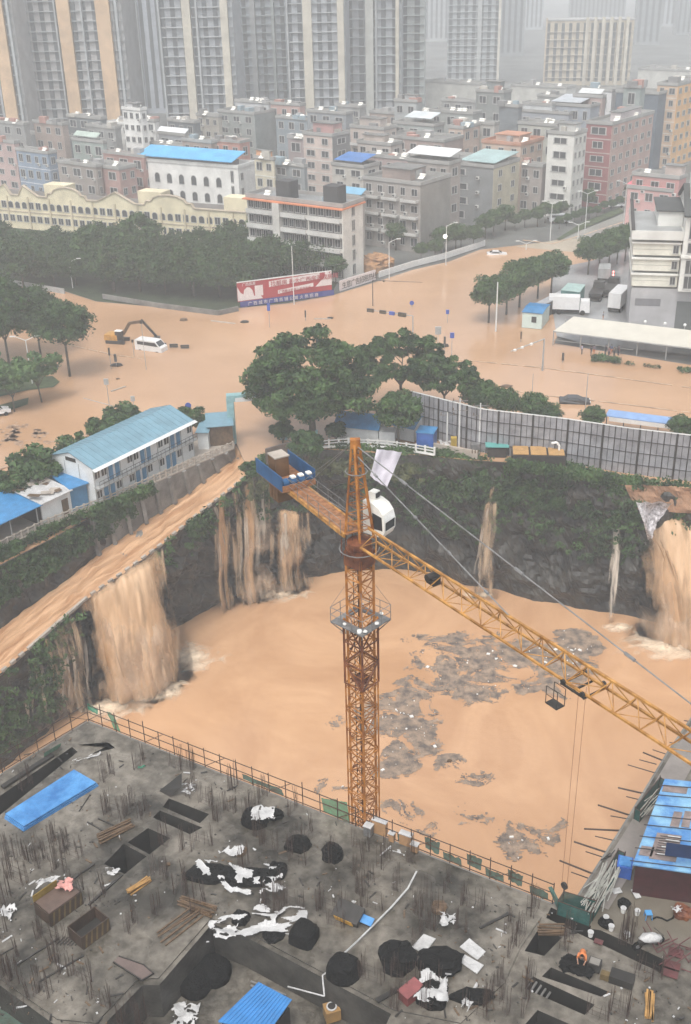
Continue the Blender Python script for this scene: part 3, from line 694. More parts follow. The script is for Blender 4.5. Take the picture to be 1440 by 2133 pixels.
# white cloth hung beside the head
def cloth(pts_px, Y, nm, label, m, nuv=(14, 16), wob=.12, cat='cloth'):
    # four corners given in the picture at distance Y
    q = [PY(x, y, Y) for x, y in pts_px]; b = MB(); nu, nv = nuv
    for i in range(nu):
        for j in range(nv):
            u, v = i / (nu - 1), j / (nv - 1); p = q[0].lerp(q[1], u).lerp(q[3].lerp(q[2], u), v)
            p += Vector((0, wob * noise.noise(Vector((u * 3, v * 1.2, 2))) * 2, wob * .4 * noise.noise(Vector((u * 4, v * 4, 8))))); b.v.append(tuple(p))
    for i in range(nu - 1):
        for j in range(nv - 1): k = i * nv + j; b.f.append((k, k + nv, k + nv + 1, k + 1)); b.mi.append(0)
    return b.build(nm, m, loc=q[0], label=label, cat=cat, smooth=True)
M_cloth = mat('white_cloth', (0.66, 0.63, 0.70), 0.8, 0.08, 1, 0.2, 4)
cloth([(785, 935), (838, 941), (806, 1016), (771, 992)], CY + .1, 'hanging_cloth', 'large white cloth hanging from the tie rods beside the crane head', M_cloth)
# ============================================================ UNFINISHED BUILDING (foreground)
M_slab = mat('wet_rough_slab', (0.042, 0.038, 0.031), 0.32, 0.0, 0.2, 0.35, 3.5, col2=(0.205, 0.185, 0.155), detail=9)
# puddle gloss: roughness follows a second large noise
def wetslab(m):
    t = m.node_tree; N = t.nodes; L = t.links; b = N['Principled BSDF']; tc = [n for n in N if n.type == 'TEX_COORD'][0]
    n = N.new('ShaderNodeTexNoise'); n.inputs['Scale'].default_value = 0.35; n.inputs['Detail'].default_value = 4; L.new(tc.outputs['Object'], n.inputs[0])
    mr = N.new('ShaderNodeMapRange'); mr.inputs[1].default_value = .46; mr.inputs[2].default_value = .56; mr.inputs[3].default_value = .05; mr.inputs[4].default_value = .6
    L.new(n.outputs[0], mr.inputs[0]); L.new(mr.outputs[0], b.inputs['Roughness'])
    rp = [q for q in N if q.type == 'VALTORGB'][0]
    m3 = N.new('ShaderNodeTexNoise'); m3.inputs['Scale'].default_value = 1.6; m3.inputs['Detail'].default_value = 8; L.new(tc.outputs['Object'], m3.inputs[0])
    mx = N.new('ShaderNodeMix'); mx.data_type = 'RGBA'; mx.blend_type = 'MULTIPLY'; mx.inputs[0].default_value = 0.7
    r2 = N.new('ShaderNodeValToRGB'); r2.color_ramp.elements[0].position = .3; r2.color_ramp.elements[0].color = (.45, .43, .4, 1); r2.color_ramp.elements[1].position = .62; r2.color_ramp.elements[1].color = (1, 1, 1, 1)
    L.new(m3.outputs[0], r2.inputs[0]); L.new(rp.outputs[0], mx.inputs[6]); L.new(r2.outputs[0], mx.inputs[7]); L.new(mx.outputs[2], b.inputs['Base Color'])
wetslab(M_slab)
M_slab2 = mat('wet_lower_slab', (0.06, 0.056, 0.05), 0.3, 0.3, 0.3, 0.3, 3)
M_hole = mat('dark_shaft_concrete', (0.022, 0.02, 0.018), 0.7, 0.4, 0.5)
M_yard2 = mat('muddy_puddled_slab', (0.11, 0.095, 0.07), 0.12, 0.3, 0.15, 0.1, 2, col2=(0.17, 0.15, 0.12))
M_corr = mat('grey_walkway_concrete', (0.20, 0.18, 0.165), 0.35, 0.15, 0.6, 0.2, 4)
M_rebar = mat('rusty_rebar', (0.055, 0.035, 0.028), 0.6, 0.3, 3)
M_pole = mat('rusty_scaffold_pole', (0.05, 0.03, 0.022), 0.5, 0.4, 2)
M_green = mat('green_safety_net', (0.02, 0.22, 0.13), 0.7, 0.25, 3, alpha=0.8)
M_green2 = mat('dark_green_net', (0.015, 0.085, 0.075), 0.75, 0.3, 2, 0.6, 6, alpha=0.88)
M_tarp = mat('blue_tarpaulin', (0.03, 0.16, 0.42), 0.4, 0.15, 0.8, 0.5, 3, col2=(0.08, 0.27, 0.56))
M_black = mat('black_wet_tarpaulin', (0.007, 0.007, 0.007), 0.85, 0.3, 2, 0.6, 8, spec=.12)
M_wht = mat('white_torn_sheeting', (0.46, 0.46, 0.46), 0.45, 0.15, 2, 0.5, 6)
M_wood = mat('wet_formwork_wood', (0.11, 0.07, 0.04), 0.5, 0.35, 1.5, stretch=(1, 6, 1))
M_wood2 = mat('yellow_timber', (0.34, 0.19, 0.06), 0.55, 0.3, 2)
M_bluer = corrugated('blue_corrugated_roof', (0.03, 0.19, 0.46), 0.4, 3.2, 0)
bld = empty('unfinished_building', P(185, 1500, ZS), 'grey unfinished concrete building in the foreground with bare wet roof slab', 'building')
edge = Z([(183, 1503), (1150, 1884), (1205, 1870), (1300, 1722), (1395, 1565), (1440, 1500)], ZS)
A_, B_, C_ = edge[0], edge[1], edge[-1]
ed = (B_ - A_).normalized(); en = Vector((-ed.y, ed.x, 0))          # en points to the pit
C2 = C_ + (C_ - edge[2]).normalized() * 30
outl = [A_] + edge[1:] + [C2, Vector((60, 60, ZS)), Vector((60, -5, ZS)), Vector((-60, -5, ZS))] + Z([(-500, 1900), (0, 1615)], ZS)
q4 = lambda *a: [P(x, y, ZS) for x, y in a]
holes = [q4((352, 1665), (436, 1698), (417, 1717), (340, 1683)), q4((333, 1690), (422, 1726), (396, 1740), (319, 1705)), q4((309, 1727), (355, 1748), (312, 1782), (266, 1757)), q4((258, 1760), (306, 1786), (260, 1823), (217, 1802)),
         q4((1110, 2034), (1239, 2093), (1218, 2114), (1093, 2059)), q4((1148, 2015), (1273, 2068), (1252, 2076), (1129, 2034)), q4((1124, 1932), (1171, 1953), (1134, 1991), (1093, 1981)),
         q4((1148, 1890), (1412, 2012), (1396, 2036), (1138, 1912)), q4((1120, 2104), (1225, 2150), (1190, 2200), (1080, 2150)), q4((212, 1560), (226, 1552), (238, 1560), (170, 1590), (155, 1588)),
         q4((150, 1556), (162, 1566), (10, 1690), (-60, 1745), (-60, 1705), (0, 1658))]
pit2 = q4((442, 1924), (502, 1946), (815, 2112), (760, 2230), (180, 2240), (218, 2133), (297, 2052), (332, 2052))
net2 = q4((-60, 2020), (0, 2052), (112, 2133), (150, 2200), (-60, 2240))
sheet('roof_slab', [(p.x, p.y) for p in outl], ZS, M_slab, holes=[[Vector((p.x, p.y, 0)) for p in h] for h in holes + [pit2, net2]], parent=None)
o = COL.objects['roof_slab']; o.parent = bld; o.location = -Vector(bld.location)
def shaft(h, depth, m, floor=True, name='shaft'):
    b = MB()
    for i in range(len(h)):
        a, c = h[i], h[(i + 1) % len(h)]; b.face([a, c, c - Vector((0, 0, depth)), a - Vector((0, 0, depth))])
    if floor: b.face([p - Vector((0, 0, depth)) for p in h])
    b.build(name, m, bld)
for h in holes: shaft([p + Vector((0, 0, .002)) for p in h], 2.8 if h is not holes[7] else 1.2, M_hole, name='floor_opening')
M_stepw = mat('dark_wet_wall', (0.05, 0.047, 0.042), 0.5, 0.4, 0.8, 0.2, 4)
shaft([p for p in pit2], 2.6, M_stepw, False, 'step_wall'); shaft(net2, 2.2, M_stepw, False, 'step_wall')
low = [p - Vector((0, 0, 2.6)) for p in pit2]; sheet('lower_slab', [(p.x, p.y) for p in low], ZS - 2.6, M_slab); o = COL.objects['lower_slab']; o.parent = bld; o.location = -Vector(bld.location)
low = [p for p in net2]; sheet('net_floor', [(p.x, p.y) for p in low], ZS - 2.2, M_green2); o = COL.objects['net_floor']; o.parent = bld; o.location = -Vector(bld.location)
# outer walls down to the water
b = MB(); ol = outl[-2:][::-1]; chain = [outl[-1]] + [A_] + edge[1:] + [C2]
for i in range(len(chain) - 1):
    a, c = chain[i], chain[i + 1]; b.face([a - Vector((0, 0, .35)), c - Vector((0, 0, .35)), Vector((c.x, c.y, ZW - 1)), Vector((a.x, a.y, ZW - 1))])
    b.bar(a - Vector((0, 0, .17)), c - Vector((0, 0, .17)), .3, .3)
b.build('outer_wall', M_conc, bld)
# walkway strip and the puddled yard on the right
cor = edge[2:5] + [edge[5]]; side = Vector((0.82, -0.57, 0))
wk = [p + side * .25 for p in cor] + [p + side * 1.9 for p in cor][::-1]
sheet('walkway', [(p.x, p.y) for p in wk], ZS + .10, M_corr); o = COL.objects['walkway']; o.parent = bld; o.location = -Vector(bld.location)
yd = q4((1275, 1860), (1330, 1790), (1700, 1800), (1700, 2000), (1420, 1975), (1330, 1950), (1230, 1935), (1240, 1895)); sheet('puddled_floor', [(p.x, p.y) for p in yd], ZS + .012, M_yard2); o = COL.objects['puddled_floor']; o.parent = bld; o.location = -Vector(bld.location)
# raised inner slab edge (a paler upper pour set back from the rim)
up_ = q4((170, 1527), (330, 1590), (560, 1684), (700, 1742), (735, 1762), (905, 1826), (1128, 1912), (1085, 1975), (1050, 2050), (960, 2133), (820, 2105), (505, 1938), (440, 1915), (330, 2040), (290, 2040), (200, 2133), (120, 2125), (0, 2040), (-80, 1990), (-80, 1760), (20, 1702), (172, 1578), (240, 1560), (226, 1548), (165, 1553))
bm = MB(); hs_ = [[Vector((p.x, p.y, 0)) for p in h] for h in holes[:4]]
sheet('upper_pour', [(p.x, p.y) for p in up_], ZS + .09, M_slab, holes=hs_); o = COL.objects['upper_pour']; o.parent = bld; o.location = -Vector(bld.location)
shaft([p + Vector((0, 0, .09)) for p in up_], .09, M_slab2, False, 'pour_edge')
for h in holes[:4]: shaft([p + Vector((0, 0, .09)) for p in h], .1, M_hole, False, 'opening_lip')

# railings of scaffold pole round the rim
def railing(a, c, label, step=1.35, h=1.5, name='scaffold_railing', net=None):
    root = empty(name, a, label, 'railing'); d = (c - a); L = d.length; d.normalize(); n = int(L / step)
    pm = MB(); pm.tube(a + Vector((0, 0, -.3)), a + Vector((0, 0, h + .15)), .034, k=5); post0 = None
    for i in range(n + 1):
        if post0 is None: post0 = pm.build('post', M_pole, root); post0.location = (0, 0, 0)
        else:
            o = post0.copy(); COL.objects.link(o); o.parent = root; o.location = d * (L * i / n); o.scale = (1, 1, rng.choice([1, 1, 1.05, 1.2, .95]))
    for zz in (.15, h * .55, h): b = MB(); b.tube(a + Vector((0, 0, zz)), c + Vector((0, 0, zz)), .033); b.build('rail', M_pole, root)
    for i in range(0, n, 4):
        b = MB(); p = a + d * (L * i / n); q = p + d * step * 1.3; b.tube(p + Vector((0, 0, .1)), q + Vector((0, 0, h * .95)), .024); b.build('brace', M_pole, root)
    return root
railing(A_ + en * .1, B_ + en * .1, 'long rusty scaffold railing along the slab rim above the brown pit water')
railing(A_ + en * .1, outl[-1] + Vector((-.1, .1, 0)) + (outl[-1] - A_) * .35, 'short rusty scaffold railing on the far left rim of the slab')
def netpiece(pts, label, m=M_green, cat='netting', z=None):
    # ragged net hung in a vertical plane: pts are pixels at the railing line distance
    q = [Vector(p) for p in pts]; b = MB(); nu, nv = 10, 8
    for i in range(nu):
        for j in range(nv):
            u, v = i / (nu - 1), j / (nv - 1); p = q[0].lerp(q[1], u).lerp(q[3].lerp(q[2], u), v) + Vector((0, .12 * noise.noise(Vector((u * 5, v * 3, q[0].x))), .08 * noise.noise(Vector((u * 5, v * 5, q[0].y)))))
            b.v.append(tuple(p))
    for i in range(nu - 1):
        for j in range(nv - 1):
            k = i * nv + j; b.f.append((k, k + nv, k + nv + 1, k + 1)); b.mi.append(0)
    return b.build('safety_net', m, loc=q[3], label=label, cat=cat)
def rim(px, h): # point on the rim line A-B seen at picture x
    t = solve(lambda s: proj(A_ + ed * s)[0] - px, 0, (B_ - A_).length + 3); return A_ + ed * t + en * .16 + Vector((0, 0, h))
netpiece([rim(184, 1.6), rim(206, 1.45), rim(204, .9), rim(184, 1.05)], 'bright green net scrap knotted at the far left corner of the railing')
netpiece([rim(224, 1.6), rim(238, 1.5), rim(250, .0), rim(236, .1)], 'thin green net strip hanging just right of the railing corner')
netpiece([rim(502, .6), rim(585, .55), rim(590, .1), rim(505, .2)], 'long crumpled green net lying along the foot of the railing', M_green2)
netpiece([rim(668, 1.2), rim(722, 1.7), rim(726, -.1), rim(672, .1)], 'teal green net stretched over the railing just left of the crane mast')
for x, lab in ((898, 'first dark green net panel right of the crane on the railing'), (985, 'middle dark green net panel on the railing right of the crane'), (1070, 'tattered dark green net panel near the right end of the railing')):
    netpiece([rim(x - 16, 1.3), rim(x + 16, 1.25), rim(x + 14, .3), rim(x - 14, .4)], lab, M_green2)
for x, lab in ((845, 'small dark net scrap low on the railing right of the brown boxes'), (940, 'dark net scrap between the first and middle net panels'), (1028, 'dark net scrap between the middle and tattered net panels'), (1120, 'dark net scrap next to the netted pen')):
    netpiece([rim(x - 20, .7), rim(x + 18, .6), rim(x + 20, .02), rim(x - 18, .08)], lab, M_green2)
netpiece([P(92, 1568, ZS + .8), P(128, 1548, ZS + .8), P(126, 1556, ZS), P(92, 1578, ZS)], 'green net heap caught on the left rim railing')
# poles sticking out over the water
pm = MB(); pm.tube((0, 0, 0), (1, 0, 0), .045, .04, 6)
spk = [(1340, 1565, 1400, 1592, 0), (1308, 1593, 1372, 1612, 1), (1332, 1582, 1368, 1592, 1), (1288, 1638, 1355, 1656, 0), (1305, 1657, 1350, 1670, 1), (1246, 1674, 1312, 1698, 0), (1272, 1698, 1310, 1706, 1), (1217, 1726, 1290, 1730, 0), (1240, 1740, 1285, 1752, 1), (1196, 1752, 1262, 1775, 0), (1220, 1773, 1255, 1785, 1), (1166, 1792, 1235, 1820, 0), (1190, 1816, 1225, 1829, 1), (1395, 1545, 1440, 1552, 1), (1360, 1560, 1410, 1578, 1), (1425, 1500, 1440, 1503, 1)]
ORD = 'first second third fourth fifth sixth seventh eighth ninth tenth eleventh twelfth thirteenth fourteenth fifteenth sixteenth seventeenth eighteenth nineteenth twentieth'.split()
first = None
for x, y, x2, y2, th in spk:
    a = P(x2, y2, ZS - .05); c = P(x, y, ZS - .0); d = c - a
    if first is None: first = pm.build('scaffold_pole', M_pole); o = first
    else: o = first.copy(); COL.objects.link(o)
    o.location = a; o.rotation_euler = (0, rng.uniform(-.03, .03), math.atan2(d.y, d.x)); o.scale = (d.length, 1.4 - .5 * th, 1.4 - .5 * th)
    tag(o, '%s scaffold pole over the pit water, %s from the near end' % ('thin' if th else 'long thick', ORD[sorted(q[1] for q in spk)[::-1].index(y)]), 'pole', 'scaffold poles jutting over the water')
# starter bars: clusters of rebar rising from the slab
def cluster_mesh(seed, nb, sx, sy, hh, lean):
    r_ = random.Random(seed); b = MB()
    for i in range(nb):
        x = r_.uniform(-sx, sx); y = r_.uniform(-sy, sy); h = hh * r_.uniform(.75, 1.1)
        if r_.random() < .6: x = sx * r_.choice([-1, 1]) * r_.uniform(.8, 1)
        b.tube((x, y, 0), (x + r_.uniform(-lean, lean), y + r_.uniform(-lean, lean), h), .014, .011, 4, caps=False)
    for zz in (.25, .6):
        b.tube((-sx, -sy, zz), (sx, -sy, zz), .008, k=3); b.tube((sx, -sy, zz), (sx, sy, zz), .008, k=3); b.tube((sx, sy, zz), (-sx, sy, zz), .008, k=3); b.tube((-sx, sy, zz), (-sx, -sy, zz), .008, k=3)
    me = bpy.data.meshes.new('rebar_cluster'); me.from_pydata(b.v, [], b.f); me.materials.append(M_rebar); return me
CM = [cluster_mesh(i, n, sx, sy, h, l) for i, (n, sx, sy, h, l) in enumerate([(20, .5, .25, 1.75, .07), (26, .7, .3, 1.7, .1), (16, .35, .35, 1.9, .06), (12, .6, .12, 1.6, .12)])]
CL_ = [(22, 1790), (68, 1782), (88, 1800), (125, 1760), (152, 1780), (60, 1850 - 60), (270, 1690), (300, 1700), (225, 1622), (290, 1595), (365, 1600), (430, 1675), (400, 1655), (460, 1700), (480, 1690), (425, 1758), (345, 1755), (375, 1850), (395, 1870), (275, 1935), (205, 1880), (160, 1790 + 60), (100, 1960), (15, 2040), (30, 2048), (210, 2092), (265, 2120), (300, 2130), (90, 2075), (520, 1700), (545, 1665), (490, 1640), (560, 1895), (570, 1905), (690, 1790), (620, 1800), (752, 1770), (760, 1850), (830, 1850), (880, 1890), (735, 1900), (700, 1930), (775, 2040), (905, 1920), (960, 1940), (985, 1890), (1065, 1980), (1080, 1960), (1045, 2050), (1035, 2080), (1035, 2100), (1110, 1900), (1180, 1965), (1305, 1960), (1312, 1945), (1340, 2040), (1355, 2030), (1290, 2110), (1245, 2120), (990, 2110), (860, 1790), (800, 1800), (930, 1850), (330, 1900), (240, 1700), (55, 1640), (610, 1690), (640, 1745), (390, 1560 + 40), (780, 1895)]
rq = random.Random(5)
while len(CL_) < 98:
    x, y = rq.uniform(5, 1120), rq.uniform(1580, 2125)
    w_ = P(x, y, ZS)
    if (w_ - A_).dot(en) > -1.2 or 180 < x < 820 and y > 1915 or any(abs(x - sum(proj(p)[0] for p in h) / len(h)) < 55 and abs(y - sum(proj(p)[1] for p in h) / len(h)) < 40 for h in holes) or min((x - a) ** 2 + (y - c) ** 2 for a, c in CL_) < 900 or (x < 230 and 1600 < y < 1740): continue
    CL_.append((x, y))
for i, (x, y) in enumerate(CL_):
    o = bpy.data.objects.new('rebar_cluster', CM[rng.randrange(4)]); COL.objects.link(o); o.location = P(x, y, ZS + .05); o.rotation_euler = (0, 0, rng.choice([0, 1.57]) - .48 + rng.uniform(-.1, .1)); s = rng.uniform(.85, 1.15); o.scale = (s, s, s)
    tag(o, 'cluster of thin rusty rebar rods sticking up from the wet slab', 'rebar', 'rebar clusters rising from the slab')
# ---------------- piles, sheets and gear on the slab
def lump(px, py, r, h, label, m=M_black, z=ZS + .08, sc=(1, 1), seed=0, name='tarpaulin_bundle', cat='bundle', rough=.25, boxy=.5):
    c = P(px, py, z); b = MB(); seg, rings = 22, 9
    for i in range(rings + 1):
        th = (math.pi / 2) * i / rings
        for j in range(seg):
            ph = 2 * math.pi * j / seg; n = noise.fractal(Vector((math.cos(ph) * 1.6 + seed * 3, math.sin(ph) * 1.6, i * .35 + seed)), .9, 2, 4)
            kk = 1 / max(abs(math.cos(ph)), abs(math.sin(ph))); rr = r * (1 + boxy * (kk - 1) * .7) * (1 + rough * n) * (math.sin(th) ** .38 if i else 0)
            zz = h * (math.cos(th) ** .55 if i < rings else 0) * (1 + .3 * rough * n)
            b.v.append((c.x + rr * sc[0] * math.cos(ph - .5), c.y + rr * sc[1] * math.sin(ph - .5), c.z + zz))
    for i in range(rings):
        for j in range(seg): k = (j + 1) % seg; b.f.append((i * seg + j, (i + 1) * seg + j, (i + 1) * seg + k, i * seg + k)); b.mi.append(0)
    return b.build(name, m, loc=c, label=label, cat=cat)
def rag(px, py, w, d, label, m=M_wht, z=ZS + .1, seed=0, thr=-.12, hh=.35, name='torn_sheet', cat='sheeting', rz=0.0, res=34):
    # crumpled sheet with ragged holes, lying on the slab
    c = P(px, py, z); b = MB(); idx = {}
    for i in range(res):
        for j in range(res):
            u, v = i / (res - 1) - .5, j / (res - 1) - .5
            n = noise.fractal(Vector((u * 3.2 + seed * 11, v * 3.2, seed)), .9, 2.1, 3); ed_ = max(abs(u), abs(v)) * 2
            if n * .9 - (ed_ ** 3) * .4 < thr: continue
            p = rot((u * w, v * d, 0), rz); hgt = hh * (.45 + .6 * noise.noise(Vector((u * 2.6 + seed, v * 2.6, 5 + seed)))) + .13 * hh * abs(noise.noise(Vector((u * 13, v * 7, seed)))) + .02
            p += Vector((noise.noise(Vector((u * 4, v * 4, 1 + seed))), noise.noise(Vector((u * 4, v * 4, 4 + seed))), 0)) * .22 * min(w, d) * .6
            idx[i, j] = len(b.v); b.v.append((c.x + p.x, c.y + p.y, c.z + max(.02, hgt)))
    for (i, j) in list(idx):
        if (i + 1, j) in idx and (i, j + 1) in idx and (i + 1, j + 1) in idx:
            b.f.append((idx[i, j], idx[i + 1, j], idx[i + 1, j + 1], idx[i, j + 1])); b.mi.append(0)
    return b.build(name, m, loc=c, label=label, cat=cat, smooth=True)
lump(530, 1715, .78, 1.0, 'black wrapped bundle with a white plastic cover on top', seed=1, sc=(1, .8))
rag(548, 1696, 1.5, 1.3, 'white plastic sheet draped over a black bundle near the railing', z=ZS + 1.0, seed=4, thr=-.5, hh=.25)
lump(571, 1702, .5, .55, 'low black heap tucked behind the white covered bundle', seed=8, sc=(1.2, .7))
lump(622, 1765, .68, .7, 'black bundle with a double hump in the middle of the slab', seed=2, sc=(1.1, .8)); lump(692, 1785, .62, .8, 'square black bundle left of the crane foot', seed=3)
lump(440, 1822, .95, .35, 'flat black heap at the left end of the torn white sheeting', seed=4, sc=(1.5, .8)); lump(578, 1820, .6, .6, 'round black heap at the right end of the torn white sheeting', seed=5)
lump(500, 1775, .42, .3, 'small dark brown heap above the torn white sheeting', seed=6, m=M_wood)
lump(520, 1830, 1.2, .3, 'long black heap under the torn white sheeting', seed=16, sc=(1.4, .6))
rag(488, 1808, 5.0, 3.4, 'torn white sheeting spread over black heaps in the middle of the slab', seed=1, res=60, thr=-.02, hh=.5, rz=-.6, z=ZS + .32)
rag(562, 1850, 2.1, 1.6, 'bunched white sheeting at the right end of the black heaps', seed=2, thr=-.05, hh=.5, z=ZS + .3)
rag(545, 1925, 5.4, 2.4, 'long white torn sheeting beside the step down', seed=3, res=56, thr=-0.1, hh=.45, rz=.12, z=ZS + .2); rag(470, 1945, 2.1, 1.5, 'white rags hanging at the corner of the step', seed=9, thr=-.15, hh=.5)
lump(502, 1915, .5, .35, 'black lump under the long white sheeting', seed=7); lump(570, 1948, .6, .3, 'flat black lump at the near edge of the long white sheeting', seed=17)
lump(634, 1955, .78, .95, 'black cube shaped bundle at the edge of the step down', seed=10, boxy=.9, rough=.12)
lump(716, 2030, .95, 1.2, 'large black rounded bundle with a board on it at the step edge', seed=11, rough=.1, sc=(.95, .8)); lump(830, 2005, .95, 1.1, 'large round black bundle with frayed top', seed=12, rough=.3, boxy=.2)
lump(915, 2010, .95, .7, 'wide black frayed heap right of the round black bundle', seed=13, sc=(1.3, .9), rough=.35); lump(900, 2080, .8, .7, 'black lump wrapped in torn white sheeting near the bottom', seed=14)
rag(905, 2070, 2.6, 2.3, 'white torn sheeting wrapped over a black lump near the bottom', seed=5, thr=-.1, hh=.9, z=ZS + .35); rag(982, 2085, 2.2, .9, 'narrow white sheeting draped over a dark beam', seed=6, thr=0, hh=.4, rz=.8)
lump(985, 2080, .8, .4, 'dark heap below the narrow white sheeting', seed=15, sc=(1.4, .6))
lump(915, 1893, .45, .3, 'small dark heap behind a crumpled white bag', seed=18, m=M_wood); rag(932, 1920, 1.0, 1.1, 'crumpled white bag on the open right half of the slab', seed=7, thr=-.25, hh=.5)
rag(235, 1818, 1.0, .6, 'crumpled white plastic by the dark floor opening', seed=8, thr=-.2, hh=.4); rag(18, 1905, .9, 1.2, 'pale blue white plastic bag at the left edge', seed=10, thr=-.35, hh=.5)
rag(393, 1648, 1.1, .9, 'white and green tangled sheet beside a leaning board', seed=11, thr=-.15, hh=.5); rag(180, 1582, 2.2, .4, 'narrow white torn strip beside the dark slots at the left', seed=12, thr=-.1, hh=.3, rz=.5)
rag(385, 2115, 1.6, 1.8, 'pale torn sheet in the sunken area at the bottom', seed=13, thr=-.25, hh=.3, z=ZS - 2.5)
rag(296, 1600, .6, .3, 'small teal scrap of net on the slab', m=M_green, seed=14, thr=-.3, hh=.2, name='net_scrap', cat='netting')
lump(405, 2050, 1.1, .9, 'left black bundle in the sunken area', z=ZS - 2.58, seed=21, rough=.1); lump(445, 2030, 1.0, .9, 'right black bundle in the sunken area', z=ZS - 2.58, seed=22, rough=.1)
def board(a, c, w, h, m, label, name='board', cat='board', z=ZS + .14, z2=None):
    p, q = P(*a, z), P(*c, z if z2 is None else z2); b = MB(); b.bar(p, q, w, h); return b.build(name, m, loc=p, label=label, cat=cat)
# blue tarpaulin stack
bp_ = q4((158, 1612), (206, 1640), (50, 1735), (10, 1708)); b = MB()
for k, (ins, zz) in enumerate(((0, .12), (.12, .26), (.3, .42))):
    c = sum(bp_, Vector()) / 4; pl = [p.lerp(c, ins * .12) for p in bp_]; b.prism([(p.x, p.y) for p in pl], ZS + .1 + (zz - .12), ZS + .1 + zz - .03)
tarp = b.build('tarpaulin_stack', [M_tarp], loc=bp_[0], label='folded bright blue tarpaulin stack on the left of the slab', cat='tarpaulin')
b = MB(); c = sum(bp_, Vector()) / 4; pl = [p.lerp(c, .04) for p in bp_]; b.prism([(p.x, p.y) for p in pl], ZS + .395, ZS + .43); b.build('top_sheet', M_tarp, tarp)
# timber piles and boards
def pile(px, py, n, L, w, ang, m, label, z=ZS + .1, jit=.08):
    c = P(px, py, z); b = MB()
    for i in range(n):
        a = ang + rng.uniform(-jit, jit); d = Vector((math.cos(a), math.sin(a), 0)); s = Vector((-d.y, d.x, 0)) * rng.uniform(-w, w) + Vector((0, 0, .05 + .08 * (i % 4)))
        b.bar(c + s - d * L / 2 * rng.uniform(.8, 1), c + s + d * L / 2 * rng.uniform(.8, 1), .1, .06)
    return b.build('timber_pile', m, loc=c, label=label, cat='timber')
ang = math.atan2(C_.y - edge[2].y, C_.x - edge[2].x)
pile(240, 1735, 12, 2.6, .45, ang - .35, M_wood, 'loose pile of dark planks left of the floor openings'); pile(287, 1845, 9, 1.7, .35, ang - .2, M_wood2, 'stack of yellowish timber beams on a trestle')
pile(412, 1892, 12, 2.6, .4, ang + 1.75, M_wood, 'dark planks leaning at the corner of the step'); pile(1357, 2098, 10, 1.9, .38, ang + .35, M_wood2, 'bundle of orange brown timbers at the bottom right')
pile(375, 1930, 5, 3.2, .5, ang - .2, M_wood, 'long thin planks at the slab edge left of the step'); pile(1150, 1940, 8, 1.8, .4, ang - 1.0, M_wood, 'dark planks over the stair opening at the right')
pile(560, 2060, 3, 2.4, .4, ang - 1.4, M_steel, 'thin pale pipes in the sunken area', z=ZS - 2.5)
board((205, 1705), (243, 1722), .08, .06, M_dark, 'upper of two short dark bars left of the plank pile'); board((182, 1712), (218, 1732), .08, .06, M_dark, 'lower of two short dark bars left of the plank pile')
board((110, 1572), (5, 1640), .35, .2, M_hole, 'long dark beam along the left rim'); board((1000, 1933), (1060, 1903), .16, .08, M_dark, 'dark plank lying alone on the right of the slab')
board((165, 1690), (188, 1655), .05, .05, M_dark, 'thin stick beside the blue tarpaulin'); board((196, 1800), (140, 1840), .12, .1, M_dark, 'dark beam above the pink cloth'); board((255, 1822), (185, 1885), .16, .1, M_dark, 'dark beam beside the striped box')
board((122, 1955), (35, 2010), .1, .08, M_dark, 'upper of two dark rails below the striped steel box'); board((175, 1990), (82, 2045), .1, .08, M_dark, 'lower of two dark rails below the striped steel box')
board((0, 1990), (35, 1970), .06, .06, M_dark, 'thin dark rod at the far left edge'); board((785, 2085), (830, 2060), .3, .1, M_hole, 'dark flat beam left of the maroon box')
board((355, 1800), (345, 1800), .2, .1, M_wood, 'short block beside the opening')
# white plastic pipe snaking along
pp = [P(868, 1815, ZS + .6), P(850, 1850, ZS + .5), P(815, 1890, ZS + .3), P(780, 1925, ZS + .35), P(745, 1960, ZS + .5), P(718, 1985, ZS + 1.1)]; b = MB(); b.path(pp, .055, 8); b.build('white_pipe', M_wht, loc=pp[0], label='long white plastic pipe crossing the slab', cat='pipe')
pp = [P(690, 2018, ZS + .1), P(672, 2032, ZS + .12), P(676, 2075, ZS - .6), P(600, 2055, ZS - 1.2)]; b = MB(); b.path(pp, .045, 8); b.build('pale_pipe', M_wht, loc=pp[0], label='bent pale pipe hanging down the step wall', cat='pipe')
b = MB(); b.tube(P(792, 1782, ZS + .1), P(815, 1762, ZS + .5), .05, k=8); b.build('short_pipe', M_wht, loc=P(792, 1782, ZS), label='short white pipe below the brown boxes by the crane', cat='pipe')
# flat panels
for pts, lab in ((((883, 1945), (908, 1955), (884, 1986), (858, 1972)), 'speckled white panel lying above the frayed black heap'), (((978, 1954), (1012, 1982), (995, 1999), (958, 1972)), 'upper of two overlapping white panels'), (((963, 1985), (1008, 2010), (994, 2028), (952, 1998)), 'lower of two overlapping white panels')):
    q = [P(x, y, ZS + .2) for x, y in pts]; b = MB(); b.prism([(p.x, p.y) for p in q], ZS + .14, ZS + .2); b.build('insulation_sheet', M_wht, loc=q[0], label=lab, cat='panel')
def obox(px, py, w, d, h, a, m, name, label, cat='box', z=ZS + .08, parent=None):
    c = P(px, py, z)
    if parent: c = P(px, py, ZS + .08 if z > 5 else .08); c.z = z
    b = MB(); M = Matrix.Rotation(a, 3, 'Z'); b.box(c + Vector((0, 0, h / 2)), (w, d, h), M)
    return b.build(name, m, parent, loc=None if parent else c, label=label, cat=cat)
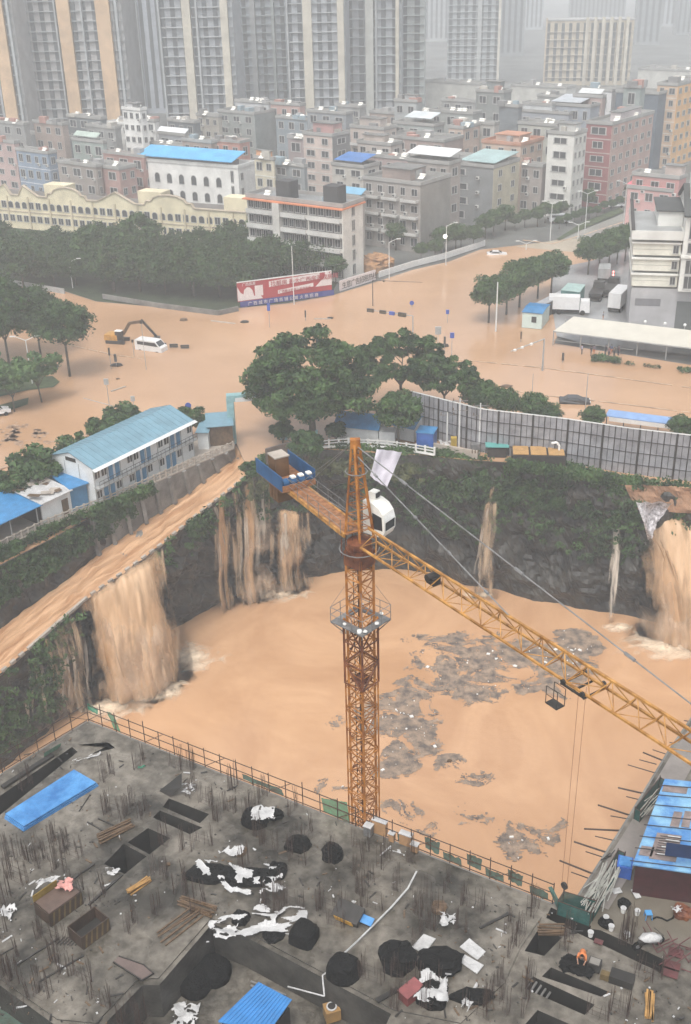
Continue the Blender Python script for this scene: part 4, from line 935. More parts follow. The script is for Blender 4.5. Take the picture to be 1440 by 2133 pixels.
# maroon box
o = obox(856, 2075, 1.25, .75, .6, ang - .25, mat('maroon_paint', (0.16, 0.035, 0.035), .4, .2, 1), 'maroon_box', 'maroon metal box near the bottom of the slab'); obox(856, 2075, 1.3, .8, .05, ang - .25, mat('maroon_lid', (0.24, 0.08, 0.08), .35, .2, 1), 'lid', None, None, z=ZS + .69, parent=o)
# striped steel boxes on the left
M_hat = mat('hazard_paint', (0.05, 0.03, 0.02), .6, .3, 1); M_haty = mat('faded_hazard_yellow', (0.13, 0.09, 0.035), .6, .3, 1)
def hazardbox(px, py, w, d, h, a, label, open_=True):
    c = P(px, py, ZS + .1); root = empty('hazard_striped_box', c, label, 'steel box'); M = Matrix.Rotation(a, 3, 'Z')
    for s, nm in ((-1, 'long_side'), (1, 'long_side')):
        b = MB(); b.box(c + M @ Vector((0, s * d / 2, h / 2)), (w, .06, h), M); side_ = b.build(nm, M_hat, root)
        b = MB(); k = int(w / .35)
        for i in range(k):
            x = -w / 2 + (i + .3) * w / k; q = [Vector((x, 0, .03)), Vector((x + .13, 0, .03)), Vector((x + .28, 0, h - .03)), Vector((x + .15, 0, h - .03))]
            b.face([c + M @ (p + Vector((0, s * (d / 2 + .034), 0))) for p in (q if s < 0 else q[::-1])])
        b.build('stripes', M_haty, side_)
    for s in (-1, 1): b = MB(); b.box(c + M @ Vector((s * w / 2, 0, h / 2)), (.06, d + .05, h), M); b.build('short_side', M_hat, root)
    b = MB(); b.box(c + Vector((0, 0, .1)), (w, d, .05), M); b.build('floor', M_hole, root)
    return root, c, M
ra, c, M = hazardbox(125, 1893, 2.3, 1.5, .95, ang - .12, 'upper of two dark hazard striped steel boxes, holding a pink cloth'); hb_, c2, M2 = hazardbox(188, 1945, 1.9, 1.3, .95, ang - .12, 'lower of two dark hazard striped steel boxes')
b = MB(); b.box(c + M @ Vector((-.3, .78, 1.15)), (1.7, .06, .55), M); b.build('yellow_panel', mat('mustard_panel', (0.20, 0.13, 0.02), .5, .2, 1), ra); b = MB(); b.box(c + Vector((0, 0, .97)), (2.2, 1.4, .03), M); b.build('cover', mat('brown_cover', (.11, .075, .06), .4, .2, 1), ra)
rag(135, 1848, 1.1, 1.0, 'pink crumpled cloth lying on the striped steel box', m=mat('pink_cloth', (.55, .27, .24), .8, .2, 2, .5, 5), seed=20, thr=-.35, hh=.5, z=ZS + 1.1, name='pink_cloth', cat='cloth'); rag(100, 1840, 1.5, .6, 'pale cloth heap behind the striped steel box', seed=21, thr=-.3, hh=.5, z=ZS + .9, rz=.5, name='pale_cloth', cat='cloth')
# stair in the left openings
b = MB(); a0 = P(118, 1968, ZS + .1); 
for i in range(8): q = a0 + Vector((.22 * i, -.02 * i, 0)); b.bar(q, q + Vector((.35, .55, 0)), .07, .07)
b.build('rebar_grid', M_dark, loc=a0, label='short rebar ladder lying below the striped boxes', cat='rebar')
# orange/blue tipped box
c = P(728, 1915, ZS + .1); root = empty('tipped_hopper', c, 'tipped dark hopper with a yellow side and blue lip', 'hopper'); M = Matrix.Rotation(ang - 1.5, 3, 'Z') @ Matrix.Rotation(.35, 3, 'X')
b = MB(); b.box(c + Vector((0, 0, .45)), (1.5, .95, .7), M, taper=1.15); b.build('hopper_body', M_dark, root); b = MB(); b.box(c + M @ Vector((-.1, -.55, .05)) + Vector((0, 0, .5)), (1.2, .06, .5), M); b.build('yellow_side', mat('amber_paint', (.62, .33, .04), .45, .15, 1), root)
b = MB(); b.box(c + M @ Vector((1.05, .1, .1)) + Vector((0, 0, .35)), (1.0, .5, .08), M); b.build('blue_lip', M_tarp, root)
b = MB()
for s in (-.5, .5): b.tube(c + Vector((s, -.3, -.02)), c + Vector((s * .8, 0, .5)), .04)
b.build('leg', M_dark, root)
# blue corrugated roof of a hut in the sunken area
q = [P(540, 2046, ZS + .2), P(608, 2082, ZS + .2), P(560, 2150, ZS - .3), P(455, 2128, ZS - .3)]
hut = empty('site_hut', (q[0].x, q[0].y, ZS - 2.6), 'hut with bright blue corrugated roof in the sunken area at the bottom', 'hut')
b = MB(); b.face(q); b.face([p - Vector((0, 0, .06)) for p in q][::-1])
for i in range(4): b.face([q[i], q[i] - Vector((0, 0, .06)), q[(i + 1) % 4] - Vector((0, 0, .06)), q[(i + 1) % 4]])
e1 = (q[1] - q[0]).normalized(); n = int((q[1] - q[0]).length / .17)
for i in range(n + 1):
    f = i / n; b.bar(q[0].lerp(q[1], f) + Vector((0, 0, .02)), q[3].lerp(q[2], f) + Vector((0, 0, .02)), .035, .035)
b.build('roof', M_bluep if 0 else mat('blue_roof_sheet', (0.03, 0.17, 0.42), .4, .12, .8), hut)
b = MB(); c = sum(q, Vector()) / 4; pl = [p.lerp(c, .08) for p in q]; b.prism([(p.x, p.y) for p in pl], ZS - 2.6, ZS - .42); b.build('wall', M_hole, hut)
# generator
g = obox(692, 2118, .85, .75, .8, .3, mat('tan_paint', (.30, .18, .07), .5, .2, 1), 'generator', 'small tan generator with a round fan on top at the bottom edge', 'generator', z=ZS - 2.5)
gc = P(692, 2118, ZS - 2.5) + Vector((0, 0, .82)); b = MB(); b.tube(gc, gc + Vector((0, 0, .06)), .3, k=16); b.build('fan_ring', M_wht, g); b = MB(); b.tube(gc + Vector((0, 0, .05)), gc + Vector((0, 0, .08)), .22, k=16); b.build('fan', M_dark, g)
obox(678, 2060, .3, .25, .25, .2, M_wht, 'white_block', 'small white block in the sunken area beside a pipe', z=ZS - 1.0); obox(720, 2100, .5, .2, .15, .9, M_haty, 'yellow_block', 'small yellow block right of the generator', z=ZS - 2.5)
# brown electric boxes by the crane
M_bx = mat('brown_board', (.38, .22, .11), .6, .15, 1)
for x, y, w, d, h, lab, mm in ((768, 1738, .5, .45, .75, 'grey cabinet with white top, leftmost of the boxes at the crane foot', M_steel), (792, 1735, .95, .35, 1.05, 'largest brown board box at the crane foot', M_bx), (817, 1750, .35, .35, .6, 'small brown box right of the largest board box', M_bx), (846, 1758, .8, .35, .85, 'second large brown board box on the rim', M_bx), (864, 1772, .45, .35, .55, 'last brown box at the right of the row on the rim', M_bx)):
    o = obox(x, y, w, d, h, -.5, mm, 'site_box', lab); pc = P(x, y, ZS + .08) + Vector((0, 0, h)); b = MB(); b.box(pc + Vector((0, 0, .03)), (w + .08, d + .08, .05), Matrix.Rotation(-.5, 3, 'Z')); b.build('lid', M_wht, o)
rag(826, 1778, 1.2, .4, 'tangle of white hose below the row of boxes', seed=31, thr=.0, hh=.4, rz=-.4)
# leaning board and metal hatch
b = MB(); q = [P(332, 1648, ZS + .1), P(355, 1660, ZS + .1), P(378, 1640, ZS + 1.0), P(378, 1612, ZS + 1.3)]; b.face(q); b.face([p + Vector((.03, .03, .05)) for p in q][::-1]); b.build('leaning_board', M_hole, loc=q[0], label='dark triangular board leaning beside the tangled white sheet', cat='board')
b = MB(); q = [P(x, y, ZS + .15) for x, y in ((248, 1992), (300, 2010), (320, 2028), (296, 2042), (236, 2004))]; b.prism([(p.x, p.y) for p in q], ZS + .1, ZS + .16); ht = b.build('hatch', mat('brown_plate', (.12, .09, .08), .35, .2, 1), loc=q[0], label='brown hatch plate with a dark rim near the slab edge at the bottom left', cat='hatch')
b = MB(); 
for i in range(4): b.bar(q[(i, 1, 2, 3)[i]] , q[(i + 1) % 5], .06, .1)
b.build('hatch_frame', M_dark, ht)
b = MB(); rq = random.Random(9)
for i in range(1500):
    x, y = rq.uniform(-10, 1440), rq.uniform(1540, 2140); w_ = P(x, y, ZS + .115)
    if (w_ - A_).dot(en) > -.4 or (250 < x < 830 and y > 1915) or (x > 1180 and y < 1900) or any(abs(x - sum(proj(p)[0] for p in h) / len(h)) < 50 and abs(y - sum(proj(p)[1] for p in h) / len(h)) < 36 for h in holes): continue
    s = rq.choice([.04, .06, .1]); b.box(w_, (s * rq.uniform(1, 7) if rq.random() < .5 else s, s, .04), Matrix.Rotation(rq.random() * 6, 3, 'Z'), mi=rq.choice([0, 0, 0, 1, 1, 2]))
b.build('construction_debris', [M_dark, M_wood, M_wht], kind='stuff', label='fine scatter of splinters, wire and rubble over the wet slab', cat='debris')
# ---------------- the corner net box, pipe racks and the blue roofed shed at the right
def netbox(pts, h, label, z=ZS, m=M_green2):
    q = [P(x, y, z) for x, y in pts]; root = empty('netted_enclosure', q[0], label, 'enclosure')
    for i in range(len(q)):
        a, c = q[i], q[(i + 1) % len(q)]; b = MB(); b.face([a, c, c + Vector((0, 0, h)), a + Vector((0, 0, h))]); b.build('net_side', m, root)
        b = MB(); b.tube(a, a + Vector((0, 0, h + .15)), .03); b.tube(a + Vector((0, 0, h)), c + Vector((0, 0, h)), .03); b.build('pole_frame', M_pole, root)
    return root
netbox([(1160, 1905), (1228, 1930), (1240, 1905), (1172, 1885)], 1.1, 'dark green netted pen at the corner of the rim')
netbox([(1235, 1918), (1300, 1800), (1285, 1793), (1222, 1905)], .9, 'long dark green netted rack full of pipes along the walkway')
netbox([(1332, 1715), (1384, 1650), (1372, 1643), (1320, 1708)], 1.0, 'green sided rack holding pipes in the middle of the walkway')
b = MB(); q = P(1145, 1845, ZS + 1.5); b.face([P(1142, 1848, ZS + 1.2), P(1150, 1846, ZS + 1.2), P(1172, 1890, ZS + .8), P(1165, 1902, ZS + .2)]); b.build('leaning_net', M_green2, loc=P(1150, 1880, ZS), label='narrow green net leaning out at the rim corner', cat='netting')
def pipes(a, c, w, n, label, z=ZS + .9, jit=.12, m=None):
    p, q = P(*a, z), P(*c, z); d = (q - p); L = d.length; d.normalize(); s = Vector((-d.y, d.x, 0)); b = MB()
    for i in range(n):
        o_ = s * rng.uniform(-w, w); l = L * rng.uniform(.3, .6); t = rng.uniform(0, L - l); k = Vector((rng.uniform(-jit, jit), rng.uniform(-jit, jit), rng.uniform(-.1, .25)))
        b.tube(p + d * t + o_ + k, p + d * (t + l) + o_ - k * .5, .03, k=5)
    b.build('pipe_stack', m or M_steel, loc=p, label=label, cat='pipes')
M_galv = mat('galvanised_pipe', (.42, .42, .38), .35, .2, 2, metal=.3)
pipes((1222, 1905), (1285, 1790), .55, 46, 'jumbled heap of galvanised pipes at the near end of the walkway', m=M_galv, jit=.3); pipes((1328, 1705), (1375, 1648), .35, 14, 'neat bundle of pale pipes in the green sided rack', m=M_galv, jit=.03)
pipes((1250, 1800), (1282, 1772), .12, 5, 'pair of dark pipes lying on the walkway', m=M_dark, jit=.02, z=ZS + .2)
q = [P(x, y, ZS + 2.6) for x, y in ((1385, 1622), (1560, 1640), (1560, 1835), (1318, 1800))]
shed = empty('site_shed', (q[3].x, q[3].y, ZS), 'shed with a patchy bright blue sheet roof on the right side of the slab', 'shed')
c = sum(q, Vector()) / 4
M_shr = mat('patched_blue_roof', (0.05, 0.19, 0.48), .4, .1, .7, .3, 3, col2=(0.22, 0.42, 0.58))
b = MB(); b.prism([(p.x, p.y) for p in q], ZS + 2.5, ZS + 2.6); b.build('roof', M_shr, shed)
b = MB(); pl = [p.lerp(c, .05) for p in q]; b.prism([(p.x, p.y) for p in pl], ZS, ZS + 2.49); b.build('wall', mat('dark_maroon_wall', (.045, .012, .014), .5, .3, 1), shed)
def on(u, v, z=ZS + 2.62): return q[3].lerp(q[2], u).lerp(q[0].lerp(q[1], u), v) * 1.0 + Vector((0, 0, z - (ZS + 2.6)))
for u0, u1, v0, v1 in ((.12, .36, .08, .36), (.02, .14, .1, .2), (.22, .31, .45, .62), (.33, .41, .46, .64), (.5, .72, .38, .5), (.36, .6, .85, .97), (.62, .74, .62, .72), (.02, .3, .84, .92)):
    b = MB(); pts = [on(u0, v0), on(u1, v0), on(u1, v1), on(u0, v1)]; b.prism([(p.x, p.y) for p in pts], ZS + 2.605, ZS + 2.64); b.build('roof_board', mat('weathered_ply', (.20, .16, .15), .5, .25, 1.5), shed)
b = MB()
for v in (.02, .16, .29, .42, .53, .66, .78, .9): b.tube(on(-.03, v, ZS + 2.7), on(1, v + .03, ZS + 2.7), .028)
for i in range(9): v = .12 + i * .025; b.tube(on(.16, v, ZS + 2.72), on(.36, v, ZS + 2.72), .02)
b.build('roof_pole', M_dark, shed)
b = MB()
for i in range(6): v = .13 + i * .04; b.bar(on(.18 + .01 * i, v, ZS + 2.7), on(.35, v, ZS + 2.7), .08, .04)
b.build('pale_lath', M_wht, shed)
b = MB(); pts = [on(.3, -.002), on(.8, -.002)]; b.face([pl[3].lerp(pl[2], .25) + Vector((-.02, -.06, 1.9)), pl[3].lerp(pl[2], .7) + Vector((-.02, -.06, 1.9)), pl[3].lerp(pl[2], .7) + Vector((-.02, -.06, .9)), pl[3].lerp(pl[2], .25) + Vector((-.02, -.06, .9))][::-1]); b.build('blue_sheet', mat('navy_sheet', (.012, .03, .09), .5, .2, 1), shed)
st = obox(1300, 1818, .9, 1.0, .9, ang - 1.3, mat('navy_blue_plastic', (.03, .10, .38), .4, .2, 1), 'blue_tank', 'dark blue boxy tank standing at the corner of the blue roofed shed', 'tank'); 
b = MB(); tc_ = P(1300, 1818, ZS + .08) + Vector((0, 0, .92)); b.box(tc_, (.7, .8, .1), Matrix.Rotation(ang - 1.3, 3, 'Z')); b.build('tank_rim', M_tarp, st)
# clutter on the right yard
def litter(px, py, w, h, name, label, m, cat=None): lump(px, py, w, h, label, m=m, name=name, cat=cat or name.replace('_', ' '), seed=px % 13, rough=.3, z=ZS + .03)
M_lb = mat('light_blue_plastic', (.08, .28, .55), .4, .1, 1)
def stool(px, py, label):
    c = P(px, py, ZS + .02); root = empty('plastic_stool', c, label, 'stool'); b = MB(); b.box(c + Vector((0, 0, .42)), (.38, .38, .05)); b.build('seat', M_lb, root)
    for sx in (-.16, .16):
        for sy in (-.16, .16): b = MB(); b.tube(c + Vector((sx * 1.2, sy * 1.2, 0)), c + Vector((sx, sy, .4)), .03); b.build('leg', M_lb, root)
stool(1350, 1912, 'light blue plastic stool in the puddled yard')
for x, y, lab in ((1342, 1848, 'round white tub nearest the dark red shed wall'), (1273, 1937, 'white bucket at the lower left of the yard'), (1298, 1900, 'white bucket highest in the yard near the net'), (1327, 1905, 'white bucket left of the blue stool'), (1230, 1950, 'white bucket at the foot of the dark trench'), (1305, 1952, 'white tin beside the two rebar posts'), (1262, 1918, 'white tin beside the dark lumps')):
    c = P(x, y, ZS + .02); b = MB(); b.tube(c, c + Vector((0, 0, .34)), .13, .17, 12); o = b.build('bucket', M_white, loc=c, label=lab, cat='bucket'); b = MB(); b.tube(c + Vector((0, 0, .33)), c + Vector((0, 0, .36)), .18, .18, 12); b.build('rim', M_wht, o)
for x, y, w, d, lab in ((1285, 1856, .55, .4, 'white board nearest the netted rack'), (1325, 1862, .35, .7, 'cream board lying in the puddled yard'), (1343, 1856, .3, .2, 'small cream tile in the puddled yard'), (1195, 1910, .4, .3, 'white notice plate below the netted pen'), (1310, 1950, .2, .2, 'small white tile by the rebar posts')):
    obox(x, y, w, d, .05, .2, M_wht, 'loose_board', lab, 'board', z=ZS + .12)
litter(1262, 1925, .38, .3, 'dark_sack', 'dark sack heap at the left of the yard', M_black, 'sack'); litter(1300, 1885, .35, .3, 'dark_sack', 'dark sack heap below the netted rack', M_black, 'sack'); litter(1420, 1905, .5, .5, 'rusty_machine', 'rusty brown machine heap at the right edge of the yard', M_red, 'machine')
rag(1410, 1897, .6, .5, 'white cap on the rusty machine at the right edge', seed=40, thr=-.3, hh=.3, z=ZS + .5)
pp = [P(x, y, ZS + .08) for x, y in ((1357, 1915), (1368, 1910), (1378, 1912), (1390, 1918), (1402, 1912), (1408, 1900))]; b = MB(); b.path(pp, .05, 7); b.build('black_hose', M_black, loc=pp[0], label='black hose snaking over the puddled yard', cat='hose')
# motorbike under a white cover
mc = P(1350, 1972, ZS + .02); root = empty('covered_motorbike', mc, 'motorbike under a crumpled white cover in the yard', 'motorbike')
d = Vector((.9, .25, 0))
for s in (-.75, .75):
    b = MB(); w = mc + d * s + Vector((0, 0, .3)); ax = Vector((-.27, .96, 0)); b.tube(w - ax * .06, w + ax * .06, .3, k=16); wh = b.build('wheel', M_black, root)
    b = MB(); b.tube(w - ax * .08, w + ax * .08, .14, k=12); b.build('hub', M_steel, wh)
b = MB(); b.bar(mc + d * -.7 + Vector((0, 0, .45)), mc + d * .6 + Vector((0, 0, .7)), .22, .3); b.build('body', M_dark, root)
b = MB(); b.ball(mc + Vector((.1, 0, .72)), .5, 14, 8, (1.25, .6, .55), .18); b.build('cover', M_wht, root, smooth=True)
b = MB(); b.tube(mc + d * .62 + Vector((-.2, .3, 1.0)), mc + d * .62 + Vector((.2, -.3, 1.0)), .025); b.build('handlebar', M_dark, root)
# maroon steel frames heap
M_mar = mat('maroon_steel', (.10, .035, .035), .5, .25, 1)
b = MB(); q0 = P(1400, 1990, ZS + .1)
for i in range(16):
    a = P(rng.uniform(1365, 1440), rng.uniform(1965, 2020), ZS + rng.uniform(.1, .6)); th = rng.choice([.5, -.6, 1.8]); b.tube(a, a + Vector((math.cos(th), math.sin(th), rng.uniform(-.1, .2))) * rng.uniform(.8, 1.8), .035)
b.build('steel_frame_heap', M_mar, loc=q0, label='tangled heap of maroon steel frames at the right edge', cat='steel frames')
for x, y, w, d_, lab in ((1408, 1985, .8, .6, 'upper maroon plate in the heap of frames'), (1400, 2010, .9, .5, 'middle maroon plate in the heap of frames'), (1395, 2028, .9, .5, 'lowest maroon plate bridging the dark trench'), (1247, 1962, .5, .35, 'small maroon plate bridging the trench near its left end')): obox(x, y, w, d_, .05, -.45, M_mar, 'maroon_plate', lab, 'plate', z=ZS + .14)
for x, y, w, d_, h, m_, nm, lab in ((1238, 2016, .7, .6, .5, M_dark, 'open_crate', 'dark open crate beside the yellow machine'), (1295, 2045, 1.3, .7, .5, M_hole, 'dark_slab_box', 'dark brown slab box right of the yellow machine'), (1268, 2040, .9, .35, .4, M_haty, 'yellow_machine', 'low yellow machine between a crate and a dark box')):
    obox(x, y, w, d_, h, -.45, m_, nm, lab, 'crate' if 'crate' in nm else 'machine' if 'mach' in nm else 'box')
obox(1238, 2016, .55, .45, .02, -.45, mat('pale_concrete_inside', (.2, .19, .17), .7, .1, 1), 'crate_inside', None, None, z=ZS + .6, parent=[o for o in COL.objects if o.name == 'open_crate'][0])
lump(1185, 2010, .5, .4, 'black frayed heap left of the crouching worker', seed=50, rough=.5); lump(1218, 2022, .5, .3, 'black heap right below the crouching worker', seed=51, rough=.4)
# stair treads in the right-hand opening
b = MB(); a0, a1 = P(1108, 2040, ZS - .2), P(1150, 2062, ZS - .6)
for i in range(5): p = a0.lerp(a1, i / 4); b.bar(p, p + (P(1093, 2059, ZS) - P(1110, 2034, ZS)), .1, .12)
b.build('stair_tread', M_conc, bld)
# bent-over worker in orange
def person(c, label, pose='stand', h=1.68, shirt=(.1, .1, .12), pants=(.03, .03, .04), face=0.0, arms='down'):
    c = Vector(c); root = empty('person', c, label, 'person'); s = h / 1.7; fx = Vector((math.cos(face), math.sin(face), 0)); sx = Vector((-fx.y, fx.x, 0))
    def J(f, l, z): return c + fx * f * s + sx * l * s + Vector((0, 0, z * s))
    if pose == 'stand':
        hip, ch, nk, hd = J(0, 0, .92), J(.02, 0, 1.22), J(.02, 0, 1.44), J(.05, 0, 1.58)
        kn = [J(.03, -.1, .5), J(-.02, .1, .5)]; ft = [J(0, -.11, .06), J(-.04, .11, .06)]; sh = [J(0, -.19, 1.39), J(0, .19, 1.39)]
        el = [J(-.03, -.25, 1.12), J(.03, .25, 1.12)]; ha = [J(.08, -.26, .88), J(.14, .22, .9)]
        if arms == 'up': el = [J(.1, -.27, 1.2), J(.12, .27, 1.2)]; ha = [J(.26, -.16, 1.35), J(.26, .16, 1.35)]
    else:
        hip, ch, nk, hd = J(-.15, 0, .75), J(.12, 0, .92), J(.33, 0, .98), J(.47, 0, .96)
        kn = [J(.05, -.13, .42), J(0, .13, .42)]; ft = [J(-.1, -.13, .05), J(-.15, .13, .05)]; sh = [J(.27, -.19, .95), J(.27, .19, .95)]
        el = [J(.36, -.25, .68), J(.38, .24, .68)]; ha = [J(.5, -.18, .45), J(.5, .16, .48)]
    b = MB()
    for i in (0, 1):
        hp = hip + sx * (.09 if i else -.09) * s
        b.tube(sh[i], el[i], .05 * s, .042 * s, 8); b.tube(el[i], ha[i], .04 * s, .03 * s, 8); b.ball(ha[i], .045 * s, 8, 5, (.8, .8, 1.2))
        for k in range(4):
            d_ = fx * .05 + sx * (.02 * (k - 1.5)) - Vector((0, 0, .04)); b.tube(ha[i] + sx * .016 * (k - 1.5), ha[i] + d_ * s * 1.3, .009 * s, .006 * s, 5)
        b.tube(ha[i], ha[i] + (sx * (.05 if not i else -.05) + fx * .03) * s, .01 * s, .008 * s, 5)
    b.tube(nk, hd, .05 * s, .05 * s, 8); b.ball(hd + Vector((0, 0, .04)), .105 * s, 12, 8, (.9, .82, 1.15)); b.ball(hd + fx * .1 * s + Vector((0, 0, .03)), .02 * s, 6, 4)
    b.build('body', mat('skin', (.38, .22, .15), .6, .05, 3), root, smooth=True)
    b = MB()
    for i in (0, 1): b.tube(sh[i], el[i], .062 * s, .055 * s, 8); b.ball(sh[i], .066 * s, 8, 5)
    b.tube(hip, ch, .15 * s, .165 * s, 10); b.tube(ch, nk, .165 * s, .09 * s, 10); b.tube(sh[0], sh[1], .07 * s, .07 * s, 8)
    b.build('shirt', mat('shirt_%d_%d_%d' % tuple(int(v * 99) for v in shirt), shirt, .8, .15, 4), root, smooth=True)
    b = MB()
    for i in (0, 1):
        hp = hip + sx * (.09 if i else -.09) * s; b.tube(hp, kn[i], .095 * s, .065 * s, 8); b.tube(kn[i], ft[i], .062 * s, .05 * s, 8); b.ball(kn[i], .066 * s, 8, 5); b.ball(ft[i] + fx * .06 * s - Vector((0, 0, .01)), .055 * s, 8, 4, (1.6, .9, .8))
    b.ball(hip, .15 * s, 10, 6, (1, 1.1, .8))
    b.build('trousers', mat('trousers_%d' % int(pants[2] * 99), pants, .8, .15, 4), root, smooth=True)
    b = MB(); b.ball(hd + Vector((0, 0, .07)) - fx * .015, .108 * s, 12, 6, (.95, .9, 1)); b.build('hair', M_black, root, smooth=True)
    return root
w = person(P(1212, 2005, ZS + .05), 'worker in orange bending over beside dark heaps on the right of the slab', 'bend', shirt=(.62, .2, .07), pants=(.45, .16, .06), face=-1.9)
# ============================================================ TOWN
GA = R(38)
uL = Vector((-math.cos(GA), math.sin(GA), 0)); uR = Vector((math.sin(GA), math.cos(GA), 0))
M_win = mat('town_window_glass', (0.055, 0.06, 0.065), 0.25, 0.25, 2, spec=.5)
M_frame = mat('town_window_frame', (0.40, 0.40, 0.39), 0.6, 0.1, 2)
b = MB()   # unit window facing -y: frame ring, pane, sill
for x, z, w, h in ((-.5, 0, .07, 1.0), (.5, 0, .07, 1.0), (0, .5, 1.07, .07), (0, -.52, 1.15, .1), (0, 0, .05, 1)): b.box((x, -.05, z), (w, .12, h))
b.mi = [0] * len(b.f); b.face([(-.5, -.03, -.5), (.5, -.03, -.5), (.5, -.03, .5), (-.5, -.03, .5)], 1)
WINME = bpy.data.meshes.new('window'); WINME.from_pydata(b.v, [], b.f); WINME.materials.append(M_frame); WINME.materials.append(M_win); WINME.polygons.foreach_set('material_index', b.mi)
b = MB()   # unit balcony facing -y
b.box((0, -.5, -.5), (1, 1, .12)); b.box((0, -1.0, -.15), (1, .06, .6)); b.box((-.5, -.5, -.15), (.03, 1, .6)); b.box((.5, -.5, -.15), (.03, 1, .6))
def balme(m, nm): me = bpy.data.meshes.new('balcony'); me.from_pydata(b.v, [], b.f); me.materials.append(m); return me
M_balc = mat('pale_balcony', (0.5, 0.5, 0.48), .7, .1, 1); BALME = balme(M_balc, 'b')
def inst(me, name, par, loc, rz=0.0, sc=(1, 1, 1)):
    o = bpy.data.objects.new(name, me); COL.objects.link(o); o.parent = par; o.location = loc; o.rotation_euler = (0, 0, rz); o.scale = sc; return o
def colm(c, r=.75):
    k = 'wall_%02d_%02d_%02d' % tuple(int(v * 99) for v in c); return mat(k, c, r, .14, .25, .0)
def lbox(root, name, x0, x1, y0, y1, z0, z1, m):
    b = MB(); o_ = wloc(root); b.box(o_ + Vector(((x0 + x1) / 2, (y0 + y1) / 2, (z0 + z1) / 2)), (x1 - x0, y1 - y0, z1 - z0)); return b.build(name, m, root)
b = MB(); b.box((0, 0, 0), (1, 1, 1)); b.tube((-.1, -.52, 0), (-.1, -.54, 0), .36, k=10, mi=1); ACME = bpy.data.meshes.new('air_conditioner'); ACME.from_pydata(b.v, [], b.f); ACME.materials.append(mat('ac_white', (.5, .5, .48), .5, .1, 1)); ACME.materials.append(M_win); ACME.polygons.foreach_set('material_index', b.mi)
NB = [0]
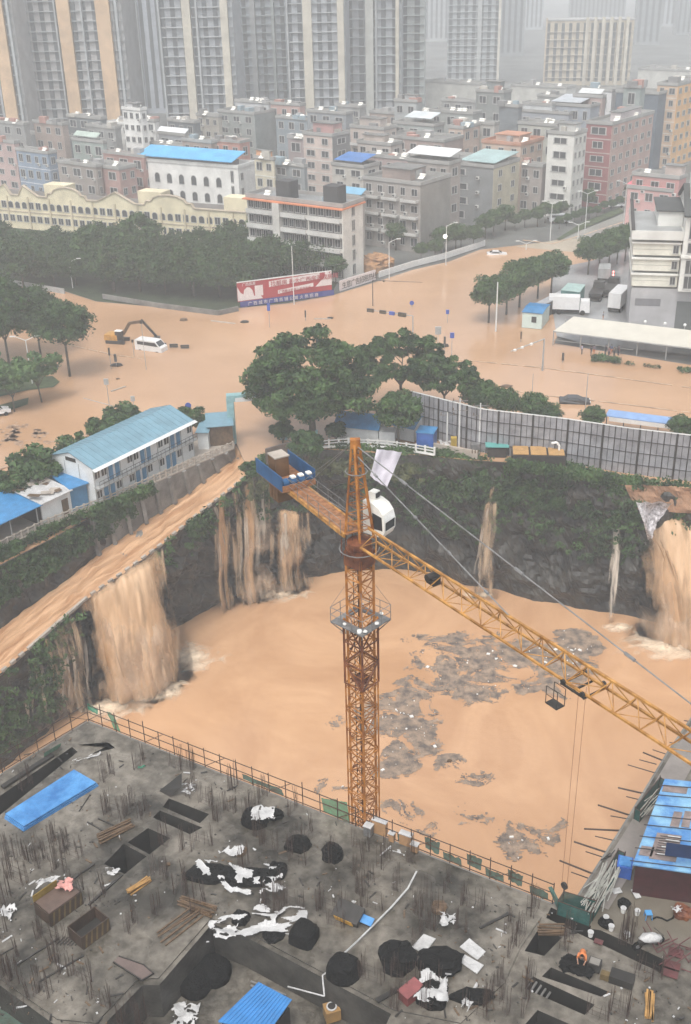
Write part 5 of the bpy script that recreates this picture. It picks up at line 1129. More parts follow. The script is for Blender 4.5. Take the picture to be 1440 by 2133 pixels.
def bldg(xl, xc, xr, yc, h, wall, fl, nl, nr_, label, roof=(.16, .16, .155), par=(.3, .3, .29), win=1.0, bal=0, shed=None, tower=None, side=None, band=None, cat='building', ga=None, heaters=0, open_top=False):
    C = P(xc, yc, h); g = GA if ga is None else ga
    vL = Vector((-math.cos(g), math.sin(g), 0)); vR = Vector((math.sin(g), math.cos(g), 0))
    wl = solve(lambda t: proj(C + vL * t)[0] - xl, 0.5, 140); wr = solve(lambda t: proj(C + vR * t)[0] - xr, 0.5, 60) if xr > xc + 1 else 10
    wr = min(wr, 26)
    root = empty('building', (C.x, C.y, 0), label, cat, 'buildings of the town'); root.rotation_euler = (0, 0, -g)
    mw = colm(wall); lbox(root, 'wall', -wl, 0, 0, wr, -.5, h, mw)
    if side: lbox(root, 'side_wall', .003, .12, .05, wr - .05, 0, h - .05, colm(side))
    mr = colm(roof, .5); lbox(root, 'roof', -wl - .15, .15, -.15, wr + .15, h, h + .18, mr)
    mp = colm(par); b = MB(); o_ = wloc(root)
    for x0, x1, y0, y1 in ((-wl - .2, .2, -.2, .05), (-wl - .2, .2, wr - .05, wr + .2), (-wl - .2, -wl + .05, .05, wr - .05), (-.05, .2, .05, wr - .05)): b.box(o_ + Vector(((x0 + x1) / 2, (y0 + y1) / 2, h + .55)), (x1 - x0, y1 - y0, .8))
    b.build('parapet', mp, root)
    fh = h / fl
    for f in range(fl):
        zc_ = (f + .58) * fh
        for i in range(nl): 
            w = wl / nl; wv = rng.choice([.8, 1, 1, 1.15]); ac = rng.random() < .3 and inst(ACME, 'air_conditioner', root, (-wl + (i + .5) * w + w * .3, -.25, zc_ - fh * .3), 0, (.9, .5, .7)); inst(WINME, 'window', root, (-wl + (i + .5) * w, -.003, zc_), 0, (w * .5 * win * wv, 1, fh * rng.choice([.42, .48, .5])))
        for i in range(nr_):
            w = wr / nr_; inst(WINME, 'window', root, (.003 + (.12 if side else 0), (i + .5) * w, zc_), math.pi / 2, (w * .45 * win, 1, fh * .45))
        if bal and f:
            for i in range(bal): w = wl / bal; inst(BALME, 'balcony', root, (-wl + (i + .5) * w, 0, f * fh + .5), 0, (w * .8, 1.1, 1))
        if band and f: lbox(root, 'floor_band', -wl - .06, .06, -.06, wr + .06, f * fh - .12, f * fh + .12, colm(band))
    if tower:
        tx0, tx1, th, tc = tower; lbox(root, 'stair_tower', -wl * tx1, -wl * tx0, wr * .25, wr * .75, h + .18, h + th, colm(tc)); lbox(root, 'stair_tower_roof', -wl * tx1 - .3, -wl * tx0 + .3, wr * .25 - .3, wr * .75 + .3, h + th, h + th + .2, mr)
    if shed:
        sx0, sx1, sh, sc_ = shed; o_ = wloc(root); b = MB(); x0, x1 = -wl * sx1, -wl * sx0; y0, y1 = .3, wr * .9
        for x, y in ((x0, y0), (x1, y0), (x0, y1), (x1, y1)): b.tube(o_ + Vector((x * .97, y, h)), o_ + Vector((x * .97, y, h + sh)), .08)
        b.build('shed_post', M_steel, root); b = MB(); q = [Vector((x0 - .4, y0 - .4, h + sh)), Vector((x1 + .4, y0 - .4, h + sh)), Vector((x1 + .4, y1 + .4, h + sh + 1.1)), Vector((x0 - .4, y1 + .4, h + sh + 1.1))]
        b.face([o_ + p for p in q]); b.face([o_ + p - Vector((0, 0, .1)) for p in q][::-1]); b.build('shed_roof', colm(sc_, .4), root)
    r_ = random.Random(int(xl * 7 + xc))
    if not shed:
        for i in range(heaters or (1 + (NB[0] % 2))):
            o_ = wloc(root); b = MB(); x, y = -wl * r_.uniform(.15, .85), wr * r_.uniform(.2, .8); b.tube(o_ + Vector((x, y, h + 1.3)), o_ + Vector((x + 1.5, y, h + 1.3)), .3, k=8); b.face([o_ + Vector((x, y - 1.2, h + .5)), o_ + Vector((x + 1.5, y - 1.2, h + .5)), o_ + Vector((x + 1.5, y, h + 1.2)), o_ + Vector((x, y, h + 1.2))]); b.build('water_heater', M_cabw, root)
    for i in range(r_.randrange(1, 4)):
        x, y, w, d = -wl * r_.uniform(.1, .9), wr * r_.uniform(.15, .85), r_.uniform(1.2, 3.2), r_.uniform(1.2, 2.6)
        if not shed: lbox(root, 'roof_hut', x - w / 2, x + w / 2, y - d / 2, y + d / 2, h + .18, h + r_.uniform(1.0, 2.3), colm(r_.choice([(.3, .3, .3), (.42, .4, .36), (.2, .2, .2), (.36, .2, .17), (.25, .32, .36)])))
    NB[0] += 1
    return root, wl, wr
GR, CR, WH, PK, BR, RD = (.25, .255, .25), (.50, .46, .38), (.60, .60, .58), (.46, .31, .28), (.30, .24, .21), (.25, .10, .09)
DG, TE = (.12, .135, .145), (.22, .30, .29)
# ---- nearest rows first
bldg(632, 692, 728, 286, 19, (.48, .40, .36), 6, 2, 1, 'tall beige pink block with six rows of windows behind the white apartment block', side=(.17, .17, .17), tower=(.1, .8, 3, (.40, .24, .23)), band=(.5, .48, .45))
bldg(570, 634, 640, 350, 14, (.22, .24, .25), 4, 2, 0, 'dark grey plain block left of the tall beige pink one', heaters=2)
bldg(530, 570, 573, 335, 16, (.50, .46, .36), 4, 2, 0, 'narrow cream and orange building with white framed windows', tower=(.1, .9, 2.2, (.58, .30, .16)), band=(.6, .6, .55))
bldg(692, 758, 790, 352, 13, (.44, .42, .38), 4, 2, 1, 'cream building with a small bright blue shed on its roof', shed=(.1, .9, 1.6, (.06, .17, .42)))
bldg(757, 876, 938, 388, 15, (.29, .27, .255), 4, 5, 0, 'wide grey pink five storey block beside the flooded road', tower=(.3, .8, 2.6, (.27, .22, .2)), side=(.22, .215, .2), bal=3)
bldg(700, 750, 760, 415, 12, (.35, .32, .29), 3, 2, 0, 'grey building with a pale blue awning roof just right of the apartment block', shed=(0, 1, 1.0, (.16, .34, .48)))
bldg(880, 1028, 1082, 352, 14, (.20, .21, .215), 4, 1, 2, 'dark grey bare block with a pale green roof and cream end', side=(.40, .37, .28), shed=(.0, .45, 1.4, (.30, .42, .42)), win=.6)
bldg(850, 935, 960, 345, 17, (.30, .27, .25), 4, 4, 1, 'building under a wide white metal roof', shed=(0, 1, 2.0, (.62, .64, .64)))
bldg(1005, 1085, 1132, 305, 17, (.46, .36, .29), 5, 3, 3, 'tan block with a terracotta coloured flat roof', roof=(.42, .20, .12), par=(.42, .22, .15), tower=(.2, .8, 2, (.44, .34, .28)))
bldg(1142, 1196, 1222, 283, 20.5, (.58, .58, .55), 6, 1, 3, 'tall white block with a single column of dark windows on its front', tower=(.1, .7, 2.4, (.5, .5, .48)), side=(.5, .5, .47))
bldg(1222, 1275, 1362, 262, 21, (.26, .10, .10), 6, 1, 6, 'long dark red block with balconies running away to the right', band=(.42, .36, .34), tower=(.1, .5, 2.4, (.5, .45, .45)), heaters=4, side=(.36, .25, .22))
bldg(1284, 1372, 1392, 198, 22, (.09, .115, .145), 7, 0, 0, 'tall dark blue grey slab with no visible windows', heaters=1)
bldg(1370, 1412, 1470, 180, 24, (.50, .36, .25), 7, 2, 5, 'tall orange and cream tower with a grid of windows at the right edge', band=(.60, .55, .48), side=(.60, .36, .16))
bldg(1308, 1400, 1425, 402, 11, (.52, .32, .31), 3, 3, 1, 'pink building with a bright pink red awning at the right', shed=(.05, 1, .9, (.70, .16, .20)), tower=(0, .3, 3.4, (.52, .4, .36)))
bldg(1318, 1415, 1430, 375, 14, (.42, .22, .21), 3, 3, 0, 'dusky pink upper block with a cream stair box behind the pink red awning', tower=(0, .35, 2.8, (.5, .42, .38)))
# ---- left side rows
bldg(-60, 30, 40, 300, 14, (.42, .31, .29), 4, 4, 0, 'pink block at the far left edge')
bldg(34, 100, 118, 322, 13, (.20, .26, .34), 3, 4, 1, 'bluish block with white floor lines near the left edge', band=(.5, .52, .55))
bldg(30, 146, 156, 290, 12, (.17, .18, .19), 3, 3, 0, 'wide dark grey block behind the bluish one', heaters=3)
bldg(120, 200, 212, 350, 12.5, (.27, .24, .22), 3, 3, 1, 'brown grey low block left of the pink brick one')
bldg(150, 215, 222, 300, 15, (.26, .31, .29), 3, 3, 0, 'pale green topped block at the left', shed=(.2, .9, 1.6, (.35, .42, .38)))
bldg(160, 248, 283, 355, 12, (.36, .23, .21), 3, 3, 2, 'pinkish brick block just behind the cream school')
bldg(225, 268, 290, 262, 17, (.66, .66, .64), 5, 3, 2, 'white stepped block, its left wing', par=(.6, .6, .58))
bldg(255, 292, 305, 232, 23, (.66, .66, .64), 7, 3, 1, 'white stepped block, its tall centre tower', par=(.6, .6, .58), tower=(.2, .8, 1.8, (.6, .6, .6)))
bldg(290, 322, 331, 255, 18, (.64, .64, .62), 5, 2, 0, 'white stepped block, its right wing')
bldg(215, 300, 312, 330, 13.5, (.33, .20, .18), 3, 3, 1, 'low red roofed block below the white stepped block', roof=(.36, .14, .11))
bldg(330, 385, 392, 285, 15, (.28, .29, .31), 3, 2, 0, 'small grey block with a white roof right of the stepped block', shed=(0, 1, 1, (.6, .62, .64)))
bldg(310, 400, 420, 312, 13, (.33, .33, .32), 3, 3, 1, 'low grey block directly behind the blue roofed hall', heaters=3)
bldg(410, 455, 462, 245, 18, (.33, .31, .27), 5, 3, 0, 'olive cream block in front of the grey towers')
bldg(455, 530, 575, 240, 18, (.25, .27, .26), 5, 3, 0, 'large grey green block right of the olive cream one', side=(.2, .23, .23))
bldg(440, 500, 520, 300, 15, (.42, .22, .18), 3, 3, 1, 'block with an orange red roof behind the blue roofed hall', roof=(.48, .18, .12))
bldg(490, 560, 572, 218, 20, (.44, .45, .46), 4, 3, 0, 'white topped block with a small roof sign', heaters=3)
bldg(560, 625, 636, 222, 20, (.42, .28, .25), 4, 3, 0, 'pinkish block at the foot of the grey towers')
bldg(575, 640, 650, 252, 17, (.22, .26, .29), 4, 3, 0, 'slate blue block behind the tall beige pink one', heaters=3)
bldg(600, 632, 640, 292, 15, (.30, .25, .25), 3, 1, 0, 'dim brown block left of the tall beige pink one')
bldg(640, 720, 735, 240, 20, (.24, .26, .28), 5, 3, 0, 'dark slate block behind the tall beige pink one', heaters=2)
bldg(730, 800, 826, 272, 18, (.44, .38, .34), 4, 3, 2, 'beige terraced block with a roof room', tower=(.2, .8, 2.6, (.46, .4, .36)), bal=2)
bldg(745, 815, 838, 305, 16, (.42, .38, .35), 4, 3, 1, 'beige terraced block one row nearer', tower=(.3, .9, 2.2, (.44, .38, .34)), bal=2)
bldg(755, 850, 865, 335, 14, (.38, .30, .29), 3, 4, 0, 'mauve block under the row of white water heaters', heaters=4)
bldg(822, 868, 880, 215, 23, (.33, .35, .35), 5, 2, 0, 'grey block with a white edged stair column', tower=(.1, .6, 2, (.4, .42, .42)))
bldg(820, 905, 925, 265, 18, (.30, .33, .32), 4, 3, 1, 'grey green block carrying a white roofed shed', shed=(.1, .7, 2.2, (.55, .6, .62)))
bldg(800, 925, 965, 298, 16, (.32, .25, .23), 4, 5, 0, 'long brown block in the middle of the town', bal=4)
bldg(935, 965, 1000, 270, 18, (.46, .36, .3), 4, 2, 2, 'peach fronted block with brick red shutters')
bldg(895, 985, 1003, 240, 19, (.30, .32, .31), 4, 3, 0, 'dull green grey block above the peach fronted one', heaters=3)
bldg(940, 1030, 1040, 262, 18, (.42, .41, .38), 4, 3, 0, 'pale block with five white heaters in the middle distance', heaters=4)
bldg(1040, 1080, 1088, 225, 22, (.15, .17, .185), 5, 0, 0, 'dark windowless block in the middle distance')
bldg(992, 1050, 1066, 195, 24, (.20, .215, .21), 5, 2, 0, 'dark stepped block standing highest in the middle distance', tower=(.2, .7, 3, (.2, .22, .22)))
bldg(1080, 1160, 1180, 265, 18, (.38, .38, .34), 4, 3, 1, 'grey cream block left of the dark red one', heaters=2)
bldg(1085, 1185, 1220, 240, 19, (.30, .32, .35), 3, 4, 1, 'low long blue grey block with white heaters', heaters=3)
bldg(1090, 1150, 1165, 222, 21, (.50, .52, .53), 3, 3, 1, 'white roofed block in the hazy distance', roof=(.5, .52, .52))
bldg(1150, 1230, 1262, 225, 21, (.28, .31, .35), 4, 4, 0, 'long blue grey shed like block in the haze', shed=(.3, 1, 1.2, (.4, .43, .46)))
bldg(1195, 1255, 1262, 205, 23, (.36, .28, .26), 4, 2, 0, 'brown block topped by a white shed behind the dark red one', shed=(.1, .8, 1.2, (.5, .52, .52)))
bldg(1212, 1275, 1285, 192, 22, (.58, .58, .58), 3, 2, 0, 'small white block with a pediment in the haze', heaters=1)
bldg(1300, 1335, 1345, 185, 26, (.24, .28, .27), 4, 1, 0, 'small green grey block behind the dark blue slab')
bldg(640, 700, 712, 318, 12, (.32, .26, .25), 3, 2, 0, 'low dim block squeezed behind the blue shed')
bldg(1060, 1130, 1140, 350, 12, (.30, .27, .25), 3, 3, 0, 'low brown block between the tan block and the white one')
for i, (x, y, w, c) in enumerate(((-20, 262, 70, GR), (70, 262, 60, BR), (140, 250, 70, DG), (180, 270, 60, GR), (350, 258, 55, DG), (380, 300, 60, BR), (700, 226, 50, GR), (770, 240, 60, BR), (860, 240, 50, GR), (1050, 245, 60, BR), (1120, 205, 60, GR), (920, 215, 70, GR), (650, 275, 50, BR))):
    bldg(x, x + w, x + w + 12, y, 17, c, 4, 3, 0, ['dim grey block, first from the left among the far rooftops', 'dim brown block, second from the left among the far rooftops', 'dark block at the foot of the orange piered towers', 'grey block just left of the white stepped block', 'dark block right of the white stepped block', 'brown block behind the blue roofed hall', 'grey block at the foot of the cream piered towers', 'brown block at the foot of the green grey tower', 'grey block below the gap between the towers', 'brown block under the dark windowless block', 'hazy grey block in front of the far orange slab', 'hazy grey block below the lone grey tower', 'brown block just behind the slate blue one'][i])
# far low roofs at right in the haze
for x0, x1, y, lab in ((884, 1000, 178, 'long pale roofed hall in the haze beside the lone tower'), (1065, 1180, 186, 'hazy low block left of the far orange slab'), (1330, 1440, 150, 'very faint low building at the upper right')):
    bldg(x0, x1, x1 + 20, y, 14, (.45, .45, .42), 2, 0, 0, lab)
# ---- white apartment block with orange eaves
root, wl, wr = bldg(514, 714, 756, 434, 15.5, (.60, .59, .55), 5, 0, 0, 'white five storey apartment block with orange eaves and long balconies', roof=(.2, .21, .22), par=(.30, .29, .28), ga=R(34))
o_ = wloc(root); fh = 3.1
lbox(root, 'eave', -wl - .5, .5, -1.0, wr + .4, 15.2, 15.5, colm((.55, .20, .10)))
def lb(nm, x0, x1, y0, y1, z0, z1, m): return lbox(root, nm, x0, x1, y0, y1, z0, z1, m)
for f in range(5):
    z0 = f * fh
    for k, (x0, x1) in enumerate(((-wl + .3, -wl * .70), (-wl * .62, -wl * .36), (-wl * .34, -.3))):
        lb('balcony_shade_panel', x0, x1, -.06, 0, z0 + .9, z0 + 2.95, colm((.10, .10, .10)))  # flat dark panel on the wall; the recess shade is in its colour
        if f: 
            o = lb('balcony', x0, x1, -1.0, -.9, z0 + .05, z0 + 1.0, colm((.5, .5, .48))); b = MB(); b.box(o_ + Vector(((x0 + x1) / 2, -.45, z0)), (x1 - x0, .9, .12)); b.build('balcony_floor', colm((.3, .3, .3)), o)
        for i in range(4): inst(WINME, 'window', root, (x0 + (i + .5) * (x1 - x0) / 4, -.07, z0 + 1.95), 0, ((x1 - x0) / 4 * .7, 1, 1.6))
    inst(WINME, 'window', root, (.01, wr * .5, z0 + 2.0), math.pi / 2, (1.1, 1, 2.2))
for x in (-wl * .66,): lb('stair_column', x - .9, x + .9, -1.2, 0, 0, 15.2, colm((.5, .49, .46)))
for x in (-wl * .63, -wl * .14): lb('roof_tank_room', x - 1.8, x + 1.8, .8, 4.0, 15.7, 19.5, colm((.05, .052, .055)))
# ---- white hall with arched windows and blue roof
root, wl, wr = bldg(290, 496, 530, 352, 12.5, (.66, .66, .64), 3, 0, 0, 'white hall with arched windows under a bright blue sheet roof', roof=(.5, .5, .5), par=(.6, .6, .58), ga=R(30), heaters=1)
o_ = wloc(root); b = MB(); q = [Vector((-wl - .3, -.8, 14.2)), Vector((.2 - wl * .05, -.8, 14.2)), Vector((.2 - wl * .05, wr * .8, 16.0)), Vector((-wl - .3, wr * .8, 16.0))]
b.face([o_ + p for p in q]); b.face([o_ + p - Vector((0, 0, .15)) for p in q][::-1]); b.build('blue_roof', colm((.10, .36, .62), .4), root)
lbox(root, 'roof_gallery', -wl + 1, -wl * .1, .3, wr * .7, 12.7, 14.0, colm((.12, .11, .11)))
b = MB(); pts = [(-.5, -.5), (.5, -.5), (.5, .15)] + [(.5 * math.cos(a), .15 + .35 * math.sin(a)) for a in np.linspace(.3, math.pi - .3, 7)] + [(-.5, .15)]
b.face([(x, -.04, z) for x, z in pts]); fr = MB()
pr_ = [(x, z) for x, z in pts]
for i in range(len(pr_)): a, c = pr_[i], pr_[(i + 1) % len(pr_)]; fr.bar((a[0], -.06, a[1]), (c[0], -.06, c[1]), .07)
k0 = len(b.v); b.v += fr.v; b.f += [tuple(k0 + i for i in f) for f in fr.f]; b.mi += [1] * len(fr.f)
ARCH = bpy.data.meshes.new('arched_window'); ARCH.from_pydata(b.v, [], b.f); ARCH.materials.append(M_win); ARCH.materials.append(M_frame); ARCH.polygons.foreach_set('material_index', b.mi)
for i in range(6): inst(ARCH, 'arched_window', root, (-wl * (.82 - i * .125), -.01, 8.6), 0, (1.7, 1, 2.6)); inst(ARCH, 'arched_window', root, (-wl * (.82 - i * .125), -.01, 4.4), 0, (1.7, 1, 2.4))
for f in range(3): inst(WINME, 'window', root, (-wl * .06, -.01, 2.6 + f * 3.9), 0, (.9, 1, 3.0)); inst(WINME, 'window', root, (.01, wr * .2, 2.6 + f * 3.9), math.pi / 2, (1.2, 1, 1.8))
# ---- cream school: long wall with gabled and curved parapets
SC = (.62, .56, .40); A = P(-70, 402, 8.0); Bq = P(512, 447, 8.0); d = Bq - A; L = d.length; g = math.atan2(d.y, d.x)
school = empty('school_building', (A.x, A.y, 0), 'long cream building with wavy gabled parapets and arched windows behind the trees', 'building'); school.rotation_euler = (0, 0, g)
def sx(px): return L * (px + 70) / 582.0 * 1.0
prof_ = [(0, 8.4)]
for px, kind, hw in ((20, 't', 30), (62, 't', 30), (155, 'c', 42), (258, 't', 38), (365, 'c', 48)):
    s0, s1 = sx(px - hw), sx(px + hw)
    if kind == 't': prof_ += [(s0, 8.4), (sx(px), 10.9), (s1, 8.4)]
    else: prof_ += [(s0, 8.4), (s0 + .5, 9.4)] + [(sx(px) + (s1 - s0) * .36 * math.cos(a), 9.4 + 1.7 * math.sin(a)) for a in np.linspace(math.pi, 0, 7)] + [(s1 - .5, 9.4), (s1, 8.4)]
prof_ = sorted(prof_, key=lambda q: q[0]) + [(L, 8.4)]
poly = [(0, -.5)] + [(L, -.5)] + prof_[::-1]
b = MB(); o_ = wloc(school); n = len(poly)
fr = [o_ + Vector((x, 0, z)) for x, z in poly]; bk = [o_ + Vector((x, .5, z)) for x, z in poly]
tri = tessellate_polygon([[Vector((x, z, 0)) for x, z in poly]])
for t in tri: b.face([fr[i] for i in t]); b.face([bk[i] for i in t][::-1])
for i in range(n): j = (i + 1) % n; b.face([fr[i], fr[j], bk[j], bk[i]])
b.build('facade', colm(SC), school)
b = MB()
for i in range(len(prof_) - 1): b.bar(o_ + Vector((prof_[i][0], .2, prof_[i][1] + .1)), o_ + Vector((prof_[i + 1][0], .2, prof_[i + 1][1] + .1)), .9, .22)
b.build('parapet_coping', colm((.40, .34, .26)), school)
lbox(school, 'rear_block', 0, L, .5, 9, -.5, 7.6, colm(SC)); lbox(school, 'roof', 0, L, .5, 9, 7.6, 7.8, colm((.14, .13, .12)))
for px in (110, 310, 480): lbox(school, 'roof_room', sx(px) - 3.5, sx(px) + 3.5, 4, 8, 7.8, 10.8, colm(SC))
for i in range(38):
    s = L * (i + .5) / 38; inst(ARCH if i % 5 in (1, 2, 3) else WINME, 'window', school, (s, -.02, 6.0), 0, (1.5, 1, 1.7)); inst(WINME, 'window', school, (s, -.02, 2.6), 0, (1.5, 1, 1.6))
for i in range(13): lbox(school, 'pilaster', L * i / 12.5 - .2, L * i / 12.5 + .2, -.3, 0, 0, 8.2, colm((.50, .44, .32)))
lbox(school, 'floor_band', 0, L, -.12, 0, 4.2, 4.45, colm((.42, .36, .28)))
# ---- white and grey office block at the right edge
C0 = P(1307, 694, 0); of = empty('office_building', C0, 'white and grey office block with stacked cream floors at the right edge', 'building'); of.rotation_euler = (0, 0, R(-12))
OW, OG = colm((.60, .60, .57)), colm((.36, .36, .37)); MS = colm((.58, .57, .50)); DK = colm((.12, .12, .11))
lbox(of, 'grey_base', 0, 30, 0, 16, -.3, 8.4, OG)
for i in range(3):
    z0 = 8.8 + i * 2.75; x_ = -.15 * i
    lbox(of, 'cream_floor', x_ - .1, 7.6, -.25, 15, z0, z0 + 2.05, MS); lbox(of, 'dark_joint', x_ + .3, 7.5, .1, 14.6, z0 - .45, z0, DK); lbox(of, 'floor_ledge', x_ - .4, 7.7, -.6, 15.2, z0 + 2.05, z0 + 2.3, OW)
    inst(WINME, 'window', of, (6.8, -.3, z0 + 1.1), 0, (.9, 1, 1.4)); lbox(of, 'groove', x_ - .12, 6.2, -.28, -.25, z0 + 1.0, z0 + 1.06, colm((.3, .3, .27)))
lbox(of, 'parapet_band', -.9, 7.8, -.9, 15.4, 17.1, 18.6, OW); lbox(of, 'terrace', -.5, 7.5, -.5, 15, 18.62, 18.66, colm((.28, .29, .29)))
b = MB(); o_ = wloc(of); pr = [(-.9, 18.6), (15.4, 18.6), (15.4, 20.6)]
for x0, x1 in ((-.9, -.5),): 
    A_0 = [o_ + Vector((x0, y, z)) for y, z in pr]; A_1 = [o_ + Vector((x1, y, z)) for y, z in pr]; b.face(A_0[::-1]); b.face(A_1)
    for k in range(3): b.face([A_0[k], A_0[(k + 1) % 3], A_1[(k + 1) % 3], A_1[k]])
b.build('sloping_parapet', OW, of)
b = MB(); b.bar(o_ + Vector((-.7, -.9, 18.75)), o_ + Vector((-.7, 15.4, 20.75)), .6, .15); b.build('black_coping', M_dark, of); lbox(of, 'terrace_room', 3.5, 7.7, 3, 14, 18.66, 21.2, OW); lbox(of, 'terrace_roof', 3.1, 7.8, 2.6, 14.4, 21.2, 21.45, colm((.06, .065, .065)))
lbox(of, 'tower_front', 7.8, 30, -1.6, 16, 8.4, 21.6, OW); lbox(of, 'tower_ledge', 7.6, 30.2, -1.9, 16.2, 14.3, 14.7, OW)
b = MB()
for q in ([(7.4, -2.2, 21.6), (30.5, -2.2, 21.6), (30.5, 6, 25.5), (7.4, 6, 25.5)], [(7.4, 6, 25.5), (30.5, 6, 25.5), (30.5, 16.4, 21.6), (7.4, 16.4, 21.6)]): q = [o_ + Vector(p) for p in q]; b.face(q); b.face([p - Vector((0, 0, .3)) for p in q][::-1])
b.build('gable_roof', colm((.06, .065, .065)), of)
b = MB(); A_0 = [o_ + Vector((7.9, y, z)) for y, z in ((-1.6, 21.6), (16, 21.6), (6, 25.2))]; b.face(A_0[::-1]); b.build('gable_wall', OW, of); lbox(of, 'roof_room', 8.4, 13, 2, 7, 22, 27.2, OW)
for i in range(6):
    for z0, hh in ((8.9, 2.3), (11.5, 2.5), (15.1, 1.8), (17.5, 3.2)): inst(WINME, 'window', of, (9.3 + i * 2.0, -1.62, z0 + hh / 2), 0, (1.5, 1, hh))
lbox(of, 'dark_gate', 8.0, 11.8, -.1, 0, .5, 6.2, colm((.10, .11, .11))); lbox(of, 'white_column', 12.2, 13.0, -.5, .0, 0, 8.3, OW); lbox(of, 'dark_gate', 13.2, 18, -.1, 0, .5, 6.2, colm((.10, .11, .11)))
lbox(of, 'louvre', .8, 5.2, -.06, 0, 5.2, 6.5, colm((.16, .16, .17)))
for y in (3, 8): inst(WINME, 'window', of, (-.15, y, 12.5), -math.pi / 2, (1.2, 1, 1.4))

# ---- high-rise towers; main-row greys are lightened to add haze fade in the colour
def tower(xl, xr, Y, H, body, pil, label, gap=3.1, linecol=(.30, .32, .33), lines=True, depth=16, rz=-6):
    a, c = PY(xl, 150, Y), PY(xr, 150, Y); w = c.x - a.x
    root = empty('high_rise_tower', (a.x, Y, 0), label, 'tower', 'high rise towers in the haze'); root.rotation_euler = (0, 0, R(rz))
    lbox(root, 'wall', 0, w, 0, depth, -.5, H, colm(body, .5)); lbox(root, 'roof', -.3, w + .3, -.3, depth + .3, H, H + .6, colm((.3, .3, .3)))
    k = w / (xr - xl)
    for x, pw, pc in pil: lbox(root, 'pier', (x - xl - pw / 2) * k, (x - xl + pw / 2) * k, -1.6, 0, 0, H + 1.5, colm(pc))
    if lines:
        n = int(H / gap)
        for i in range(1, n): lbox(root, 'floor_slab', .1, w - .1, -.7, -.02, i * gap - .14, i * gap + .14, colm(linecol))
    # recessed window strips between the piers
    nb_ = max(2, int(w / 3.4))
    for i in range(nb_): lbox(root, 'window_strip', (i + .2) * w / nb_, (i + .62) * w / nb_, -.25, 0, 2, H - 1, colm((.07, .08, .09), .3))
    return root
OR, CRM, LG = (.50, .35, .22), (.46, .43, .36), (.31, .33, .34)
tower(-130, 50, 400, 104, (0.35, 0.35, 0.35), [(20, 26, OR), (43, 5, LG), (4, 3, LG), (-40, 26, OR)], 'grey tower with broad orange piers at the far left edge')
tower(52, 272, 410, 108, (0.31, 0.31, 0.31), [(153, 26, OR), (236, 26, OR), (222, 4, OR), (262, 5, LG), (135, 3, LG), (190, 3, LG)], 'wide grey tower with two broad orange piers', depth=18)
tower(266, 350, 520, 110, (0.31, 0.34, 0.38), [(295, 10, LG)], 'bluish far tower seen between the orange and cream piered towers', lines=False)
tower(340, 494, 415, 106, (0.26, 0.28, 0.3), [(343, 4, LG), (400, 17, CRM), (421, 4, LG), (478, 15, CRM)], 'dark grey tower with two cream piers', linecol=(.35, .37, .38))
tower(488, 606, 480, 112, (0.29, 0.325, 0.36), [(534, 10, LG), (575, 6, (0.3, 0.34, 0.34))], 'slate blue tower set back behind the cream piered ones', linecol=(0.26, 0.3, 0.31))
tower(600, 722, 425, 106, (0.27, 0.29, 0.31), [(604, 3, LG), (645, 18, CRM), (713, 13, CRM)], 'dark grey tower with cream piers in the centre', linecol=(.33, .35, .36))
tower(722, 836, 440, 104, (0.26, 0.28, 0.3), [(771, 16, (0.42, 0.43, 0.4)), (828, 7, CRM), (785, 3, LG)], 'dark tower with one pale windowed strip', linecol=(0.3, 0.33, 0.34))
tower(832, 884, 455, 104, (0.29, 0.32, 0.315), [(836, 4, LG)], 'narrow green grey tower', linecol=(0.35, 0.39, 0.39))
tower(884, 934, 900, 150, (0.3, 0.32, 0.33), [], 'barely visible tower lost in haze left of the lone grey tower', lines=False)
tower(931, 1040, 600, 120, (0.28, 0.305, 0.315), [(996, 8, (0.34, 0.36, 0.36)), (1036, 5, (0.5, 0.48, 0.42))], 'lone grey tower standing right of the row', lines=True, linecol=(0.34, 0.37, 0.38))
tower(1040, 1088, 760, 140, (.2, .22, .23), [], 'ghostly tower in the haze right of the lone grey tower', lines=False)
tower(1180, 1290, 1050, 170, (.2, .22, .23), [], 'ghostly tall mass in the haze behind the orange slab', lines=False)
tower(1318, 1368, 820, 130, (.2, .22, .23), [], 'ghostly tower in the haze right of the orange slab', lines=False)
tower(1400, 1470, 900, 140, (.2, .22, .23), [], 'ghostly tower in the haze at the very right edge', lines=False)
tower(1090, 1125, 1000, 110, (0.3, 0.33, 0.35), [], 'ghostly narrow tower in the haze left of the orange slab', lines=False)
tower(1365, 1395, 1000, 110, (0.3, 0.33, 0.35), [], 'ghostly narrow tower in the haze at the upper right', lines=False)
r_ = tower(1132, 1308, 590, solve(lambda z: proj((PY(1132, 150, 590).x, 590, z))[1] - 44, 10, 80), (.42, .37, .28), [(1134, 3, (.42, .35, .27))] + [(1215 + i * 16, 6, (.44, .41, .34)) for i in range(6)], 'orange slab building in the far haze, faded further by its colours', linecol=(.38, .35, .3), gap=3.5, rz=-10)
r_.name = 'slab_block'  # slab colours are paled so they add to the haze fade
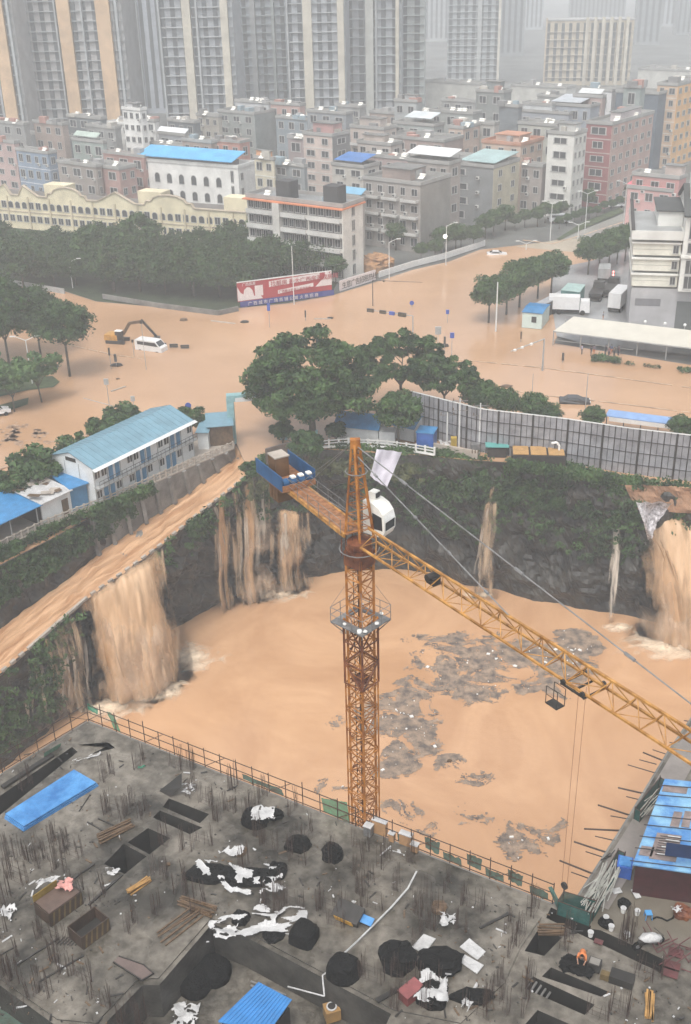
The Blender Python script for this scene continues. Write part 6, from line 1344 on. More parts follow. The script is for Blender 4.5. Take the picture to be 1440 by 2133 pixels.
# ============================================================ VEGETATION
F_dark = foliage('dark_green_leaves', (0.011, 0.027, 0.009), (0.048, 0.098, 0.028))
F_mid = foliage('mid_green_leaves', (0.013, 0.034, 0.010), (0.064, 0.125, 0.034))
F_lite = foliage('fresh_green_leaves', (0.04, 0.085, 0.03), (0.10, 0.17, 0.055))
F_olive = foliage('olive_leaves', (0.05, 0.06, 0.025), (0.11, 0.12, 0.05))
M_bark = mat('grey_bark', (0.10, 0.085, 0.065), .85, .3, 3, .5, 12)
def crown_pts(rx, ry, rz, nblob, nleaf, blobr, seed, hollow=.45):
    g = np.random.default_rng(seed); P_, N_ = [], []
    per = max(4, nleaf // nblob)
    for i in range(nblob):
        d = g.normal(0, 1, 3); d /= np.linalg.norm(d); rr = g.uniform(hollow, 1) ** .6 * (1 - blobr * .6)
        if d[2] < -.3: d[2] *= .4
        c = d * rr * np.array([rx, ry, rz]); br = blobr * min(rx, rz) * g.uniform(.6, 1.3)
        v = g.normal(0, 1, (per, 3)); v /= np.linalg.norm(v, axis=1)[:, None]; v[:, 2] = np.abs(v[:, 2]) * np.where(g.random(per) < .8, 1, -1)
        rad = br * g.uniform(.55, 1.12, (per, 1)); P_.append(c + v * rad * np.array([1, 1, .72])); N_.append(v)
    return np.concatenate(P_), np.concatenate(N_)
def tree_proto(name, h, rx, rz, nblob, nleaf, leaf, m, seed, trunkh=.4, lean=0.0, blobr=.34, forks=4, label=None, group=None, tr=.22):
    root = empty(name, (0, 0, 0), label, 'tree', group)
    cz = h - rz; p, n = crown_pts(rx, rx, rz, nblob, nleaf, blobr, seed); p[:, 2] += cz; V, Fq = leaf_quads(p, n, leaf, .7)
    npmesh('crown', V, Fq, m, parent=root)
    b = MB(); r_ = random.Random(seed); th = h * trunkh
    b.tube((0, 0, -.6), (lean, 0, th), tr, tr * .7, 8)
    for i in range(forks):
        a = 2 * math.pi * i / forks + r_.random(); q = Vector((math.cos(a) * rx * .55, math.sin(a) * rx * .55, cz + rz * r_.uniform(-.1, .4))); mdl = Vector((lean, 0, th)).lerp(q, .5) + Vector((0, 0, .3))
        b.tube((lean, 0, th - .1), mdl, tr * .55, tr * .35, 6); b.tube(mdl, q, tr * .35, tr * .12, 5)
        q2 = mdl + Vector((math.cos(a + 1) * rx * .4, math.sin(a + 1) * rx * .4, rz * .5)); b.tube(mdl, q2, tr * .28, tr * .1, 5)
    b.build('trunk', M_bark, root, smooth=True); return root
used = {}
def plant(proto, px, py, s, label, group=None, z=0.0, rz=None, sz=None):
    loc = P(px, py, z); rzv = rng.uniform(0, 6.28) if rz is None else rz; sc = s if sz is None else (s, s, s * sz)
    if id(proto) not in used:
        used[id(proto)] = 1; proto.location = loc; proto.rotation_euler = (0, 0, rzv); proto.scale = (sc,) * 3 if not isinstance(sc, tuple) else sc; o = proto; o['label'] = label
        if group: o['group'] = group
        return o
    return dup(proto, loc, rzv, sc, label, group)
gl = 'dense dark green tree in the grove behind the flooded crossing'; gg = 'trees of the grove'
protos = [tree_proto('grove_tree', 10.5, 5.2, 5.3, 60, 6200, .36, m, s, .3, group=gg, label=gl) for m, s in ((F_dark, 1), (F_dark, 2), (F_mid, 3), (F_dark, 4))]
grove = []
for row, (ya, yb, x0, x1, n) in enumerate(((548, 548, -50, 545, 11), (572, 576, -20, 570, 12), (597, 600, 60, 560, 10), (606, 622, 235, 500, 6), (560, 556, 560, 700, 3), (582, 578, 545, 700, 4))):
    for i in range(n):
        f = i / (n - 1); grove.append((x0 + (x1 - x0) * f + rng.uniform(-12, 12), ya + (yb - ya) * f + rng.uniform(-6, 6)))
for x, y in grove: plant(rng.choice(protos), x, y, rng.uniform(.8, 1.12), gl, gg, sz=rng.uniform(.85, 1.05))
plant(protos[2], 545, 520, .8, 'tree standing between the cream school and the apartment block'); plant(protos[3], 590, 560, .6, 'low tree in front of the apartment block balconies')
# left roadside trees
mag = tree_proto('roadside_tree', 13, 5.6, 4.4, 70, 9500, .33, F_dark, 21, .42, label='x', tr=.25); mag2 = tree_proto('roadside_tree', 13, 5.6, 5.6, 90, 13000, .33, F_dark, 22, .3, label='x')
plant(mag, 146, 784, 1.0, 'dark tree with a tall forked bare trunk at the left', rz=.5)
plant(mag2, 20, 762, 1.2, 'large dark tree at the left edge'); plant(mag2, 85, 738, .95, 'dark tree between the left edge tree and the forked one'); plant(mag2, -30, 745, 1.1, 'dark tree cut off by the left edge')
lt = tree_proto('young_tree', 9, 4.6, 3.0, 34, 5200, .38, F_lite, 23, .3, .5, label='x', tr=.16)
plant(lt, 88, 838, .95, 'bright green spreading tree with a slanting trunk at the left'); plant(lt, 30, 858, .85, 'bright green tree leaning at the left edge'); plant(lt, -15, 830, .9, 'bright green tree cut off by the left edge')
# banyan and its neighbours on the near side
ban = tree_proto('banyan_tree', 16.5, 9.8, 8.4, 230, 42000, .34, F_mid, 31, .25, label='x', blobr=.15, forks=7, tr=.6)
plant(ban, 652, 912, 1.0, 'huge round banyan tree in the centre above the pit', rz=1.0)
b2 = tree_proto('spreading_tree', 13, 7.6, 4.0, 120, 17000, .33, F_mid, 32, .4, label='x', blobr=.19, forks=6, tr=.3)
plant(b2, 835, 868, 1.0, 'spreading airy tree right of the banyan'); plant(b2, 925, 875, .75, 'lower spreading tree behind the left end of the hoarding')
b3 = tree_proto('street_tree', 9, 4.0, 3.6, 60, 8500, .30, F_mid, 33, .35, label='x')
plant(b3, 1000, 882, .8, 'round tree behind the hoarding, third from its left end'); plant(b3, 1050, 884, .66, 'small tree behind the hoarding near its middle'); plant(b3, 1110, 898, .68, 'loose leaved tree behind the hoarding'); plant(b3, 1143, 897, .5, 'small loose tree right beside the loose leaved one'); plant(b3, 830, 930, .95, 'leafy tree leaning over the long blue roofed shed', rz=2)
plant(b3, 1233, 905, .5, 'bushy tree top showing over the hoarding right of the black car'); plant(b3, 1412, 925, .5, 'tree top over the hoarding near the right edge'); plant(b3, 1440, 930, .5, 'tree top over the hoarding at the very right edge')
# right side median trees
for x, y, s, lab in ((1018, 672, 1.05, 'round tree at the near end of the median beside the tall white pole'), (1055, 655, .95, 'tree second from the near end of the median'), (1082, 640, 1.1, 'tree third from the near end of the median'), (1120, 622, 1.0, 'tree fourth from the near end of the median'), (1148, 612, 1.0, 'tree at the far end of the median')): plant(b3, x, y, s, lab)
for i, x in enumerate((1225, 1248, 1268, 1285, 1302)): plant(b3, x, 572 - i * 7, .95, 'dark street tree in the row beside the truck yard, %s from the near end' % ORD[i], 'street trees beside the truck yard')
for i in range(20):
    f = i / 19; plant(b3, 880 + 400 * f + rng.uniform(-8, 8), 540 - 108 * f + rng.uniform(-6, 6) - (10 if f > .3 else 0), rng.uniform(.45, .75), 'low dark street tree lining the far flooded road, %s from the near end' % ORD[i], 'street trees lining the far road')
for i in range(9): f = i / 8; plant(b3, 1165 + 125 * f, 478 - 45 * f + rng.uniform(-3, 3), .35, 'small clipped tree on the far median, %s from the near end' % ORD[i], 'small trees on the far median')
plant(b3, 825, 520, .75, 'tree in front of the wide grey pink block'); plant(b3, 700, 590, .7, 'tree right behind the red billboard')
# bank trees
bt = tree_proto('bank_tree', 6, 2.9, 2.5, 22, 3200, .34, F_mid, 41, .3, label='x', blobr=.4, tr=.12)
for x, y, s, lab in ((84, 1035, 1.2, 'bright leafy tree beside the ruined roof at the left'), (32, 1060, .95, 'round dark bush tree above the blue lean-to'), (163, 972, .85, 'compact round tree behind the dormitory gable'), (222, 935, .9, 'tree behind the dormitory, left of the white pole'), (262, 915, .95, 'tree behind the dormitory at the white pole'), (300, 905, .6, 'small tree behind the dormitory roof middle'), (240, 925, .8, 'tree squeezed between two others behind the dormitory'), (400, 908, .8, 'thin sprawling tree at the right end of the dormitory'), (115, 1030, .7, 'small tree next to the ruined roof')): plant(bt, x, y, s, lab, z=.9)
bb = tree_proto('bank_tree', 6, 2.9, 2.4, 26, 3600, .34, F_dark, 42, .2, label='x', blobr=.36)
for x, y, s, lab in ((640, 975, .95, 'dark bush tree beside the brown wall at the head of the ramp'), (530, 1010, .6, 'dark shrub at the ramp edge above the waterfalls'), (590, 930, .7, 'dark tree under the left side of the banyan'), (700, 925, .6, 'dark bush under the banyan trunk')): plant(bb, x, y, s, lab)
# ground cover on cliffs and banks (uncountable)
def cover(name, A, B, n, leaf, m, label, seed, t0=0, t1=1, out=.6, clump=.8, dens=None):
    A_, B_ = resample(A, 120), resample(B, 120); g = random.Random(seed); pts, nn = [], []
    cl = []
    while len(cl) < n // 22:
        u, t = g.random(), g.uniform(t0, t1)
        if noise.noise(Vector((u * 9 + seed, t * 3, 2))) < g.uniform(-.5, .25): continue
        if dens and g.random() > dens(u, t): continue
        i = int(u * 118); p = A_[i].lerp(A_[i + 1], u * 118 - i).lerp(B_[i].lerp(B_[i + 1], u * 118 - i), t); cl.append(p)
    cl = np.array([tuple(p) for p in cl]); gg_ = np.random.default_rng(seed)
    k = 22; c = np.repeat(cl, k, 0); d = gg_.normal(0, 1, c.shape); d /= np.linalg.norm(d, axis=1)[:, None]; d[:, 1] = -np.abs(d[:, 1]); d[:, 2] = np.abs(d[:, 2])
    rad = clump * np.repeat(gg_.uniform(.5, 1.3, (len(cl), 1)), k, 0); pp = c + d * rad * gg_.uniform(.5, 1, (len(c), 1)) + np.array([0, -out, .1])
    V, Fq = leaf_quads(pp, d, leaf, .8); npmesh(name, V, Fq, m, kind='stuff', label=label, cat='undergrowth')
TBE = BEd; 
cover('cliff_undergrowth', [p + Vector((0, 2.5, .2)) for p in TBE], BB, 52000, .3, F_mid, 'dense green undergrowth spilling over the top of the rear pit wall', 5, 0, .3, 1.5, 1.0, dens=lambda u, t: 1.2 - t * 3 + (.5 if .5 < u < .8 else 0) - (2 if u > .86 and t > .06 else 0))
cover('cliff_undergrowth', TBE, BB, 7000, .3, F_dark, 'dark creepers on the middle of the rear pit wall', 6, .1, .6, .7, .8, dens=lambda u, t: (.8 - t) * (.35 if u < .3 else 0 if u > .84 else 1))
cover('cliff_undergrowth', [p + Vector((0, 3, .1)) for p in TBE][:6], [p + Vector((0, -2, -3)) for p in TBE][:6], 16000, .28, F_olive, 'brownish grass on the terrace behind the crane head', 9, 0, 1, .3, .5)
cover('bank_undergrowth', BKf[:40], RIf[:40], 20000, .28, F_dark, 'dark bushes covering the slope below the left bank', 7, 0, .7, .5, .8)
cover('bank_undergrowth', BKf[4:44], RIf[4:44], 9000, .28, F_mid, 'greener bushes along the fence of the left bank', 8, 0, .3, .4, .8)
cover('ramp_undergrowth', RO[1:4], RB[1:4], 4500, .28, F_mid, 'bushes hanging under the lower end of the ramp', 10, .02, .8, .7, .8)
cover('ramp_undergrowth', RO[5:], RB[6:9], 2200, .28, F_mid, 'bushes at the ramp edge between the waterfalls', 12, 0, .3, .8, .7)
cover('street_shrubs', Z([(1230, 740), (1290, 752)], .2), Z([(1236, 752), (1290, 757)], .2), 900, .25, F_mid, 'strip of shrubs standing in the flood before the canopy', 13, 0, 1, 0, .8)
cover('street_shrubs', Z([(1300, 754), (1375, 766)], .1), Z([(1300, 758), (1375, 768)], .1), 260, .2, F_olive, 'sparse half drowned shrubs right of the shrub strip', 14, 0, 1, 0, .5)
cover('street_shrubs', Z([(1412, 768), (1450, 770)], .2), Z([(1412, 776), (1450, 778)], .2), 500, .2, F_mid, 'low green bed at the right edge in the flood', 15, 0, 1, 0, .5)
cover('fence_shrubs', Z([(1060, 965), (1330, 1000)], .5), Z([(1060, 975), (1330, 1015)], -.5), 16000, .28, F_mid, 'green shrubs along the foot of the hoarding', 16, 0, 1, .3, .9)
# ============================================================ STREET, SHEDS, VEHICLES
M_grey = mat('galvanised_grey', (.30, .31, .31), .5, .15, 1); M_lampw = mat('pale_lamp_post', (.62, .63, .62), .4, .06, 1)
M_hoard = mat('grey_hoarding_sheet', (.26, .265, .285), .45, .25, .5, .1, 3); M_pw = mat('white_sandwich_panel', (.60, .62, .62), .5, .08, .7)
M_pb = mat('light_blue_roof_sheet', (.15, .27, .34), .4, .12, .6); M_pbd = mat('blue_door', (.06, .19, .34), .5, .15, 1); M_pbd2 = mat('strong_blue_sheet', (.04, .19, .40), .4, .15, 1)
M_bill = mat('red_billboard', (.34, .035, .045), .5, .15, .3); M_navy = mat('navy_banner', (.04, .05, .22), .5, .15, 1)
# ---- hoarding along the rear of the pit
hp = [P(856, 902, 0), P(1000, 942, 0), P(1160, 962, 0), P(1300, 985, 0), P(1440, 1003, 0), P(1640, 1030, 0)]
HH = solve(lambda h: proj(P(1440, 1003, 0) + Vector((0, 0, h)))[1] - 908, 1, 12)
q = resample(hp, 34); hd_ = empty('site_hoarding', q[0], 'tall grey sheet hoarding with dark posts behind the pit', 'hoarding')
for i in range(len(q) - 1):
    a, c = q[i] , q[i + 1]; b = MB(); up_v = Vector((0, 0, HH)); b.face([a, c, c + up_v, a + up_v]); b.face([a + Vector((0, .06, 0)), c + Vector((0, .06, 0)), c + up_v + Vector((0, .06, 0)), a + up_v + Vector((0, .06, 0))][::-1]); b.build('sheet', M_hoard, hd_)
    b = MB(); n_ = Vector((0, -.12, 0)); b.bar(a + n_, a + n_ + up_v * 1.0, .22 if i % 3 == 0 else .1, .22 if i % 3 == 0 else .1); b.build('post', M_dark, hd_)
    b = MB(); mid = (a + c) / 2; b.bar(mid + n_ * .6, mid + n_ * .6 + up_v, .05, .05); b.build('stud', M_dark, hd_)
b = MB()
for f in (.22, .48, .74): 
    for i in range(len(q) - 1): b.bar(q[i] + Vector((0, -.09, HH * f)), q[i + 1] + Vector((0, -.09, HH * f)), .06, .06)
b.build('rail', M_dark, hd_)
b = MB()
for i in range(len(q) - 1): b.bar(q[i] + Vector((0, 0, HH)), q[i + 1] + Vector((0, 0, HH)), .16, .12)
b.build('top_cap', M_lampw, hd_)
# ---- gabled prefab builder: ridge runs a->c
def gable(a, c, width, wallh, rise, label, roofm, wallm, name='prefab_shed', over=.5, cat='shed', back=1):
    a, c = Vector(a), Vector(c); d = (c - a); L = d.length; d.normalize(); s = Vector((-d.y, d.x, 0)) * back
    root = empty(name, a, label, cat); Zv = Vector((0, 0, 1))
    A = [a, c, c + s * width, a + s * width]; b = MB(); T = [p + Zv * wallh for p in A]; r1 = a + s * width / 2 + Zv * (wallh + rise); r2 = c + s * width / 2 + Zv * (wallh + rise)
    for i in range(4): b.face([A[i], A[(i + 1) % 4], T[(i + 1) % 4], T[i]])
    b.face([T[0], T[3], r1]); b.face([T[1], r2, T[2]]); b.build('wall', wallm, root)
    k = rise / (width / 2)
    for sgn, e0, e1 in ((-1, T[0], T[1]), (1, T[3], T[2])):
        o_ = s * sgn * over - Zv * k * over; b = MB(); p = [e0 + o_ - d * over * .6, e1 + o_ + d * over * .6, r2 + d * over * .6, r1 - d * over * .6]; p = [v + Zv * .08 for v in p]
        b.face(p); b.face([v - Zv * .07 for v in p][::-1])
        n = max(4, int(L / .9))
        for i in range(n + 1): f = i / n; b.bar(p[0].lerp(p[1], f) + Zv * .02, p[3].lerp(p[2], f) + Zv * .02, .06, .05)
        b.build('roof', roofm, root)
    return root, a, d, s, L
# dormitory
g0, g1 = P(204, 1056, .9), P(405, 950, .9); dl = (g1 - g0); wd = (P(137, 1012, .9) - g0).length * .9
dh = solve(lambda h: proj(g0 + Vector((0, 0, h)))[1] - 976, 2, 9)
dorm, a, d, s, L = gable(g0, g1, wd, dh, 1.3, 'two storey white dormitory with a light blue sheet roof beside the ramp', M_pb, M_pw, 'site_dormitory', .3, 'building')
out = -s; fl2 = dh / 2
b = MB(); b.bar(a - d * .2 + out * .45 + Vector((0, 0, fl2 + .05)), a + d * L + out * .45 + Vector((0, 0, fl2 + .05)), .9, .14); b.build('gallery_floor', M_grey, dorm)
b = MB()
for hz in (.55, 1.0): b.tube(a + out * .9 + Vector((0, 0, fl2 + hz)), a + d * L + out * .9 + Vector((0, 0, fl2 + hz)), .035)
for i in range(24): p = a + d * L * i / 23 + out * .9; b.tube(p + Vector((0, 0, fl2)), p + Vector((0, 0, fl2 + 1)), .025)
b.build('gallery_railing', M_dark, dorm)
b = MB(); p0 = a + out * .3 + Vector((0, 0, dh + .0)); b.face([p0 - d * .4, p0 + d * (L + .4), p0 + d * (L + .4) + out * .55 - Vector((0, 0, .2)), p0 - d * .4 + out * .55 - Vector((0, 0, .2))][::-1]); b.build('white_awning', M_pw, dorm)
for i in range(9):
    b = MB(); p = a + d * L * i / 8 + out * .03; b.bar(p, p + Vector((0, 0, dh)), .1, .1); b.build('steel_stud', M_grey, dorm)
for f in range(2):
    for i in range(16):
        t = (i + .5) / 16; z0 = f * fl2 + .15; p = a + d * L * t + out * .02
        if (i * 3 + f * 2) % 5 in (1, 3): b = MB(); b.box(p + out * .04 + Vector((0, 0, z0 + 1.0)), (L / 16 * .62, .06, 2.0), Matrix((d, s, Vector((0, 0, 1)))).transposed()); b.build('door', M_pbd, dorm)
        elif i % 5 != 4:
            M = Matrix((d, s, Vector((0, 0, 1)))).transposed(); b = MB(); b.box(p + out * .03 + Vector((0, 0, z0 + 1.4)), (L / 16 * .66, .05, .95), M); o = b.build('window', M_glass, dorm)
            b = MB(); b.box(p + out * .06 + Vector((0, 0, z0 + 1.4)), (.06, .05, .95), M); b.box(p + out * .05 + Vector((0, 0, z0 + .9)), (L / 16 * .7, .06, .08), M); b.build('window_frame', M_lampw, o)
b = MB(); p = a + s * wd * .5 + Vector((0, 0, dh + .35)) - d * .03; b.box(p, (.06, 1.8, .5), Matrix((d, s, Vector((0, 0, 1)))).transposed()); b.build('gable_vent', M_dark, dorm)
for t in (.33, .66): b = MB(); p = a + s * wd * t - d * .03; b.bar(p, p + Vector((0, 0, dh)), .07, .07); b.build('panel_joint', M_grey, dorm)
# left low buildings
def slab_roofed(front, depth, h, label, roofm, wallm, name, drop=0.0, z=.9, open_front=False, cat='shed'):
    f0, f1 = P(*front[0], z), P(*front[1], z); d = (f1 - f0).normalized(); s = Vector((-d.y, d.x, 0)); root = empty(name, f0, label, cat); A = [f0, f1, f1 + s * depth, f0 + s * depth]; b = MB()
    for i in range(4):
        if open_front and i == 0: continue
        b.face([A[i], A[(i + 1) % 4], A[(i + 1) % 4] + Vector((0, 0, h)), A[i] + Vector((0, 0, h))])
    b.build('wall', wallm, root)
    T = [A[0] - s * .4 - d * .2, A[1] - s * .4 + d * .2, A[2] + d * .2, A[3] - d * .2]; T = [p + Vector((0, 0, h + (drop if i > 1 else 0))) for i, p in enumerate(T)]; b = MB(); b.face([p + Vector((0, 0, .1)) for p in T]); b.face(T[::-1])
    for i in range(4): b.face([T[i], T[(i + 1) % 4], T[(i + 1) % 4] + Vector((0, 0, .1)), T[i] + Vector((0, 0, .1))])
    b.build('roof', roofm, root); return root, f0, d, s, h, A
r1, f0, d1, s1, h1, A1 = slab_roofed(((92, 1095), (152, 1066)), 6, 3.0, 'white low building with a ruined patchy roof at the left', M_wht, M_pw, 'low_building', .5)
b = MB(); M = Matrix((d1, s1, Vector((0, 0, 1)))).transposed(); L1 = (A1[1] - A1[0]).length; b.box(f0 + d1 * L1 * .78 - s1 * .04 + Vector((0, 0, 1.1)), (.95, .08, 2.2), M); b.build('door', M_wood, r1)
for i in range(14):
    b = MB(); p = f0 + d1 * rng.uniform(0, L1) + s1 * rng.uniform(.2, 5.5) + Vector((0, 0, h1 + .35 + rng.uniform(0, .4))); b.box(p, (rng.uniform(.8, 1.6), rng.uniform(.5, 1), .06), Matrix.Rotation(rng.uniform(-.5, .8), 3, 'Z') @ Matrix.Rotation(rng.uniform(-.2, .2), 3, 'X')); b.build('loose_roof_board', M_pave if i % 3 else M_wood, r1)
slab_roofed(((152, 1064), (186, 1052)), 6, 3.1, 'blue walled low building between the ruined roof and the dormitory', M_pbd2, M_pbd, 'low_building', .3)
r3, f0, d1, s1, h1, A3 = slab_roofed(((-80, 1178), (90, 1096)), 7, 2.9, 'open lean-to with a strong blue roof at the left edge', M_pbd2, M_hole, 'lean_to', .3, open_front=True)
b = MB()
for t in (.62, .95, .3): p = f0 + d1 * (A3[1] - A3[0]).length * t; b.bar(p, p + Vector((0, 0, h1)), .12)
b.build('post', M_grey, r3)
# guard house and gate
slab_roofed(((414, 936), (436, 936)), 4, 2.6, 'small white guard hut beside the gate', M_pb, M_pw, 'guard_hut', .1)
slab_roofed(((436, 930), (487, 926)), 4.5, 3.0, 'light blue roofed open shelter beside the gate', M_pb, M_wood, 'gate_shelter', .2)
gt = empty('site_gate', P(488, 925, .2), 'pale blue gate arch with a white signboard over the flooded entrance', 'gate'); gz = 7.0
M_gate = mat('pale_blue_gate', (.22, .38, .40), .5, .15, 1)
pA = P(486, 922, 0); pB = P(592, 914, 0)
for p in (pA, pB): b = MB(); b.bar(p, p + Vector((0, 0, gz)), 1.0, 1.0); b.build('gate_post', M_gate, gt)
b = MB(); b.bar(pA + Vector((-.5, 0, gz - .1)), pB + Vector((0, 0, gz - .1)), 1.2, .9); b.build('gate_beam', M_gate, gt)
b = MB(); b.bar(pA + Vector((.8, -.75, gz - .2)), pB + Vector((-.3, -.75, gz - .2)), .05, .6); b.build('gate_sign', M_pw, gt)
# brown wall by the ramp head and bank fence
b = MB(); b.bar(P(555, 965, .2) + Vector((0, 0, 1)), P(625, 945, .2) + Vector((0, 0, 1)), .25, 2.4); b.build('brown_wall', mat('brown_panel_wall', (.12, .10, .09), .6, .2, 1), loc=P(555, 965, 0), label='brown panel wall at the head of the ramp behind the counterweight', cat='wall')
def balustrade(pts, label, z=0.9, n=20, h=1.1, m=None, name='concrete_fence'):
    m = m or M_pave; q = resample([P(x, y, z) for x, y in pts], n); root = empty(name, q[0], label, 'fence'); pb = MB(); pb.box(q[0] + Vector((0, 0, h / 2)), (.26, .26, h)); p0 = pb.build('post', m, root)
    for k in range(1, n): o = p0.copy(); COL.objects.link(o); o.parent = root; o.location = q[k] - q[0]
    for hz in (.08, h * .5, h * .85): b = MB(); [b.bar(q[k] + Vector((0, 0, hz)), q[k + 1] + Vector((0, 0, hz)), .14 if hz > .1 else .5, .12 if hz > .1 else .2) for k in range(n - 1)]; b.build('rail', m, root)
    return root
balustrade([(-60, 1170), (0, 1144), (95, 1098), (190, 1061), (245, 1039), (330, 1001), (400, 970), (486, 934)], 'pale concrete fence along the edge of the left bank', n=42)
balustrade([(645, 935), (720, 928), (800, 932), (860, 940), (905, 948)], 'white railing behind the crane head below the blue roofed sheds', .3, 14, 1.2, M_lampw, 'white_railing')
# sheds beyond the pit
def shedp(p0, p1, dp, wallh, rise, label, roofm=M_pbd2, z=.1):
    return gable(P(*p0, z), P(*p1, z), dp, wallh, rise, label, roofm, M_pw, 'prefab_shed', .35)
shedp((700, 915), (788, 924), 4.5, 2.3, 1.2, 'long white shed with a blue roof under the banyan'); 
ta = P(846, 925, .1)
shedp((820, 912), (862, 921), 4.0, 2.2, 1.0, 'short white shed with a blue roof by the hoarding')
o = obox(889, 932, 2.4, 2.4, 2.6, -.3, mat('blue_box_paint', (.03, .10, .34), .4, .15, 1), 'blue_cabin', 'square deep blue cabin by the hoarding', 'cabin', z=.1); obox(889, 932, 2.6, 2.6, .12, -.3, M_pbd2, 'cabin_roof', None, None, z=2.72, parent=o)
obox(808, 922, 2.2, 2.0, 2.0, -.15, M_pw, 'white_annex', 'small white annex at the gable of the long shed', 'annex', z=.1)
b = MB(); b.bar(P(600 + 60, 932, .1), P(661, 932, .1) + Vector((0, 0, 2.6)), .5, .3); b.build('cyan_post', M_gate, loc=P(660, 932, 0), label='short pale cyan post under the banyan', cat='post')
for x0, y0, x1, y1, lab in ((897, 938, 995, 956, 'low white concrete wall in front of the electrical gear'),):
    a, c = P(x0, y0, .1), P(x1, y1, .1); b = MB(); b.bar(a + Vector((0, 0, .6)), c + Vector((0, 0, .6)), .3, 1.2); b.build('low_wall', M_pave, loc=a, label=lab, cat='wall')
# orange container roofs and teal awning
oc = obox(1120, 966, 7.2, 3.0, 1.8, -.12, M_dark, 'open_topped_container', 'dark container with three tan lids before the hoarding', 'container', z=.05)
for k in range(3): 
    b = MB(); c = P(1120, 966, 0) + Vector(((k - 1) * 2.35, (1 - k) * .28, 1.95)); b.box(c, (2.1, 2.8, .08), Matrix.Rotation(-.12, 3, 'Z')); b.build('tan_lid', mat('tan_lid', (.42, .25, .10), .5, .15, 1), oc)
aw = obox(1035, 948, 2.6, 1.6, 1.3, -.1, M_dark, 'awning_bench', 'dark bench stall with a small teal awning before the hoarding', 'stall', z=.05); obox(1035, 948, 3.2, 1.8, .08, -.1, mat('teal_sheet', (.10, .32, .30), .5, .1, 1), 'teal_awning', None, None, z=1.6, parent=aw)
wp = empty('white_elbow_pipe', P(1163, 965, 0), 'white bent vent pipe at the end of the tan lidded container', 'pipe'); b = MB(); p = P(1163, 965, 0); b.path([p, p + Vector((0, 0, 2.6)), p + Vector((-.4, 0, 3.1)), p + Vector((-1.1, 0, 3.0))], .16, 8); b.build('pipe', M_white, wp)
# electrical gear: two poles with cross arms and a transformer
def epole(px, py, h, label, arms=2):
    c = P(px, py, .05); root = empty('power_pole', c, label, 'power pole'); b = MB(); b.tube(c, c + Vector((0, 0, h)), .13, .09, 8); b.build('pole', M_lampw, root)
    for k in range(arms):
        b = MB(); z = h - .4 - k * 1.4; b.bar(c + Vector((-1.1, 0, z)), c + Vector((1.1, 0, z)), .1, .1); arm = b.build('cross_arm', M_steel, root)
        for x in (-.9, 0, .9): b = MB(); b.tube(c + Vector((x, 0, z + .05)), c + Vector((x, 0, z + .4)), .06, k=6); b.build('insulator', M_wood, arm)
    return root
epole(956, 935, 7.6, 'white power pole with cross arms before the hoarding, left of the pair'); epole(998, 940, 7.2, 'white power pole with cross arms before the hoarding, right of the pair'); epole(931, 930, 5.2, 'short power pole beside the blue cabin', 1)
tf = obox(990, 944, 1.3, .9, 1.5, 0, M_steel, 'transformer', 'grey transformer box among the power poles', 'transformer', z=.05)
for k in range(3): b = MB(); p = P(990, 944, 1.6) + Vector(((k - 1) * .4, 0, 0)); b.tube(p, p + Vector((0, 0, .5)), .08, k=8); b.build('bushing', M_wood, tf)
obox(945, 935, .8, .7, 1.8, 0, mat('yellow_box', (.40, .28, .05), .5, .2, 1), 'yellow_cabinet', 'narrow yellow cabinet by the left power pole', 'cabinet', z=.05); rag(925, 930, 2.4, 1.6, 'grey white sheet heap by the blue cabin', seed=60, thr=-.3, hh=1.0, z=.2)
# ---- street lamps
def lamp(px, py, toppy, label, arms=2, group=None, lit=False, bent=1.2, thick=.11, m=None):
    c = P(px, py, 0); h = solve(lambda v: proj(c + Vector((0, 0, v)))[1] - toppy, 1, 30); root = empty('street_lamp', c, label, 'street lamp', group); m = m or M_lampw
    b = MB(); b.tube(c, c + Vector((0, 0, h)), thick, thick * .6, 8); b.build('pole', m, root)
    for k in range(arms):
        sg = 1 if k == 0 else -1; t = c + Vector((0, 0, h - .1)); e = t + Vector((sg * bent * 1.4, 0, .7)); b = MB(); b.tube(t, e, .06, .045, 6); am = b.build('arm', m, root)
        b = MB(); b.box(e + Vector((sg * .35, 0, .02)), (.9, .3, .14)); b.build('lamp_head', M_lit if lit and k == 0 else m, am)
    return root
M_lit = bpy.data.materials.new('lit_lamp'); M_lit.use_nodes = True; M_lit.node_tree.nodes['Principled BSDF'].inputs['Emission Color'].default_value = (1, .92, .8, 1); M_lit.node_tree.nodes['Principled BSDF'].inputs['Emission Strength'].default_value = 2.5
lamp(613, 634, 512, 'tall white lamp post in front of the red billboard', 0); lamp(811, 582, 504, 'street lamp at the corner right of the apartment block', 1)
l_ = lamp(929, 552, 470, 'street lamp with a glowing light at the far road corner', 1); b = MB(); b.ball(P(929, 552, 0) + Vector((-.3, -.2, 6.4)), .45, 10, 6); b.build('glowing_light', M_lit, l_)
lamp(1146, 502, 424, 'double armed lamp on the far road, nearer of the two tall ones', 2); lamp(1219, 477, 403, 'double armed lamp on the far road, farther of the two tall ones', 2); lamp(1204, 498, 468, 'short double armed lamp in the flooded far road', 2); lamp(1096, 520, 507, 'drowned double armed lamp whose top just shows in the far road', 2)
lamp(1298, 478, 382, 'tall double armed lamp at the bend of the far road', 2); lamp(152, 600, 545, 'double armed lamp in front of the grove at the left', 2); lamp(1033, 690, 588, 'tall plain white pole by the near end of the median', 0, thick=.16)
